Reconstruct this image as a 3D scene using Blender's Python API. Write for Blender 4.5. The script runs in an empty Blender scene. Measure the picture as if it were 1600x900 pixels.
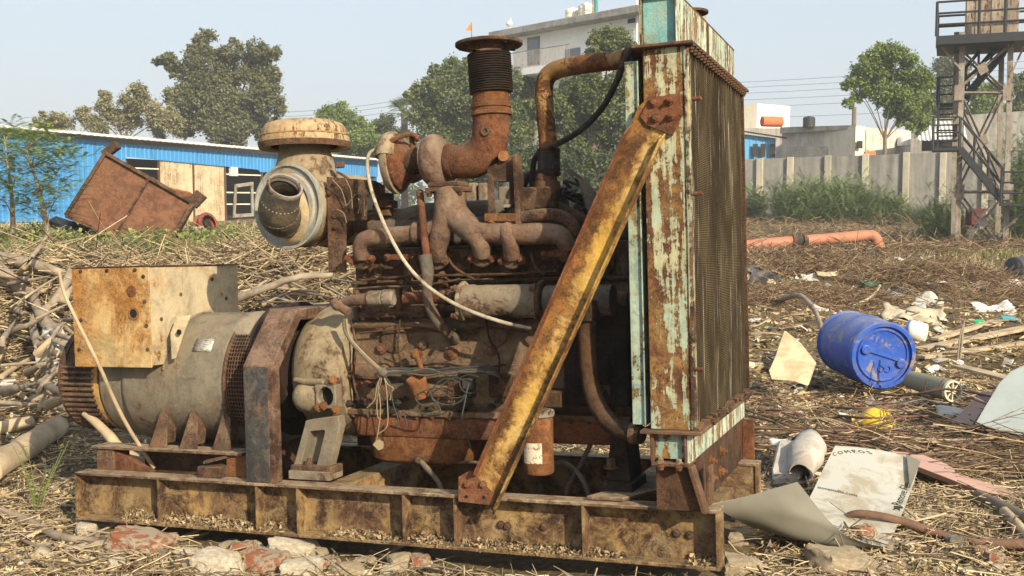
import bpy, bmesh, math, random
import numpy as np
from mathutils import Vector, Matrix, noise as mnoise
R = math.radians
rnd = random.Random(7)
# ------------------------------------------------------------------ camera, world, sun
S = bpy.context.scene
FPX = 1678.67; CAMH = 1.4; PITCH = 4.5
cd = bpy.data.cameras.new('camera'); cam = bpy.data.objects.new('camera', cd); S.collection.objects.link(cam)
cd.sensor_width = 36; cd.lens = FPX/1600*36; cd.clip_start = .05; cd.clip_end = 3000
cam.location = (0, 0, CAMH); cam.rotation_euler = (R(90-PITCH), 0, 0)
S.camera = cam
SUN_AZ = 32    # degrees to the right of straight behind the camera
SUN_EL = 28
world = bpy.data.worlds.new('World'); S.world = world; world.use_nodes = True
wn = world.node_tree; bg = wn.nodes['Background']
sky = wn.nodes.new('ShaderNodeTexSky'); sky.sky_type = 'NISHITA'; sky.sun_disc = False
sky.sun_elevation = R(SUN_EL); sky.sun_rotation = R(180-SUN_AZ)
sky.air_density = 1.2; sky.dust_density = 4.5; sky.ozone_density = 1.5; sky.altitude = 100
sky.dust_density = 6
hz_ = wn.nodes.new('ShaderNodeMix'); hz_.data_type = 'RGBA'; hz_.inputs[0].default_value = .62       # thick winter haze: the clear sky mixed with an even pale one
wn.links.new(sky.outputs[0], hz_.inputs[6]); hz_.inputs[7].default_value = (5.1, 5.8, 6.6, 1)
wn.links.new(hz_.outputs[2], bg.inputs[0]); bg.inputs[1].default_value = .105
sl = bpy.data.lights.new('sun', 'SUN'); sun = bpy.data.objects.new('sun', sl); S.collection.objects.link(sun)
sl.energy = 5.0; sl.angle = R(.6); sl.color = (1, .86, .63)
sdir = Vector((math.sin(R(SUN_AZ))*math.cos(R(SUN_EL)), -math.cos(R(SUN_AZ))*math.cos(R(SUN_EL)), math.sin(R(SUN_EL))))
sun.rotation_euler = sdir.to_track_quat('Z', 'Y').to_euler()
S.view_settings.view_transform = 'Standard'; S.view_settings.look = 'None'
S.view_settings.exposure = 0.66; S.view_settings.gamma = 1
S.cycles.max_bounces = 5; S.cycles.diffuse_bounces = 3; S.cycles.glossy_bounces = 2; S.cycles.transparent_max_bounces = 8
S.cycles.volume_bounces = 0

# ------------------------------------------------------------------ frames: photograph pixel -> point on a real plane
Mg = np.array([[.931, .3641, -.0255], [-.0157, -.03, -.9994], [-.3647, .9309, -.0223]])
u_, s_, v_ = np.linalg.svd(Mg); Mg = u_ @ v_
Cg = np.array([.6629, -3.4968, 1.0239])
p_ = R(PITCH)
Bw = np.array([[1, 0, 0], [0, -math.sin(p_), math.cos(p_)], [0, -math.cos(p_), -math.sin(p_)]])
def G(px, py, y=None, x=None, z=None):     # point in the generator's own frame, on the plane y (or x, z) = const
    r = Mg.T @ np.array([(px-800)/FPX, (py-450)/FPX, 1])
    t = (y-Cg[1])/r[1] if y is not None else (x-Cg[0])/r[0] if x is not None else (z-Cg[2])/r[2]
    return Vector(Cg + t*r)
def W(px, py, d):                          # point in the world, d metres in front of the camera along the ground
    r = Bw @ np.array([(px-800)/FPX, (py-450)/FPX, 1]); t = d/r[1]
    return Vector((r[0]*t, d, CAMH+r[2]*t))

# ------------------------------------------------------------------ mesh builder
class MB:
    def __init__(s): s.v = []; s.f = []
    def add(s, vs, fs):
        n = len(s.v); s.v += [tuple(v) for v in vs]; s.f += [tuple(i+n for i in f) for f in fs]; return s
    def box(s, a, b):
        (x0, y0, z0), (x1, y1, z1) = a, b
        return s.add([(x0,y0,z0),(x1,y0,z0),(x1,y1,z0),(x0,y1,z0),(x0,y0,z1),(x1,y0,z1),(x1,y1,z1),(x0,y1,z1)],
                     [(0,3,2,1),(4,5,6,7),(0,1,5,4),(1,2,6,5),(2,3,7,6),(3,0,4,7)])
    def obox(s, c, ax, ay, az):             # oriented box: centre and three half axes
        c, ax, ay, az = map(Vector, (c, ax, ay, az))
        vs = [c+ax*i+ay*j+az*k for k in (-1,1) for (i,j) in ((-1,-1),(1,-1),(1,1),(-1,1))]
        return s.add(vs, [(0,3,2,1),(4,5,6,7),(0,1,5,4),(1,2,6,5),(2,3,7,6),(3,0,4,7)])
    def bar(s, p, q, w, h, up=(0,0,1)):
        p, q = Vector(p), Vector(q); d = q-p; a = d.normalized(); up = Vector(up)
        if abs(a.dot(up)) > .98: up = Vector((0,1,0))
        sd = a.cross(up).normalized(); u = sd.cross(a)
        return s.obox((p+q)/2, d/2, sd*w/2, u*h/2)
    def prism(s, pts, off):                 # polygon (3d points) swept by a vector
        pts = [Vector(p) for p in pts]; off = Vector(off); n = len(pts)
        vs = pts + [p+off for p in pts]
        return s.add(vs, [tuple(range(n)), tuple(range(2*n-1, n-1, -1))] + [(i, (i+1)%n+0, (i+1)%n+n, i+n)[::-1] for i in range(n)])
    def ring(s, outer, inner, off):         # hollow frame between two polygons of equal count
        o = [Vector(p) for p in outer]; i_ = [Vector(p) for p in inner]; off = Vector(off); n = len(o)
        vs = o+i_+[p+off for p in o]+[p+off for p in i_]; fs = []
        for k in range(n):
            m = (k+1) % n
            fs += [(k,m,n+m,n+k), (2*n+k,3*n+k,3*n+m,2*n+m), (k,2*n+k,2*n+m,m), (n+k,n+m,3*n+m,3*n+k)]
        return s.add(vs, fs)
    def tube(s, path, r, n=12, caps=True, sm=4, hollow=0, flat=1.0):
        P = [Vector(p) for p in path]; rr = r if isinstance(r, (list, tuple)) else [r]*len(P)
        if sm > 1 and len(P) > 2:
            Q, RR = [], []
            for i in range(len(P)-1):
                a, b, c, d = P[max(i-1,0)], P[i], P[i+1], P[min(i+2,len(P)-1)]
                for k in range(sm):
                    t = k/sm
                    Q.append(.5*((2*b)+(c-a)*t+(2*a-5*b+4*c-d)*t*t+(3*b-a-3*c+d)*t**3)); RR.append(rr[i]*(1-t)+rr[i+1]*t)
            Q.append(P[-1]); RR.append(rr[-1]); P, rr = Q, RR
        vs, fs = [], []
        t0 = (P[1]-P[0]).normalized(); u = t0.orthogonal().normalized()
        for i, p in enumerate(P):
            t = (P[min(i+1,len(P)-1)]-P[max(i-1,0)])
            t = t.normalized() if t.length > 1e-9 else t0
            u = (u - t*u.dot(t)); u = u.normalized() if u.length > 1e-6 else t.orthogonal().normalized()
            w = t.cross(u)
            vs += [p+(u*math.cos(2*math.pi*k/n)+w*math.sin(2*math.pi*k/n)*flat)*rr[i] for k in range(n)]
        m = len(P)
        for i in range(m-1):
            for k in range(n):
                fs.append((i*n+k, i*n+(k+1)%n, (i+1)*n+(k+1)%n, (i+1)*n+k))
        if caps: fs += [tuple(range(n-1,-1,-1)), tuple((m-1)*n+k for k in range(n))]
        return s.add(vs, fs)
    def lathe(s, prof, c, ax, n=32, caps=True, a0=0, a1=360, ref=None):   # prof: [(distance along axis, radius)]
        c, ax = Vector(c), Vector(ax).normalized(); u = (Vector(ref) if ref else ax.orthogonal()).normalized(); w = ax.cross(u)
        full = abs(a1-a0-360) < 1e-6; k_ = n if full else n+1; vs = []; fs = []
        for (h, r) in prof:
            vs += [c+ax*h+(u*math.cos(R(a0+(a1-a0)*k/n))+w*math.sin(R(a0+(a1-a0)*k/n)))*r for k in range(k_)]
        for i in range(len(prof)-1):
            for k in range(n):
                fs.append((i*k_+k, i*k_+(k+1)%k_, (i+1)*k_+(k+1)%k_, (i+1)*k_+k))
        if caps and full: fs += [tuple(range(n-1,-1,-1)), tuple((len(prof)-1)*n+k for k in range(n))]
        return s.add(vs, fs)
    def bolt(s, p, nrm, r=.012, h=.012, shank=0):
        nrm = Vector(nrm).normalized()
        s.lathe([(-.004,r*1.45),(.003,r*1.45)], p, nrm, 12)
        s.lathe([(.003,r),(h*.85,r),(h,r*.8)], p, nrm, 6)
        if shank: s.lathe([(h,r*.55),(h+shank,r*.5)], p, nrm, 8)
        return s
    def grid(s, rows):
        n = len(rows[0]); vs = [v for r in rows for v in r]
        return s.add(vs, [(i*n+j, i*n+j+1, (i+1)*n+j+1, (i+1)*n+j) for i in range(len(rows)-1) for j in range(n-1)])
    def build(s, name, m, parent=None, bevel=0, smooth=38, solid=0, sub=0, wob=0, ws=8):
        me = bpy.data.meshes.new(name); me.from_pydata(s.v, [], s.f); me.update()
        bm = bmesh.new(); bm.from_mesh(me); bmesh.ops.recalc_face_normals(bm, faces=bm.faces); bm.to_mesh(me); bm.free()
        if wob:
            for v in me.vertices:
                v.co += Vector(mnoise.noise_vector(v.co*ws))*wob
        if smooth:
            me.polygons.foreach_set('use_smooth', [True]*len(me.polygons)); me.set_sharp_from_angle(angle=R(smooth))
        if m: me.materials.append(m)
        o = bpy.data.objects.new(name, me); S.collection.objects.link(o)
        if parent: o.parent = parent
        if sub:
            k = o.modifiers.new('sub', 'SUBSURF'); k.levels = sub; k.render_levels = sub
        if solid:
            k = o.modifiers.new('solid', 'SOLIDIFY'); k.thickness = solid; k.offset = 0
        if bevel:
            k = o.modifiers.new('bevel', 'BEVEL'); k.width = bevel; k.segments = 2; k.limit_method = 'ANGLE'; k.angle_limit = R(40); k.use_clamp_overlap = True
        return o
def npmesh(name, V, Fs, m, parent=None, smooth=False):      # numpy quads or triangles
    me = bpy.data.meshes.new(name); V = np.asarray(V, np.float32); Fs = np.asarray(Fs, np.int32); k = Fs.shape[1]
    me.vertices.add(len(V)); me.vertices.foreach_set('co', V.ravel())
    me.loops.add(Fs.size); me.loops.foreach_set('vertex_index', Fs.ravel())
    me.polygons.add(len(Fs)); me.polygons.foreach_set('loop_start', np.arange(0, Fs.size, k, dtype=np.int32))
    me.update(calc_edges=True)
    if smooth: me.polygons.foreach_set('use_smooth', np.ones(len(Fs), bool))
    if m: me.materials.append(m)
    o = bpy.data.objects.new(name, me); S.collection.objects.link(o)
    if parent: o.parent = parent
    return o
def empty(name, loc=(0,0,0), rz=0):
    o = bpy.data.objects.new(name, None); S.collection.objects.link(o); o.location = loc; o.rotation_euler = (0,0,rz); o.empty_display_size = .1; return o
def tag(o, label=None, cat=None, group=None, kind=None):
    if label: o['label'] = label
    if cat: o['category'] = cat
    if group: o['group'] = group
    if kind: o['kind'] = kind
    return o

# ------------------------------------------------------------------ materials
class NT:
    def __init__(s, name):
        s.m = bpy.data.materials.new(name); s.m.use_nodes = True; s.t = s.m.node_tree; s.b = s.t.nodes['Principled BSDF']
        s.tc = s.n('TexCoord'); s.co = s.tc.outputs['Object']
    def n(s, kind, **kw):
        o = s.t.nodes.new('ShaderNode'+kind)
        for k, v in kw.items(): setattr(o, k, v)
        return o
    def l(s, a, b): s.t.links.new(a, b)
    def mp(s, sc=(1,1,1), loc=(0,0,0), co=None, rot=(0,0,0)):
        k = s.n('Mapping'); s.l(co or s.co, k.inputs[0]); k.inputs['Scale'].default_value = sc; k.inputs['Location'].default_value = loc; k.inputs['Rotation'].default_value = rot; return k.outputs[0]
    def noise(s, scale, det=6, rough=.6, dist=0, co=None):
        k = s.n('TexNoise'); s.l(co or s.co, k.inputs['Vector']); k.inputs['Scale'].default_value = scale
        k.inputs['Detail'].default_value = det; k.inputs['Roughness'].default_value = rough; k.inputs['Distortion'].default_value = dist; return k.outputs[0]
    def ramp(s, f, stops, interp='LINEAR'):
        k = s.n('ValToRGB'); k.color_ramp.interpolation = interp; e = k.color_ramp.elements
        while len(e) < len(stops): e.new(.5)
        for i, (p, c) in enumerate(stops):
            e[i].position = p; e[i].color = (*c, 1) if isinstance(c, tuple) else (c, c, c, 1)
        s.l(f, k.inputs[0]); return k.outputs[0]
    def mix(s, f, a, b, bt='MIX'):
        k = s.n('Mix', data_type='RGBA', blend_type=bt)
        for i, x in ((0, f), (6, a), (7, b)):
            if hasattr(x, 'is_output'): s.l(x, k.inputs[i])
            elif isinstance(x, (int, float)): k.inputs[i].default_value = x
            else: k.inputs[i].default_value = (*x, 1)
        return k.outputs[2]
    def math(s, op, a, b=0, c=0):
        k = s.n('Math', operation=op)
        for i, x in enumerate((a, b, c)):
            if hasattr(x, 'is_output'): s.l(x, k.inputs[i])
            else: k.inputs[i].default_value = x
        return k.outputs[0]
    def fin(s, col, rough=.8, bump=None, bs=.3, bd=.01, spec=.3, metal=0):
        for x, k in ((col, 'Base Color'), (rough, 'Roughness'), (spec, 'Specular IOR Level'), (metal, 'Metallic')):
            if hasattr(x, 'is_output'): s.l(x, s.b.inputs[k])
            elif isinstance(x, (int, float)): s.b.inputs[k].default_value = x
            else: s.b.inputs[k].default_value = (*x, 1)
        if bump is not None:
            k = s.n('Bump'); k.inputs['Strength'].default_value = bs; k.inputs['Distance'].default_value = bd
            s.l(bump, k.inputs['Height']); s.l(k.outputs[0], s.b.inputs['Normal'])
        return s.m
RD, RM, RO = (.017,.011,.008), (.080,.045,.031), (.17,.088,.053)
def metal(name, p1, p2=None, rust=.5, sc=5, streak=.0, dust=.35, dustc=(.30,.225,.14), rd=RD, rm=RM, ro=RO, seed=0, soft=.05, rough=.6, fine=.5, spec=.18, edge=None):
    """painted or bare metal: paint in two shades, rust in patches with crisp flaking edges, settled dust on upward faces"""
    s = NT(name); p2 = p2 or tuple(c*.75 for c in p1)
    co = s.mp(loc=(seed*3.1, seed*1.7, seed*.9))
    n1 = s.noise(sc, 12, .72, .45, co); n2 = s.noise(sc*9, 8, .75, .1, co); n3 = s.noise(sc*.55, 5, .6, .3, s.mp(loc=(5+seed,2,1)))
    f = n1
    if streak:
        st = s.noise(sc*1.0, 9, .7, .25, s.mp(sc=(9,9,.7), loc=(seed,0,0)))
        f = s.mix(streak, n1, st)
    f = s.math('ADD', f, s.math('MULTIPLY', s.math('SUBTRACT', n2, .5), .34))
    if edge:                                # wear that grows from the middle of a bar towards its two edges
        dt = s.n('VectorMath', operation='DOT_PRODUCT'); s.l(s.co, dt.inputs[0]); dt.inputs[1].default_value = tuple(edge[1])
        d_ = s.math('ABSOLUTE', s.math('DIVIDE', s.math('SUBTRACT', dt.outputs['Value'], Vector(edge[0]).dot(Vector(edge[1]))), edge[2]))
        f = s.math('ADD', f, s.math('MULTIPLY', s.math('SUBTRACT', s.math('POWER', d_, 2), .38), edge[3]))
    t = .5+(.5-rust)*.42; soft = soft*.38
    mask = s.ramp(f, [(max(t-soft,0), 0.0), (min(t+soft,1), 1.0)])
    rn = s.noise(sc*3.2, 12, .8, .35, co)
    rust_c = s.ramp(rn, [(.33, rd), (.47, rm), (.56, tuple((a+b)*.5 for a,b in zip(rm,ro))), (.68, ro), (.78, tuple(min(1,a*1.5+.03) for a in ro))])
    big = s.noise(sc*.8, 7, .68, .5, s.mp(loc=(seed*.7,8,2)))
    rust_c = s.mix(s.ramp(big, [(.44, .85), (.53, .0)]), rust_c, tuple(a*.75+b*.25 for a,b in zip(rd,rm)))
    rust_c = s.mix(s.ramp(n3, [(.52, .0), (.66, .7)]), rust_c, ro)
    paint = s.mix(s.ramp(n3, [(.42,0.0),(.58,1.0)]), p1, p2)
    stain = s.ramp(f, [(max(t-.13,0), 0.0), (max(t-soft,0.01), .8)])
    paint = s.mix(stain, paint, tuple(.35*a+.65*b for a,b in zip(paint_mid(p1,p2), ro)))
    run = s.noise(sc*1.6, 6, .65, .1, s.mp(sc=(6,6,.45), loc=(seed,3,5)))
    paint = s.mix(s.ramp(run, [(.56,0.0),(.66,.42)]), paint, tuple(.6*a for a in paint_mid(p1,ro)))
    grime = s.ramp(s.noise(sc*2.2, 11, .78, .6, s.mp(loc=(1,7,seed))), [(.48,0.0),(.62,.6)])
    paint = s.mix(grime, paint, tuple(c*.42 for c in p1))
    c = s.mix(mask, paint, rust_c)
    g = s.n('NewGeometry'); sp = s.n('SeparateXYZ'); s.l(g.outputs['Normal'], sp.inputs[0])
    up = s.ramp(sp.outputs[2], [(.25,0.0),(.9,1.0)])
    dn = s.ramp(s.noise(sc*2.2, 11, .8, .2, s.mp(loc=(9,seed,3))), [(.42,0.1),(.56,1.0)])
    c = s.mix(s.math('MULTIPLY', s.math('MULTIPLY', up, dn), dust), c, dustc)
    c = s.mix(s.math('MULTIPLY', s.ramp(s.noise(sc*1.3, 11, .78, .6, s.mp(loc=(2,4,seed+6))), [(.50,0.0),(.60,1.0)]), dust*.75), c, dustc)
    n5 = s.noise(sc*26, 5, .8, .3, s.mp(loc=(3,seed,8)))
    pm = s.math('ADD', s.math('MULTIPLY', mask, .8), .2)
    c = s.mix(s.math('MULTIPLY', pm, s.ramp(n5, [(.36,.9),(.46,.0)])), c, tuple(x*.35 for x in rd))
    c = s.mix(s.ramp(n5, [(.58,.0),(.70,.38)]), c, tuple(min(1,x*1.25) for x in dustc))
    b = s.math('ADD', s.math('ADD', s.math('MULTIPLY', mask, -.5), s.math('MULTIPLY', rn, .8)), s.math('MULTIPLY', s.noise(sc*16, 7, .78, 0, co), fine))
    return s.fin(c, s.ramp(mask, [(0,rough),(1,.95)]), b, .9, .008, spec)
def paint_mid(a, b): return tuple((x+y)/2 for x, y in zip(a, b))
M = {}
M['skid'] = metal('skid_steel', (.36,.235,.085), (.22,.155,.075), rust=.46, sc=8, dust=.9, dustc=(.34,.25,.135), soft=.16)
M['skidflat'] = metal('dusty_flange_steel', (.20,.14,.09), (.16,.10,.06), rust=.42, sc=7, dust=1, dustc=(.38,.295,.20), soft=.2)
M['rust'] = metal('rust_heavy', (.13,.06,.035), rust=.85, sc=5, dust=.3, soft=.2)
M['rustred'] = metal('rust_red_brown', (.16,.07,.04), rust=.8, sc=7, dust=.22, rd=(.05,.02,.012), rm=(.15,.055,.027), ro=(.23,.10,.052), soft=.2, seed=2)
M['rustdark'] = metal('rust_dark', (.055,.035,.026), rust=.6, sc=6, dust=.15, rd=(.018,.012,.009), rm=(.055,.03,.018), ro=(.13,.06,.03), soft=.2, seed=4)
M['block'] = metal('engine_cast_iron', (.19,.13,.082), (.13,.085,.054), rust=.45, sc=6, dust=.8, dustc=(.26,.175,.10), rd=(.022,.016,.012), rm=(.085,.056,.037), ro=(.165,.10,.058), soft=.2, seed=1)
M['head'] = metal('cylinder_head_iron', (.06,.046,.036), (.042,.032,.025), rust=.5, sc=7, dust=.4, rd=(.016,.012,.01), rm=(.05,.028,.018), ro=(.13,.06,.03), soft=.2, seed=3)
M['manifold'] = metal('manifold_iron', (.19,.135,.105), (.12,.085,.068), rust=.4, sc=6, dust=.35, rd=(.045,.03,.025), rm=(.12,.07,.05), ro=(.23,.125,.075), soft=.2, seed=5)
M['tan'] = metal('olive_tan_paint', (.32,.265,.17), (.25,.21,.14), rust=.28, sc=4, dust=.5, dustc=(.36,.29,.18), soft=.09, seed=6)
M['tangrey'] = metal('grey_tan_paint', (.235,.205,.15), (.18,.155,.115), rust=.2, sc=4, dust=.5, dustc=(.31,.26,.18), soft=.1, seed=8)
M['cream'] = metal('cream_box_paint', (.46,.39,.26), (.40,.33,.21), rust=.2, sc=4.0, dust=.15, rm=(.20,.09,.03), ro=(.42,.20,.06), soft=.06, seed=9)
M['creamrust'] = metal('cream_panel_rusted', (.50,.38,.19), (.48,.29,.10), rust=.44, sc=3.6, dust=.1, rd=(.16,.07,.02), rm=(.30,.14,.04), ro=(.46,.24,.08), soft=.15, seed=11)
M['mint'] = metal('mint_paint_flaking', (.47,.50,.33), (.26,.45,.42), rust=.53, sc=4.2, streak=.62, dust=.06, rd=(.05,.022,.014), rm=(.115,.045,.025), ro=(.34,.20,.06), soft=.02, seed=12, fine=.3)
M['minttank'] = metal('mint_tank_paint', (.26,.46,.42), (.15,.38,.40), rust=.38, sc=5, streak=.3, dust=.05, rd=(.05,.022,.014), rm=(.13,.05,.025), ro=(.36,.2,.05), soft=.03, seed=13, fine=.3)
M['mintband'] = metal('pale_mint_streaked', (.50,.62,.52), (.33,.55,.50), rust=.43, sc=5, streak=.8, dust=.15, rd=(.08,.035,.02), rm=(.17,.07,.035), ro=(.42,.26,.09), soft=.03, seed=14, fine=.3)
M['turq'] = metal('turquoise_paint', (.12,.36,.43), (.34,.46,.38), rust=.38, sc=4, streak=.3, dust=.05, soft=.03, seed=15, ro=(.4,.28,.1))
M['creamstrip'] = metal('cream_strip', (.50,.42,.22), (.34,.42,.32), rust=.48, sc=6, streak=.6, dust=.1, soft=.03, seed=16)
M['yellow'] = metal('yellow_brace_paint', (.56,.33,.05), (.58,.46,.23), rust=.50, sc=5, dust=.12, rd=(.05,.024,.012), rm=(.15,.07,.028), ro=(.36,.20,.06), soft=.12, seed=17)
M['greyblue'] = metal('grey_white_paint', (.35,.355,.32), (.28,.285,.255), rust=.2, sc=4, dust=.45, dustc=(.42,.34,.2), soft=.1, seed=31)
M['rubberdust'] = metal('dusty_rubber', (.10,.09,.07), (.05,.045,.04), rust=.05, sc=7, dust=.6, dustc=(.27,.21,.13), seed=32)
M['capcream'] = metal('cream_cap_paint', (.46,.38,.24), (.42,.32,.18), rust=.36, sc=7, streak=.6, dust=.2, rd=(.09,.04,.02), rm=(.2,.09,.04), ro=(.36,.19,.08), soft=.08, seed=33)
M['rubber'] = metal('old_rubber', (.030,.029,.028), (.045,.04,.035), rust=.02, sc=9, dust=.4, dustc=(.16,.13,.10), seed=18, rough=.8)
M['oily'] = metal('oily_black', (.010,.009,.008), (.018,.015,.012), rust=.3, sc=7, dust=.2, dustc=(.09,.07,.05), rd=(.012,.009,.007), rm=(.03,.018,.012), ro=(.07,.035,.02), seed=19)
M['hose'] = metal('grey_hose', (.12,.105,.085), (.09,.08,.07), rust=.1, sc=8, dust=.4, seed=20, soft=.2)
M['orangerust'] = metal('orange_rust', (.24,.10,.035), rust=.75, sc=8, dust=.12, rd=(.09,.035,.014), rm=(.17,.07,.03), ro=(.29,.135,.055), soft=.25, seed=21)
M['pipeyel'] = metal('pipe_yellow_rust', (.34,.22,.08), (.28,.17,.06), rust=.62, sc=8, dust=.1, rd=(.05,.022,.012), rm=(.13,.055,.026), ro=(.28,.12,.05), soft=.05, seed=22)
M['arch'] = metal('arch_black_paint', (.045,.045,.045), (.035,.032,.03), rust=.40, sc=7, dust=.45, dustc=(.30,.19,.12), soft=.07, seed=23, rm=(.13,.055,.03), ro=(.25,.11,.05))
M['archface'] = metal('arch_post_black', (.05,.055,.058), (.035,.035,.035), rust=.16, sc=8, streak=.4, dust=.35, dustc=(.30,.22,.15), soft=.06, seed=29)
M['arch'] = metal('arch_top_rust', (.17,.10,.075), (.12,.075,.055), rust=.6, sc=6, dust=.6, dustc=(.32,.22,.16), soft=.2, seed=23)
M['creampanel'] = metal('cream_steel_panel', (.55,.45,.30), (.50,.40,.25), rust=.22, sc=1.2, streak=.5, dust=.1, soft=.12, seed=34)
M['steel'] = metal('bright_worn_steel', (.33,.31,.27), (.25,.22,.18), rust=.3, sc=10, dust=.2, seed=24)
M['whitetube'] = metal('cream_hose', (.50,.45,.35), (.36,.30,.21), rust=.1, sc=12, dust=.15, soft=.15, seed=25)
def plain(name, c, rough=.8, var=.25, sc=8, bs=.2, spec=.3, c2=None):
    s = NT(name); n = s.noise(sc, 8, .65, .2)
    c2 = c2 or tuple(x*(1-var) for x in c)
    return s.fin(s.mix(s.ramp(n, [(.35,0.0),(.65,1.0)]), c, c2), rough, s.noise(sc*8, 5, .6), bs, .004, spec)
M['black'] = plain('black_recess', (.012,.011,.010))
M['wire_green'] = plain('green_wire', (.045,.065,.052)); M['wire_tan'] = plain('pale_wire', (.27,.21,.13)); M['cooler'] = metal('cooler_dull_paint', (.19,.165,.12), (.14,.12,.085), rust=.3, sc=5, dust=.5, dustc=(.27,.22,.15), seed=71); M['wire_dark'] = plain('dark_wire', (.05,.045,.04))
def core_mat():
    s = NT('radiator_core_fins'); sp = s.n('SeparateXYZ'); s.l(s.co, sp.inputs[0]); y, z = sp.outputs[1], sp.outputs[2]
    dist = s.math('MULTIPLY', s.math('SUBTRACT', s.noise(7, 4, .6, 0), .5), .010)
    a = s.math('SINE', s.math('MULTIPLY', s.math('ADD', z, dist), 2*math.pi/.0062)); b = s.math('SINE', s.math('MULTIPLY', s.math('ADD', y, dist), 2*math.pi/.0105))
    h = s.math('MULTIPLY', s.math('ADD', s.math('MULTIPLY', a, .5), .5), s.math('ADD', s.math('MULTIPLY', b, .3), .7))
    n = s.noise(6, 8, .65, .3, s.mp(sc=(1,1,.5))); st = s.noise(5, 7, .7, .2, s.mp(sc=(1,11,.55)))
    base = s.ramp(n, [(.38,(.040,.029,.016)),(.5,(.085,.062,.034)),(.60,(.155,.118,.066))])
    c = s.mix(h, tuple([.022,.017,.011]), base)
    c = s.mix(s.ramp(st, [(.60,0.0),(.67,.85)]), c, (.40,.37,.29))
    c = s.mix(s.ramp(s.noise(14,6,.7,0,s.mp(sc=(1,3,1))), [(.6,0.0),(.72,.8)]), c, (.1,.045,.02))
    return s.fin(c, .9, h, .6, .004, .05)
M['core'] = core_mat()
# ================================================================== THE GENERATOR SET (built in its own frame)
gen = empty('generator_set')
Rm = Matrix((Bw @ Mg).tolist()).to_4x4()
gen.matrix_world = Matrix.Translation(Vector((0,0,CAMH)) + Vector(Bw @ Mg @ (-Cg))) @ Rm
tag(gen, 'rusty derelict diesel generator set on a steel skid, engine, alternator and mint radiator', 'generator')
L = 2.69; WD = .92
# ---- skid frame
m = MB()
for (ya, yb, wy) in ((0, .075, .066), (WD, WD-.075, WD-.066)):
    sgn = 1 if yb > ya else -1
    m.box((-L, min(ya,yb), 0), (0, max(ya,yb), .012)); 
    m.box((-L, min(wy, wy+sgn*.008), .012), (0, max(wy, wy+sgn*.008), .188))
skid = m.build('skid_frame', M['skid'], gen, bevel=.002)
for ya, yb in ((-.002, .080), (WD-.08, WD+.002)):
    n = 40; mm = MB().box((-L-.003, ya, .188), (.003, yb, .201))
    mm.build('top_flange', M['skidflat'], skid, bevel=.003)
for px in (122, 250, 403, 467, 632, 712, 912):
    x = G(px, 800, y=.01).x
    MB().box((x-.006, .002, .012), (x+.004, .066, .188)).build('stiffener', M['skid'], skid, bevel=.001)
MB().box((-.012, -.001, .0), (.0, .08, .188)).build('end_plate', M['skid'], skid, bevel=.001)
MB().box((-.012, WD-.08, .0), (.0, WD+.001, .188)).build('end_plate', M['skid'], skid, bevel=.001)
for x0, x1, z1 in ((-2.66,-2.58,.14), (-2.3,-2.22,.14), (-1.56,-1.46,.185), (-.42,-.34,.185), (-.16,-.10,.10)):
    MB().box((x0, .074, .03), (x1, WD-.074, z1)).build('cross_member', M['skid'], skid, bevel=.003)
for px, py in ((1057,833), (1078,836), (850,823), (783,820), (793,822)):
    p = G(px, py, y=.066); MB().bolt(p, (0,-1,0), .011, .012).build('bolt', M['rust'], skid)
# settled crumbs on the lower flange
V=[];Fq=[]
rr_ = np.random.RandomState(3)
for i in range(5200):
    x=-L+rr_.rand()*L
    if math.sin(x*5.3)+math.sin(x*13.1+1)*.7+.9*rr_.rand() < -.1: continue
    x=x; y=rr_.rand()*.062+.002; z=.012+rr_.rand()*.022*(y/.06)*(1.6 if x<-1.9 else 1); a=rr_.rand(3)*.007+.002
    d=rr_.randn(3,3)*a[:,None]; k=len(V); c=np.array([x,y,z]); V+=[c+d[0],c+d[1],c-d[0]*.8,c+d[2]]; Fq+=[(k,k+1,k+2,k+3)]
s = NT('dry_crumbs'); g = s.n('NewGeometry')
M['crumb'] = s.fin(s.ramp(g.outputs['Random Per Island'], [(0,(.10,.07,.04)),(.5,(.25,.18,.10)),(1,(.42,.32,.19))]), .9)
c_ = npmesh('dry_leaf_crumbs', V, Fq, M['crumb'], skid); 
# ---- radiator
RX0, RX1 = -.207, -.068; RY0, RY1 = -.06, 1.03; ZB, ZT = .47, 1.712
rad = empty('radiator'); rad.parent = gen
MB().box((RX0+.02, RY0+.03, ZB), (-.064, RY1-.03, ZT)).build('core', M['core'], rad)
m = MB(); m.box((RX0, RY0, ZB), (RX1, RY0+.012, ZT)).box((RX0, RY0+.012, ZB), (RX0+.012, RY0+.05, ZT))
m.build('side_channel', M['mint'], rad, bevel=.003, wob=.002, ws=3)
MB().box((RX1-.004, RY0-.006, ZB+.003), (RX1+.014, RY0+.012, ZT-.003)).build('edge_strip', M['creamstrip'], rad, bevel=.003)
MB().box((RX1, RY0+.012, ZB), (RX1+.012, RY0+.032, ZT)).build('edge_strip', M['creamstrip'], rad, bevel=.002)
MB().box((RX0, RY1-.012, ZB), (RX1+.013, RY1, ZT)).build('side_channel', M['rustdark'], rad, bevel=.003)
m = MB().box((-.275, -.035, ZB+.01), (-.232, -.029, ZT-.03)).box((-.275,-.029,ZB+.01),(-.269,.04,ZT-.03)).box((-.232,-.045,ZB+.01),(-.226,.04,ZT-.03))
m.build('inner_channel', M['turq'], rad, bevel=.002)
m = MB().box((-.238, -.09, ZT), (-.036, 1.05, ZT+.011)); m.build('top_flange', M['rust'], rad, bevel=.003, wob=.002)
m = MB().box((-.238, -.09, ZB-.012), (-.036, 1.05, ZB)); m.build('bottom_flange', M['rust'], rad, bevel=.003, wob=.002)
proto = None
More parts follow.
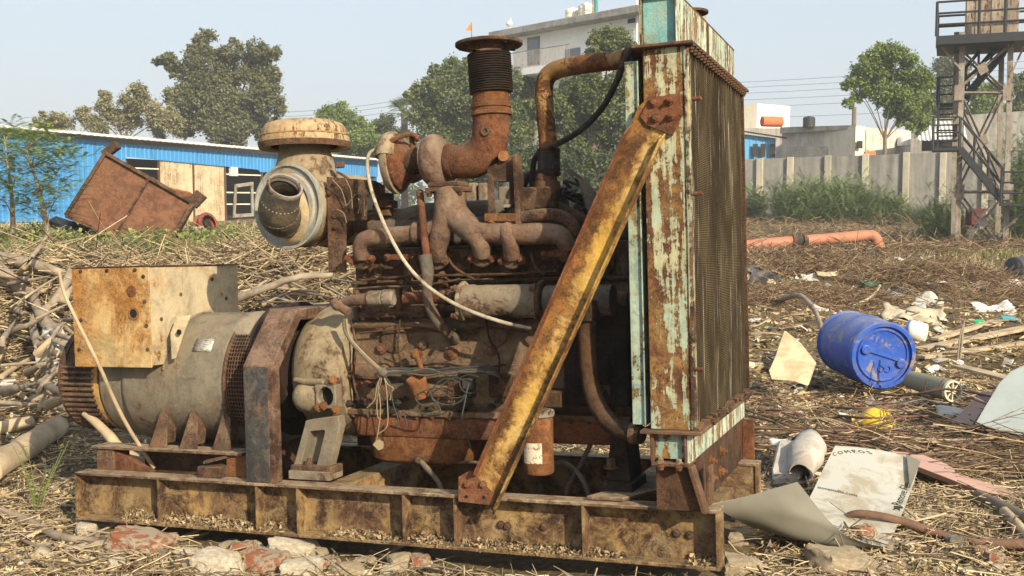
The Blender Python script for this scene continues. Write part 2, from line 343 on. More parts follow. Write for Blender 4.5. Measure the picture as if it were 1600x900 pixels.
for i in range(21):
    y = -.05+i*.052
    if not proto: proto = MB().bolt((0,0,0), (0,0,-1), .011, .014, .008).build('flange_bolt', M['rust'], rad); o = proto
    else: o = proto.copy(); S.collection.objects.link(o)
    o.location = (-.048, y, ZT-.001)
for i in range(26):
    p = Vector((-.05+rnd.uniform(-.012,.012), -.05+i*.042+rnd.uniform(-.01,.01), ZB+.006)); r = rnd.uniform(.008,.016)
    MB().obox(p, (r,rnd.uniform(-r,r)*.5,0), (0,r*1.1,rnd.uniform(-r,r)*.5), (0,0,r*.7)).build('rust_flake', M['rust'], rad, bevel=.003, wob=.006, ws=50)
# top tank: open-rimmed near end and a long front sheet
TX0, TX1, TZ0, TZ1 = -.213, -.092, ZT+.011, 1.888
m = MB().box((TX0+.004, RY0+.022, TZ0), (TX1-.004, RY1-.02, TZ1-.004)); tank = m.build('top_tank', M['minttank'], rad, bevel=.003)
m = MB().box((TX1-.004, RY0-.003, TZ0), (TX1, RY1-.012, TZ1)); m.build('front_sheet', M['mintband'], tank, bevel=.0015, wob=.003, ws=5)
MB().box((TX0-.001, RY0-.003, TZ0), (TX0+.004, RY0+.03, TZ1)).build('rim', M['creamstrip'], tank)
MB().box((TX0-.001, RY0-.003, TZ1-.003), (TX1+.001, RY1, TZ1+.004)).build('rim', M['rust'], tank)
MB().box((TX1-.002,.44,TZ0+.002),(TX1+.003,.475,TZ1-.002)).build('weld_strip', M['rustred'], tank)
p = G(1108, 22, y=.42); m = MB().lathe([(0,.045),(.03,.045),(.031,.07),(.04,.07)], (-.15,.42,TZ1), (0,0,1), 20); m.build('filler_cap', M['rust'], tank)
# bottom tank
m = MB().box((-.2, -.05, .372), (-.088, 1.0, .458)); bt = m.build('bottom_tank', M['minttank'], rad, bevel=.003)
MB().box((-.088, -.062, .362), (-.078, 1.02, .458)).build('front_sheet', M['mintband'], bt, bevel=.002, wob=.003, ws=6)
MB().box((-.205, -.075, .352), (-.08, 1.02, .364)).build('bottom_lip', M['rust'], bt, bevel=.002)
MB().box((-.208, -.07, .364), (-.197, -.05, .458)).build('rim', M['rust'], bt, bevel=.002)
MB().box((-.096, -.07, .364), (-.0885, -.05, .458)).build('rim', M['rust'], bt, bevel=.002)
for x in (-.175, -.115):
    MB().bolt((x, -.066, .352), (0,0,-1), .011, .014).build('bolt', M['orangerust'], bt); MB().bolt((x, -.062, .364), (0,0,1), .010, .012).build('bolt', M['skidflat'], bt)
for px, py in ((1090,155), (1092,303), (1094,577)):
    p = G(px-8, py, y=RY0-.004); MB().lathe([(0,.007),(.03,.006)], p, (1,-.25,0), 8).build('stud', M['rustred'], rad)
# radiator supports
m = MB()
m.prism([(-.2,-.03,.35),(-.09,-.03,.35),(-.045,-.03,.2),(-.2,-.03,.2)], (0,.008,0)); m.build('support_plate', M['rustdark'], rad, bevel=.001)
m = MB(); m.prism([(-.09,-.06,.35),(-.075,-.06,.35),(-.03,-.06,.2),(-.045,-.06,.2)], (0,.06,0)); m.build('support_gusset', M['rust'], rad, bevel=.002)
MB().box((-.088, .04, .19), (-.078, .96, .362)).build('support_plate', M['rustdark'], rad, bevel=.002)
MB().box((-.05, .045, .2), (-.038, .12, .33)).build('support_angle', M['rust'], rad, bevel=.002)
MB().box((-.078, .95, .19), (-.03, .962, .362)).build('support_angle', M['rustred'], rad, bevel=.002)
MB().box((-.2, .04, .19), (-.192, .9, .352)).build('support_plate', M['rustdark'], rad, bevel=.002)
for y, z in ((.27,.31),(.27,.25),(.47,.31),(.45,.24)):
    MB().bolt((-.078,y,z), (1,0,0), .016, .016, .01).build('bolt', M['orangerust'], rad)
# ---- diagonal brace
A = [G(716,752,y=-.012), G(716,789,y=-.012)]
bl, br = G(718,745,y=-.014), G(789,775,y=-.014)
tl, tr = G(1006,163,y=-.069), G(1063,172,y=-.069)
ax = ((tl+tr)/2-(bl+br)/2).normalized(); yv = Vector((0,-1,0)); yv = (yv-ax*yv.dot(ax)).normalized(); sd = ax.cross(yv).normalized()
if sd.x < 0: sd = -sd
hw = .062; p0 = (G(750,790,y=-.014)); p1 = G(1036,150,y=-.069); ax = (p1-p0).normalized()
M['bracepaint'] = metal('yellow_brace_worn', (.60,.36,.065), (.60,.46,.22), rust=.48, sc=5, dust=.10, rd=(.05,.024,.012), rm=(.15,.07,.028), ro=(.38,.18,.05), soft=.14, seed=17, edge=(p0,sd,hw,.22))
brace = empty('diagonal_brace'); brace.parent = gen
Lb = (p1-p0).length
m = MB(); m.prism([p0-sd*hw+ax*.085, p0+sd*hw*.98+ax*.0, p0+sd*hw+ax*(Lb-.10), p0+sd*(hw-.02)+ax*(Lb-.03), p0-sd*(hw-.03)+ax*(Lb-.01), p0-sd*hw+ax*(Lb-.06)], yv*-.006)
m.build('web', M['bracepaint'], brace, bevel=.001)
fd = yv*.034
m = MB(); m.prism([p0-sd*hw+ax*.085, p0-sd*hw+ax*(Lb-.13), p0-sd*(hw)+ax*(Lb-.16)+fd, p0-sd*hw+ax*.10+fd], sd*.006); m.build('side_flange', M['rustred'], brace, bevel=.001)
m = MB(); m.prism([p0+sd*hw+ax*.0, p0+sd*hw+ax*(Lb-.10), p0+sd*hw+ax*(Lb-.13)+fd, p0+sd*hw+ax*.03+fd], sd*-.006); m.build('side_flange', M['yellow'], brace, bevel=.001)
m = MB(); m.prism([G(716,745,y=-.02),G(716,784,y=-.02),G(770,790,y=-.02),G(776,775,y=-.02),G(735,735,y=-.02)], (0,.006,0)); m.build('foot_plate', M['rustred'], brace, bevel=.001)
m = MB(); q = [G(1016,153,y=-.079), G(1062,145,y=-.079), G(1066,178,y=-.079), G(1050,212,y=-.075), G(1010,195,y=-.075), G(1000,182,y=-.075)]
m.prism(q, (0,.012,0)); m.build('head_plate', M['rustred'], brace, bevel=.001)
for px, py in ((1022,160), (1024,184), (1047,157), (1049,181), (730,757), (755,757)):
    yy = -.082 if py < 400 else -.022
    MB().bolt(G(px,py,y=yy), (0,-1,0), .010, .011, .012 if px > 1040 else 0).build('bolt', M['rustred'], brace)
for px, py in ((729,776), (756,777)):
    MB().lathe([(0,.006),(.002,.006)], G(px,py,y=-.021), (0,-1,0), 12).build('hole', M['black'], brace)
# ---- engine
eng = empty('engine'); eng.parent = gen
BX0, BX1 = -1.5, -.36; BY0, BY1 = .27, .65
m = MB()
# crankcase side with its bulge, profile swept along x
prof = [(BY0+.02,.455),(BY0-.005,.50),(BY0-.01,.58),(BY0-.005,.66),(BY0+.005,.72),(BY0+.015,.765),(BY0-.01,.785),(BY0-.01,.80),(BY0+.02,.812),(BY0+.03,.93),(BY0+.03,.955),(BY1,.955),(BY1,.455)]
m.prism([(BX0,y,z) for y,z in prof], (BX1-BX0,0,0))
blk = m.build('engine_block', M['block'], eng, bevel=.008)
m = MB()
for i in range(6):                       # cylinder bays, ribs between
    x = BX0+.05+i*.19; m.box((x, BY0-.0, .822), (x+.13, BY0+.035, .915))
m.build('cylinder_bay', M['block'], blk, bevel=.014)
m = MB()
for i in range(7): x = BX0+.01+i*.19; MB().box((x-.012, BY0+.005, .812), (x+.012, BY0+.04, .95)).build('rib', M['block'], blk, bevel=.006)

MB().box((BX0-.06, BY0-.03, .44), (BX1, BY1+.02, .462)).build('pan_rail', M['block'], blk, bevel=.004)
MB().box((BX0, BY0-.005, .548), (BX1, BY0+.02, .556)).build('cast_ridge', M['block'], blk, bevel=.004)
MB().box((BX0, BY0-.007, .64), (BX1, BY0+.02, .648)).build('cast_ridge', M['block'], blk, bevel=.004)
m = MB().box((BX0-.005, BY0-.002, .955), (BX1+.02, BY1+.01, .972)).box((BX0+.01, BY0+.012, .972), (BX1, BY1, 1.10))
hd = m.build('cylinder_head', M['head'], eng, bevel=.005)
for i in range(6):
    x = BX0+.085+i*.19
    MB().prism([(x-.055,BY0+.012,1.0),(x-.03,BY0+.012,.98),(x+.03,BY0+.012,.98),(x+.055,BY0+.012,1.0),(x+.055,BY0+.012,1.06),(x+.03,BY0+.012,1.085),(x-.03,BY0+.012,1.085),(x-.055,BY0+.012,1.06)],(0,-.012,0)).build('port_pad', M['head'], hd, bevel=.004)
    for dx in (-.028,.028):
        for z in (1.005,1.055): MB().lathe([(0,.013),(.006,.013),(.008,.009),(.014,.008)], (x+dx,BY0,z), (0,-1,0), 10).build('port_bolt', M['head'], hd)
for i in range(3):
    x = BX0+.03+i*.38
    MB().box((x, BY0+.06, 1.10), (x+.34, BY1-.05, 1.215)).build('rocker_cover', M['hose'], hd, bevel=.02)
# side covers, bolts, bosses on the crankcase
bosses = [((370+0)*0+595,545,.012),(652,552,.011),(705,552,.014),(767,548,.011),(850,548,.010),(558,598,.01),(748,690,.008),(752,700,.007),(540,575,.012),(575,598,.011),(820,620,.01),(690,440,.012),(715,420,.011)]
for px, py, r in bosses:
    if py > 660: continue
    p = G(px, py, y=BY0-.012); MB().lathe([(-.03,r*2.3),(0,r*1.8)], p, (0,-1,0), 14).bolt(p, (0,-1,0), r, .012).build('boss', M['rustred'], blk)
for px, py in ((566,493),(590,493),(616,492),(640,492),(662,490),(690,490),(722,489)):
    p = G(px, py, y=BY0-.02); MB().lathe([(-.02,.019),(0,.017)], p, (0,-1,0), 14).bolt(p, (0,-1,0), .010, .010).build('cover_bolt', M['rust'], blk)
a, b = G(560,493,y=BY0-.016), G(730,489,y=BY0-.016); MB().bar(a, b, .02, .022).build('cover_strip', M['rust'], blk, bevel=.004)
a, b = G(530,587,y=BY0-.02), G(640,592,y=BY0-.02); MB().bar(a, b, .02, .016).build('cover_strip', M['rust'], blk, bevel=.004)
for px in (548, 590, 635): MB().lathe([(-.01,.018),(.004,.016)], G(px,588,y=BY0-.022), (0,-1,0), 12).bolt(G(px,588,y=BY0-.024), (0,-1,0), .008, .008).build('cover_bolt', M['rust'], blk)
for i, px in enumerate((615, 770, 838)):
    p = G(px, 520 if i else 530, y=BY0-.008); MB().lathe([(-.02,.06),(0,.055),(.006,.04)], p, (0,-1,0), 24).build('core_plug', M['block'], blk, bevel=.002)
for i in range(16):
    x = BX0+.0+i*.07; MB().bolt((x, BY0-.018, .44), (0,0,-1), .008, .010).build('rail_bolt', M['rust'], blk)
# small plates that break up the lower side
for (px0,py0,px1,py1,d) in ((540,640,760,668,.0),(700,596,742,620,.02),(765,585,800,620,.03)):
    if py0 == 640: continue
    a, b = G(px0,py1,y=BY0-.02), G(px1,py0,y=BY0-.02); MB().box((a.x,BY0-.03,a.z),(b.x,BY0+.01,b.z)).build('side_plate', M['rustdark'], blk, bevel=.006)
# oil pan
def rr(x0,x1,y0,y1,z,r,n=6):
    out=[]
    for cx,cy,a in ((x1-r,y0+r,-90),(x1-r,y1-r,0),(x0+r,y1-r,90),(x0+r,y0+r,180)):
        for k in range(n+1): t=R(a+90*k/n); out.append(Vector((cx+r*math.cos(t),cy+r*math.sin(t),z)))
    return out
def loft(loops, name, mat, parent, **kw):
    m = MB(); n = len(loops[0]); vs = [v for l in loops for v in l]; fs = []
    for i in range(len(loops)-1):
        for k in range(n): fs.append((i*n+k, i*n+(k+1)%n, (i+1)*n+(k+1)%n, (i+1)*n+k))
    fs += [tuple(range(n)), tuple((len(loops)-1)*n+k for k in range(n))]
    return m.add(vs, fs).build(name, mat, parent, **kw)
loft([rr(-1.52,-.40,BY0-.015,BY1,.438,.03), rr(-1.52,-.40,BY0-.015,BY1,.425,.03), rr(-1.515,-.41,BY0-.005,BY1-.01,.36,.04), rr(-1.51,-.42,BY0+.0,BY1-.01,.352,.05)], 'oil_pan_skirt', M['rustred'], eng, smooth=50)
pan = loft([rr(-1.47,-1.02,BY0+.0,BY1-.03,.354,.07), rr(-1.465,-1.03,BY0+.005,BY1-.03,.262,.09), rr(-1.44,-1.05,BY0+.03,BY1-.06,.242,.09)], 'oil_pan', M['orangerust'], eng, smooth=50)
p = G(657,718,y=BY0+.0); MB().lathe([(-.03,.022),(.0,.02),(.012,.012)], p, (0,-1,-.1), 14).bolt(p+Vector((0,-.012,0)), (0,-1,0), .013,.014).build('drain_plug', M['rust'], pan)
MB().tube([p+Vector((0,-.01,0)), G(668,733,y=.24), G(684,752,y=.2), G(691,768,y=.16)], [.010,.012,.009,.009], 10).build('drain_hose', M['hose'], pan)
MB().tube([G(716,724,y=.3), G(735,722,y=.28), G(760,724,y=.3)], .006, 8).build('drain_pipe', M['rust'], pan)
# orange filter canister with torn label
fc = G(840,665,y=.18)
m = MB().lathe([(-.09,.0),(-.09,.05),(-.083,.057),(.115,.057),(.12,.052)], (fc.x,fc.y,.345), (0,0,1), 32); fil = m.build('oil_filter', M['orangerust'], eng, smooth=50)
MB().lathe([(.12,.062),(.15,.066),(.155,.04)], (fc.x,fc.y,.345), (0,0,1), 28).build('filter_head', M['steel'], fil, bevel=.003)
MB().box((fc.x-.03,fc.y-.02,.50),(fc.x+.1,fc.y+.12,.56)).build('filter_bracket', M['rustdark'], fil, bevel=.006)
s_ = NT('torn_label'); M['label'] = s_.fin(s_.ramp(s_.noise(60,6,.8,.3), [(.42,(.16,.07,.03)),(.48,(.55,.47,.36)),(.75,(.75,.68,.55))]), .8)
MB().lathe([(-.045,.0585),(.03,.0585)], (fc.x,fc.y,.345), (0,0,1), 20, caps=False, a0=-28, a1=48, ref=(-.25,-.97,0)).build('label', M['label'], fil)
# exhaust manifold: two runs and five necks
man = empty('exhaust_manifold'); man.parent = eng
ym = .185
m = MB().tube([G(567,402,y=.215), G(564,385,y=ym+.01), G(575,373,y=ym), G(610,369,y=ym), G(650,365,y=ym), G(672,361,y=ym)], [.030,.034,.034,.034,.034,.036], 16)
m.lathe([(-.012,.042),(.012,.042)], G(653,364,y=ym), (1,0,.03), 20)
m.build('manifold_run', M['manifold'], man, smooth=60, wob=.003, ws=14)
m = MB().tube([G(735,362,y=ym), G(775,364,y=ym), G(815,366,y=ym), G(855,365,y=ym), G(878,370,y=ym), G(888,388,y=ym+.02)], [.036,.037,.040,.040,.036,.032], 16)
m.build('manifold_run', M['manifold'], man, smooth=60, wob=.003, ws=14)
m = MB()
m.tube([G(703,302,y=.215), G(702,330,y=.19), G(694,352,y=ym), G(684,380,y=.18), G(682,402,y=.21)], [.062,.058,.046,.038,.034], 18)
m.tube([G(703,306,y=.215), G(708,330,y=.19), G(727,352,y=ym), G(748,372,y=.18), G(754,398,y=.215)], [.058,.056,.048,.040,.033], 18)
m.tube([G(672,361,y=ym), G(690,352,y=ym)], [.034,.034], 16); m.tube([G(722,350,y=ym), G(738,362,y=ym)], [.036,.036], 16)
m.tube([G(790,360,y=ym), G(797,372,y=.17), G(800,400,y=.215)], [.036,.034,.03], 16)
m.build('riser', M['manifold'], man, smooth=60, wob=.004, ws=12)
m = MB(); a = G(700,298,y=.215); m.box((a.x-.075,a.y-.05,a.z-.006),(a.x+.075,a.y+.06,a.z+.012)); m.box((a.x-.065,a.y-.045,a.z+.013),(a.x+.065,a.y+.055,a.z+.032)); m.build('riser_flange', M['rust'], man, bevel=.004)
for dx in (-.062,.062): MB().bolt((a.x+dx,a.y-.035,a.z-.006),(0,0,-1),.011,.016).build('bolt', M['rust'], man)
for px, py in ((567,404),(682,404),(754,399),(801,402),(886,390)):
    p = G(px,py,y=.225); MB().lathe([(-.01,.046),(.006,.046),(.012,.038)], p, (0,-1,.15), 20).build('neck_flange', M['rust'], man, bevel=.002)
    for sx in (-1,1): q = p+Vector((sx*.04,-.012,-.012)); MB().bolt(q, (0,-1,0), .011, .014, .012).build('clamp_bolt', M['rustred'], man)
for px0,px1,py in ((545,583,404),(607,650,402),(852,888,397)):
    a, b = G(px0,py,y=.205), G(px1,py,y=.205); MB().bar(a,b,.016,.022).build('clamp_bar', M['rustred'], man, bevel=.003)
    for p in (a,b): MB().bolt(p+Vector((0,-.01,0)), (0,-1,0), .010, .012, .01).build('clamp_bolt', M['rustred'], man)
# turbocharger
tur = empty('turbocharger'); tur.parent = eng
tc = G(680,250,y=.25); axx = Vector((1,.10,.05)).normalized()
def spiral(c, ax, r0, r1, w0, w1, n=30, a0=0, turns=330, ref=(0,0,1), k=14):
    ax = Vector(ax).normalized(); u = Vector(ref); u = (u-ax*u.dot(ax)).normalized(); w = ax.cross(u)
    P=[]; Rr=[]
    for i in range(n+1):
        t = i/n; a = R(a0+turns*t); P.append(Vector(c)+(u*math.cos(a)+w*math.sin(a))*(r0+(r1-r0)*t)); Rr.append(w0+(w1-w0)*t)
    return P, Rr
P, Rr = spiral(tc, axx, .056, .066, .040, .050, a0=-60, turns=340)
m = MB().tube(P, Rr, 16, sm=1).lathe([(-.05,.05),(-.042,.085),(.03,.085),(.045,.068),(.055,.05)], tc, axx, 28)
m.tube([P[-1], P[-1]+(P[-1]-P[-3])*1.2], [.05,.05], 14, sm=1)
m.build('turbine_housing', M['manifold'], tur, smooth=60)
cc = G(620,254,y=.27)
m = MB().lathe([(-.005,.06),(.0,.112),(.012,.122),(.03,.124),(.032,.118)], cc-axx*.03, axx, 40)
P, Rr = spiral(cc-axx*.012, axx, .078, .088, .026, .040, a0=100, turns=340); m.tube(P, Rr, 14, sm=1)
m.build('compressor_cover', M['tan'], tur, smooth=40)
m = MB().lathe([(.0,.113),(.012,.112),(.03,.085),(.06,.06),(.075,.05),(.11,.048),(.12,.04)], cc+axx*.003, axx, 36); m.build('back_plate', M['rustred'], tur, smooth=50)
for i in range(14):
    a = R(i*360/14+8); u = axx.orthogonal().normalized(); w = axx.cross(u)
    MB().bolt(cc+axx*.012+(u*math.cos(a)+w*math.sin(a))*.104, axx, .007, .009).build('bolt', M['rustred'], tur)
m = MB().tube([cc+axx*-.02+Vector((0,.0,.06)), cc+Vector((-.02,.08,.05)), cc+Vector((-.02,.2,-.03))], [.05,.055,.05], 16); m.build('compressor_outlet', M['tangrey'], tur, smooth=60)
MB().lathe([(-.04,.05),(.03,.05)], (tc+cc)/2+Vector((.0,.0,-.0)), axx, 20).build('bearing_housing', M['rustdark'], tur)
mc = (tc+cc)/2
MB().tube([mc+Vector((-.01,-.0,.05)), mc+Vector((-.01,-.01,.1)), G(652,218,y=.24), G(648,212,y=.23), G(636,210,y=.2), G(612,220,y=.19), G(590,232,y=.19)], [.012,.01,.010,.009,.009,.009,.009], 10).build('oil_feed_pipe', M['rustred'], tur, smooth=60)
MB().tube([G(590,232,y=.19), G(577,240,y=.18), G(574,262,y=.17), G(581,300,y=.15), G(598,345,y=.13), G(615,380,y=.12), G(636,414,y=.115), G(665,445,y=.095), G(705,472,y=.088), G(750,492,y=.085), G(795,506,y=.088), G(830,513,y=.10)], [.0065]+[.0072]*10+[.0055], 10).build('cream_tube', M['whitetube'], eng, smooth=60)
MB().tube([G(656,300,y=.24), G(660,340,y=.16), G(664,380,y=.14), G(668,408,y=.14)], [.014,.014,.0145,.015], 12).build('oil_drain_pipe', M['rustred'], eng, smooth=60)
MB().tube([G(664,398,y=.138), G(668,425,y=.14), G(667,455,y=.15), G(672,480,y=.16), G(686,505,y=.18), G(702,520,y=.22), G(710,528,y=.26)], [.026,.024,.018,.019,.022,.022,.022], 14).build('oil_drain_hose', M['hose'], eng, smooth=60)
for px,py in ((676,490),(690,510),(704,522)): MB().lathe([(-.006,.026),(.006,.026)], G(px,py,y=.19), (.7,.4,-.6), 18).build('hose_clamp', M['rustdark'], eng)
# exhaust elbow, collar, bellows, flange
ex = empty('exhaust_stack'); ex.parent = eng
ye = .25
c1 = G(700,252,y=ye); 
m = MB().lathe([(0,.066),(.01,.07),(.02,.07),(.022,.063)], c1, axx, 28)
m.tube([c1, G(718,252,y=ye), G(738,251,y=ye), G(754,240,y=ye), G(764,222,y=ye), G(767,200,y=ye), G(768,178,y=ye)], [.062,.064,.067,.070,.070,.070,.069], 26, sm=5)
m.build('elbow', M['rustred'], ex, smooth=60, wob=.003, ws=10)
m = MB(); up = (G(764,70,y=ye)-G(768,178,y=ye)).normalized(); b0 = G(768,182,y=ye)
m.lathe([(0,.072),(.004,.078),(.014,.078),(.018,.071),(.03,.071),(.032,.076),(.045,.076),(.048,.070),(.095,.069)], b0, up, 36); m.build('collar', M['orangerust'], ex, smooth=50)
b1 = G(768,146,y=ye); b2 = G(764,84,y=ye); Lq = (b2-b1).length; n = 17; pr_ = []
for i in range(n):
    for k, rr0 in ((0,.074),(.25,.0815),(.5,.083),(.75,.0815)): pr_.append(((i+k)*Lq/n, rr0))
pr_.append((Lq,.074)); MB().lathe(pr_, b1, (b2-b1), 40).build('bellows', M['oily'], ex, smooth=80)
fl = G(764,73,y=ye); MB().lathe([(-.02,.075),(-.004,.085),(0,.122),(.004,.127),(.014,.127),(.016,.122),(.016,.07),(.0,.068)], fl, up, 44, caps=False).build('flange', M['rust'], ex, smooth=40)
for i in range(8):
    a = R(45*i+10); u = up.orthogonal().normalized(); w = up.cross(u); q = fl+(u*math.cos(a)+w*math.sin(a))*.108
    MB().lathe([(-.0055,.009),(.0175,.009)], q, up, 10).build('bolt_hole', M['black'], ex)
p = G(759,205,y=ye-.068); MB().lathe([(-.02,.02),(.008,.018),(.0085,.009),(-.002,.008)], p, (0,-1,.1), 16, caps=False).build('boss', M['rust'], ex)
p = G(787,245,y=ye-.045); MB().lathe([(-.04,.022),(.018,.02)], p, (.35,-1,.1), 16).build('boss', M['orangerust'], ex)
# bracket below the elbow
yb = .20
o = [G(761,262,y=yb),G(806,240,y=yb),G(812,345,y=yb),G(762,345,y=yb)]; i_ = [G(771,284,y=yb),G(795,284,y=yb),G(798,334,y=yb),G(772,334,y=yb)]
m = MB().ring(o, i_, (0,.012,0)); m.prism([G(800,244,y=yb-.03),G(806,240,y=yb-.03),G(814,360,y=yb-.03),G(806,375,y=yb-.03)], (0,.06,0)); m.build('bracket', M['rust'], ex, bevel=.003)
MB().bar(G(758,340,y=yb-.02), G(808,340,y=yb-.02), .02, .03).build('bracket_clamp', M['orangerust'], ex, bevel=.003)
MB().tube([G(762,345,y=yb-.01), G(768,362,y=yb-.01), G(775,376,y=yb)], [.009,.008,.006], 8).build('bracket_tab', M['rustred'], ex)
for px, py in ((768,350),(795,348)): MB().bolt(G(px,py,y=yb-.02),(0,-.6,-.8),.011,.014).build('bolt', M['orangerust'], ex)
# dark intake pipe and engine top behind the turbo
MB().tube([G(560,352,y=.44), G(620,345,y=.40), G(660,336,y=.38), G(720,332,y=.38), G(790,330,y=.40)], [.035,.042,.046,.046,.046], 18).build('intake_pipe', M['hose'], eng, smooth=60)
a = G(572,345,y=.36); MB().box((a.x,.36,a.z-.06),(a.x+.28,.44,a.z+.03)).build('intake_box', M['hose'], eng, bevel=.006)
MB().bar(G(570,330,y=.38), G(800,322,y=.38), .02, .012).build('top_rail', M['steel'], eng, bevel=.002)
for px0,px1 in ((700,722),(726,742),(746,760)):
    a, b = G(px0,322,y=.5), G(px1,285,y=.5); MB().box((a.x,.5,a.z),(b.x,.56,b.z)).build('top_cover', M['tangrey'], eng, bevel=.01)
a, b = G(778,328,y=.4), G(812,290,y=.4); MB().box((a.x,.4,a.z-.1),(b.x,.5,b.z)).build('top_cover', M['tangrey'], eng, bevel=.008)
# thermostat housing, pipes to the radiator
th = empty('thermostat_housing'); th.parent = eng
a, b = G(816,328,y=.24), G(868,290,y=.24)
m = MB().box((a.x,.24,a.z),(b.x,.40,b.z)); m.build('housing_body', M['rustdark'], th, bevel=.008)
MB().prism([G(816,328,y=.238),G(836,328,y=.238),G(840,296,y=.238),G(832,292,y=.238),G(816,300,y=.238)], (0,-.02,0)).build('housing_ear', M['rust'], th, bevel=.004)
q = Vector(((a.x+b.x)/2+.005, .31, b.z)); MB().lathe([(-.01,.055),(.02,.052),(.022,.042),(.05,.042)], q, (0,0,1), 24).build('neck', M['rust'], th)
h0, h1 = G(858,275,y=.31), G(857,232,y=.31)
m = MB().tube([h0, (h0+h1)/2, h1], [.042,.043,.041], 22); hs = m.build('upper_hose', M['rubber'], eng, smooth=60, wob=.003, ws=30)
for k in (.08,.2,.8,.92): MB().lathe([(-.004,.0445),(.004,.0445)], h0.lerp(h1,k), h1-h0, 24).build('hose_clamp', M['oily'], hs)
MB().tube([G(857,236,y=.31), G(855,210,y=.31), G(851,165,y=.30), G(850,140,y=.30), G(854,122,y=.29), G(866,111,y=.28), G(890,104,y=.25), G(930,98,y=.2), G(985,92,y=.15)], [.034]*9, 22, sm=5).build('coolant_pipe', M['pipeyel'], eng, smooth=60)
MB().tube([G(982,92,y=.15), G(1000,90,y=.13)], [.041,.041], 22).build('coolant_coupling', M['rustdark'], eng)
MB().tube([G(818,340,y=.2), G(840,337,y=.19), G(866,336,y=.19), G(888,344,y=.2), G(900,362,y=.21), G(903,385,y=.23)], [.026,.025,.024,.024,.024,.024], 14).build('water_pipe', M['rust'], eng, smooth=60)
MB().tube([G(872,322,y=.28), G(895,334,y=.28), G(912,345,y=.28), G(925,352,y=.3)], [.02,.02,.026,.026], 14).build('water_pipe', M['rustdark'], eng, smooth=60)
m = MB().tube([G(832,300,y=.34), G(832,270,y=.34), G(836,248,y=.33), G(848,235,y=.3), G(868,226,y=.26), G(905,205,y=.18), G(940,170,y=.12), G(962,130,y=.07), G(977,95,y=.05), G(990,74,y=.05)], [.011]*10, 12); m.build('black_hose', M['rubber'], eng, smooth=60)
MB().tube([G(815,290,y=.36), G(822,278,y=.36), G(840,274,y=.36), G(850,276,y=.36)], [.02]*4, 12).build('bypass_hose', M['rubber'], eng, smooth=60)
# governor lever, loose cables in front of the fan
m = MB(); m.ring([G(885,268,y=.30),G(892,264,y=.30),G(918,284,y=.28),G(930,300,y=.27),G(934,335,y=.26),G(920,340,y=.26),G(912,300,y=.27)],
                 [G(893,275,y=.30),G(895,273,y=.30),G(908,281,y=.28),G(906,283,y=.28),G(905,284,y=.28),G(902,282,y=.28),G(898,279,y=.29)], (0,.015,0))
m.build('lifting_lever', M['hose'], eng, bevel=.002)
for i in range(9):
    a = G(886+rnd.uniform(0,8), 290+rnd.uniform(0,20), y=.32); pts = [a]
    for k in range(4): pts.append(a+Vector((.03*k+rnd.uniform(-.02,.03), rnd.uniform(-.05,.05), -.02*k+rnd.uniform(-.03,.03))))
    MB().tube(pts, .006, 6).build('loose_cable', M['rubber'], eng)
MB().tube([G(935,283,y=.3),G(938,276,y=.3),G(945,278,y=.3),G(948,290,y=.3),G(940,300,y=.3)], .006, 8).build('bent_pipe', M['whitetube'], eng)
# front cover, fan, lower hose
m = MB().box((-.36,.25,.42),(-.33,.68,1.06)); m.build('front_cover', M['oily'], eng, bevel=.01)
for px,py in ((905,500),(905,540),(905,580),(895,620),(925,520),(930,560),(932,600),(880,560)):
    MB().bolt(G(px,py,y=.24),(0,-1,0),.012,.012).build('cover_bolt', M['oily'], eng)
m = MB().box((-.60,.22,.50),(-.35,.27,.86)).box((-.56,.20,.58),(-.42,.22,.7)); m.build('gear_case', M['oily'], eng, bevel=.012)
fan = empty('cooling_fan'); fan.parent = eng; fc0 = Vector((-.27,.5,.80))
MB().lathe([(-.06,.10),(.0,.10),(.02,.05),(.03,.05)], fc0, (1,0,0), 24).build('hub', M['rustdark'], fan, bevel=.004)
for k in range(6):
    a = R(60*k+15); u = Vector((0,math.cos(a),math.sin(a))); w = Vector((0,-math.sin(a),math.cos(a)))
    MB().prism([fc0+u*.08-w*.04, fc0+u*.40-w*.075, fc0+u*.42+w*.06, fc0+u*.09+w*.045], Vector((.012,0,0))).build('blade', M['rustdark'], fan, bevel=.002)
MB().lathe([(-.02,.13),(-.018,.155),(0,.145),(.018,.155),(.02,.13)], G(962,585,y=.36), (1,0,0), 36).build('crank_pulley', M['rust'], eng, bevel=.002)
MB().tube([G(918,488,y=.13), G(917,520,y=.13), G(920,580,y=.12), G(930,625,y=.1), G(952,660,y=.06), G(980,674,y=.03), G(1003,680,y=.01)], [.032,.032,.031,.032,.032,.031,.031], 18, sm=5).build('lower_hose', M['rustdark'], eng, smooth=60)
MB().lathe([(-.01,.036),(.01,.036)], G(990,677,y=.02), (1,-.1,-.1), 20).build('hose_clamp', M['rust'], eng)
m = MB().lathe([(-.02,.045),(.05,.045),(.055,.03)], G(918,492,y=.13), (0,0,1), 20); m.build('hose_neck', M['oily'], eng)
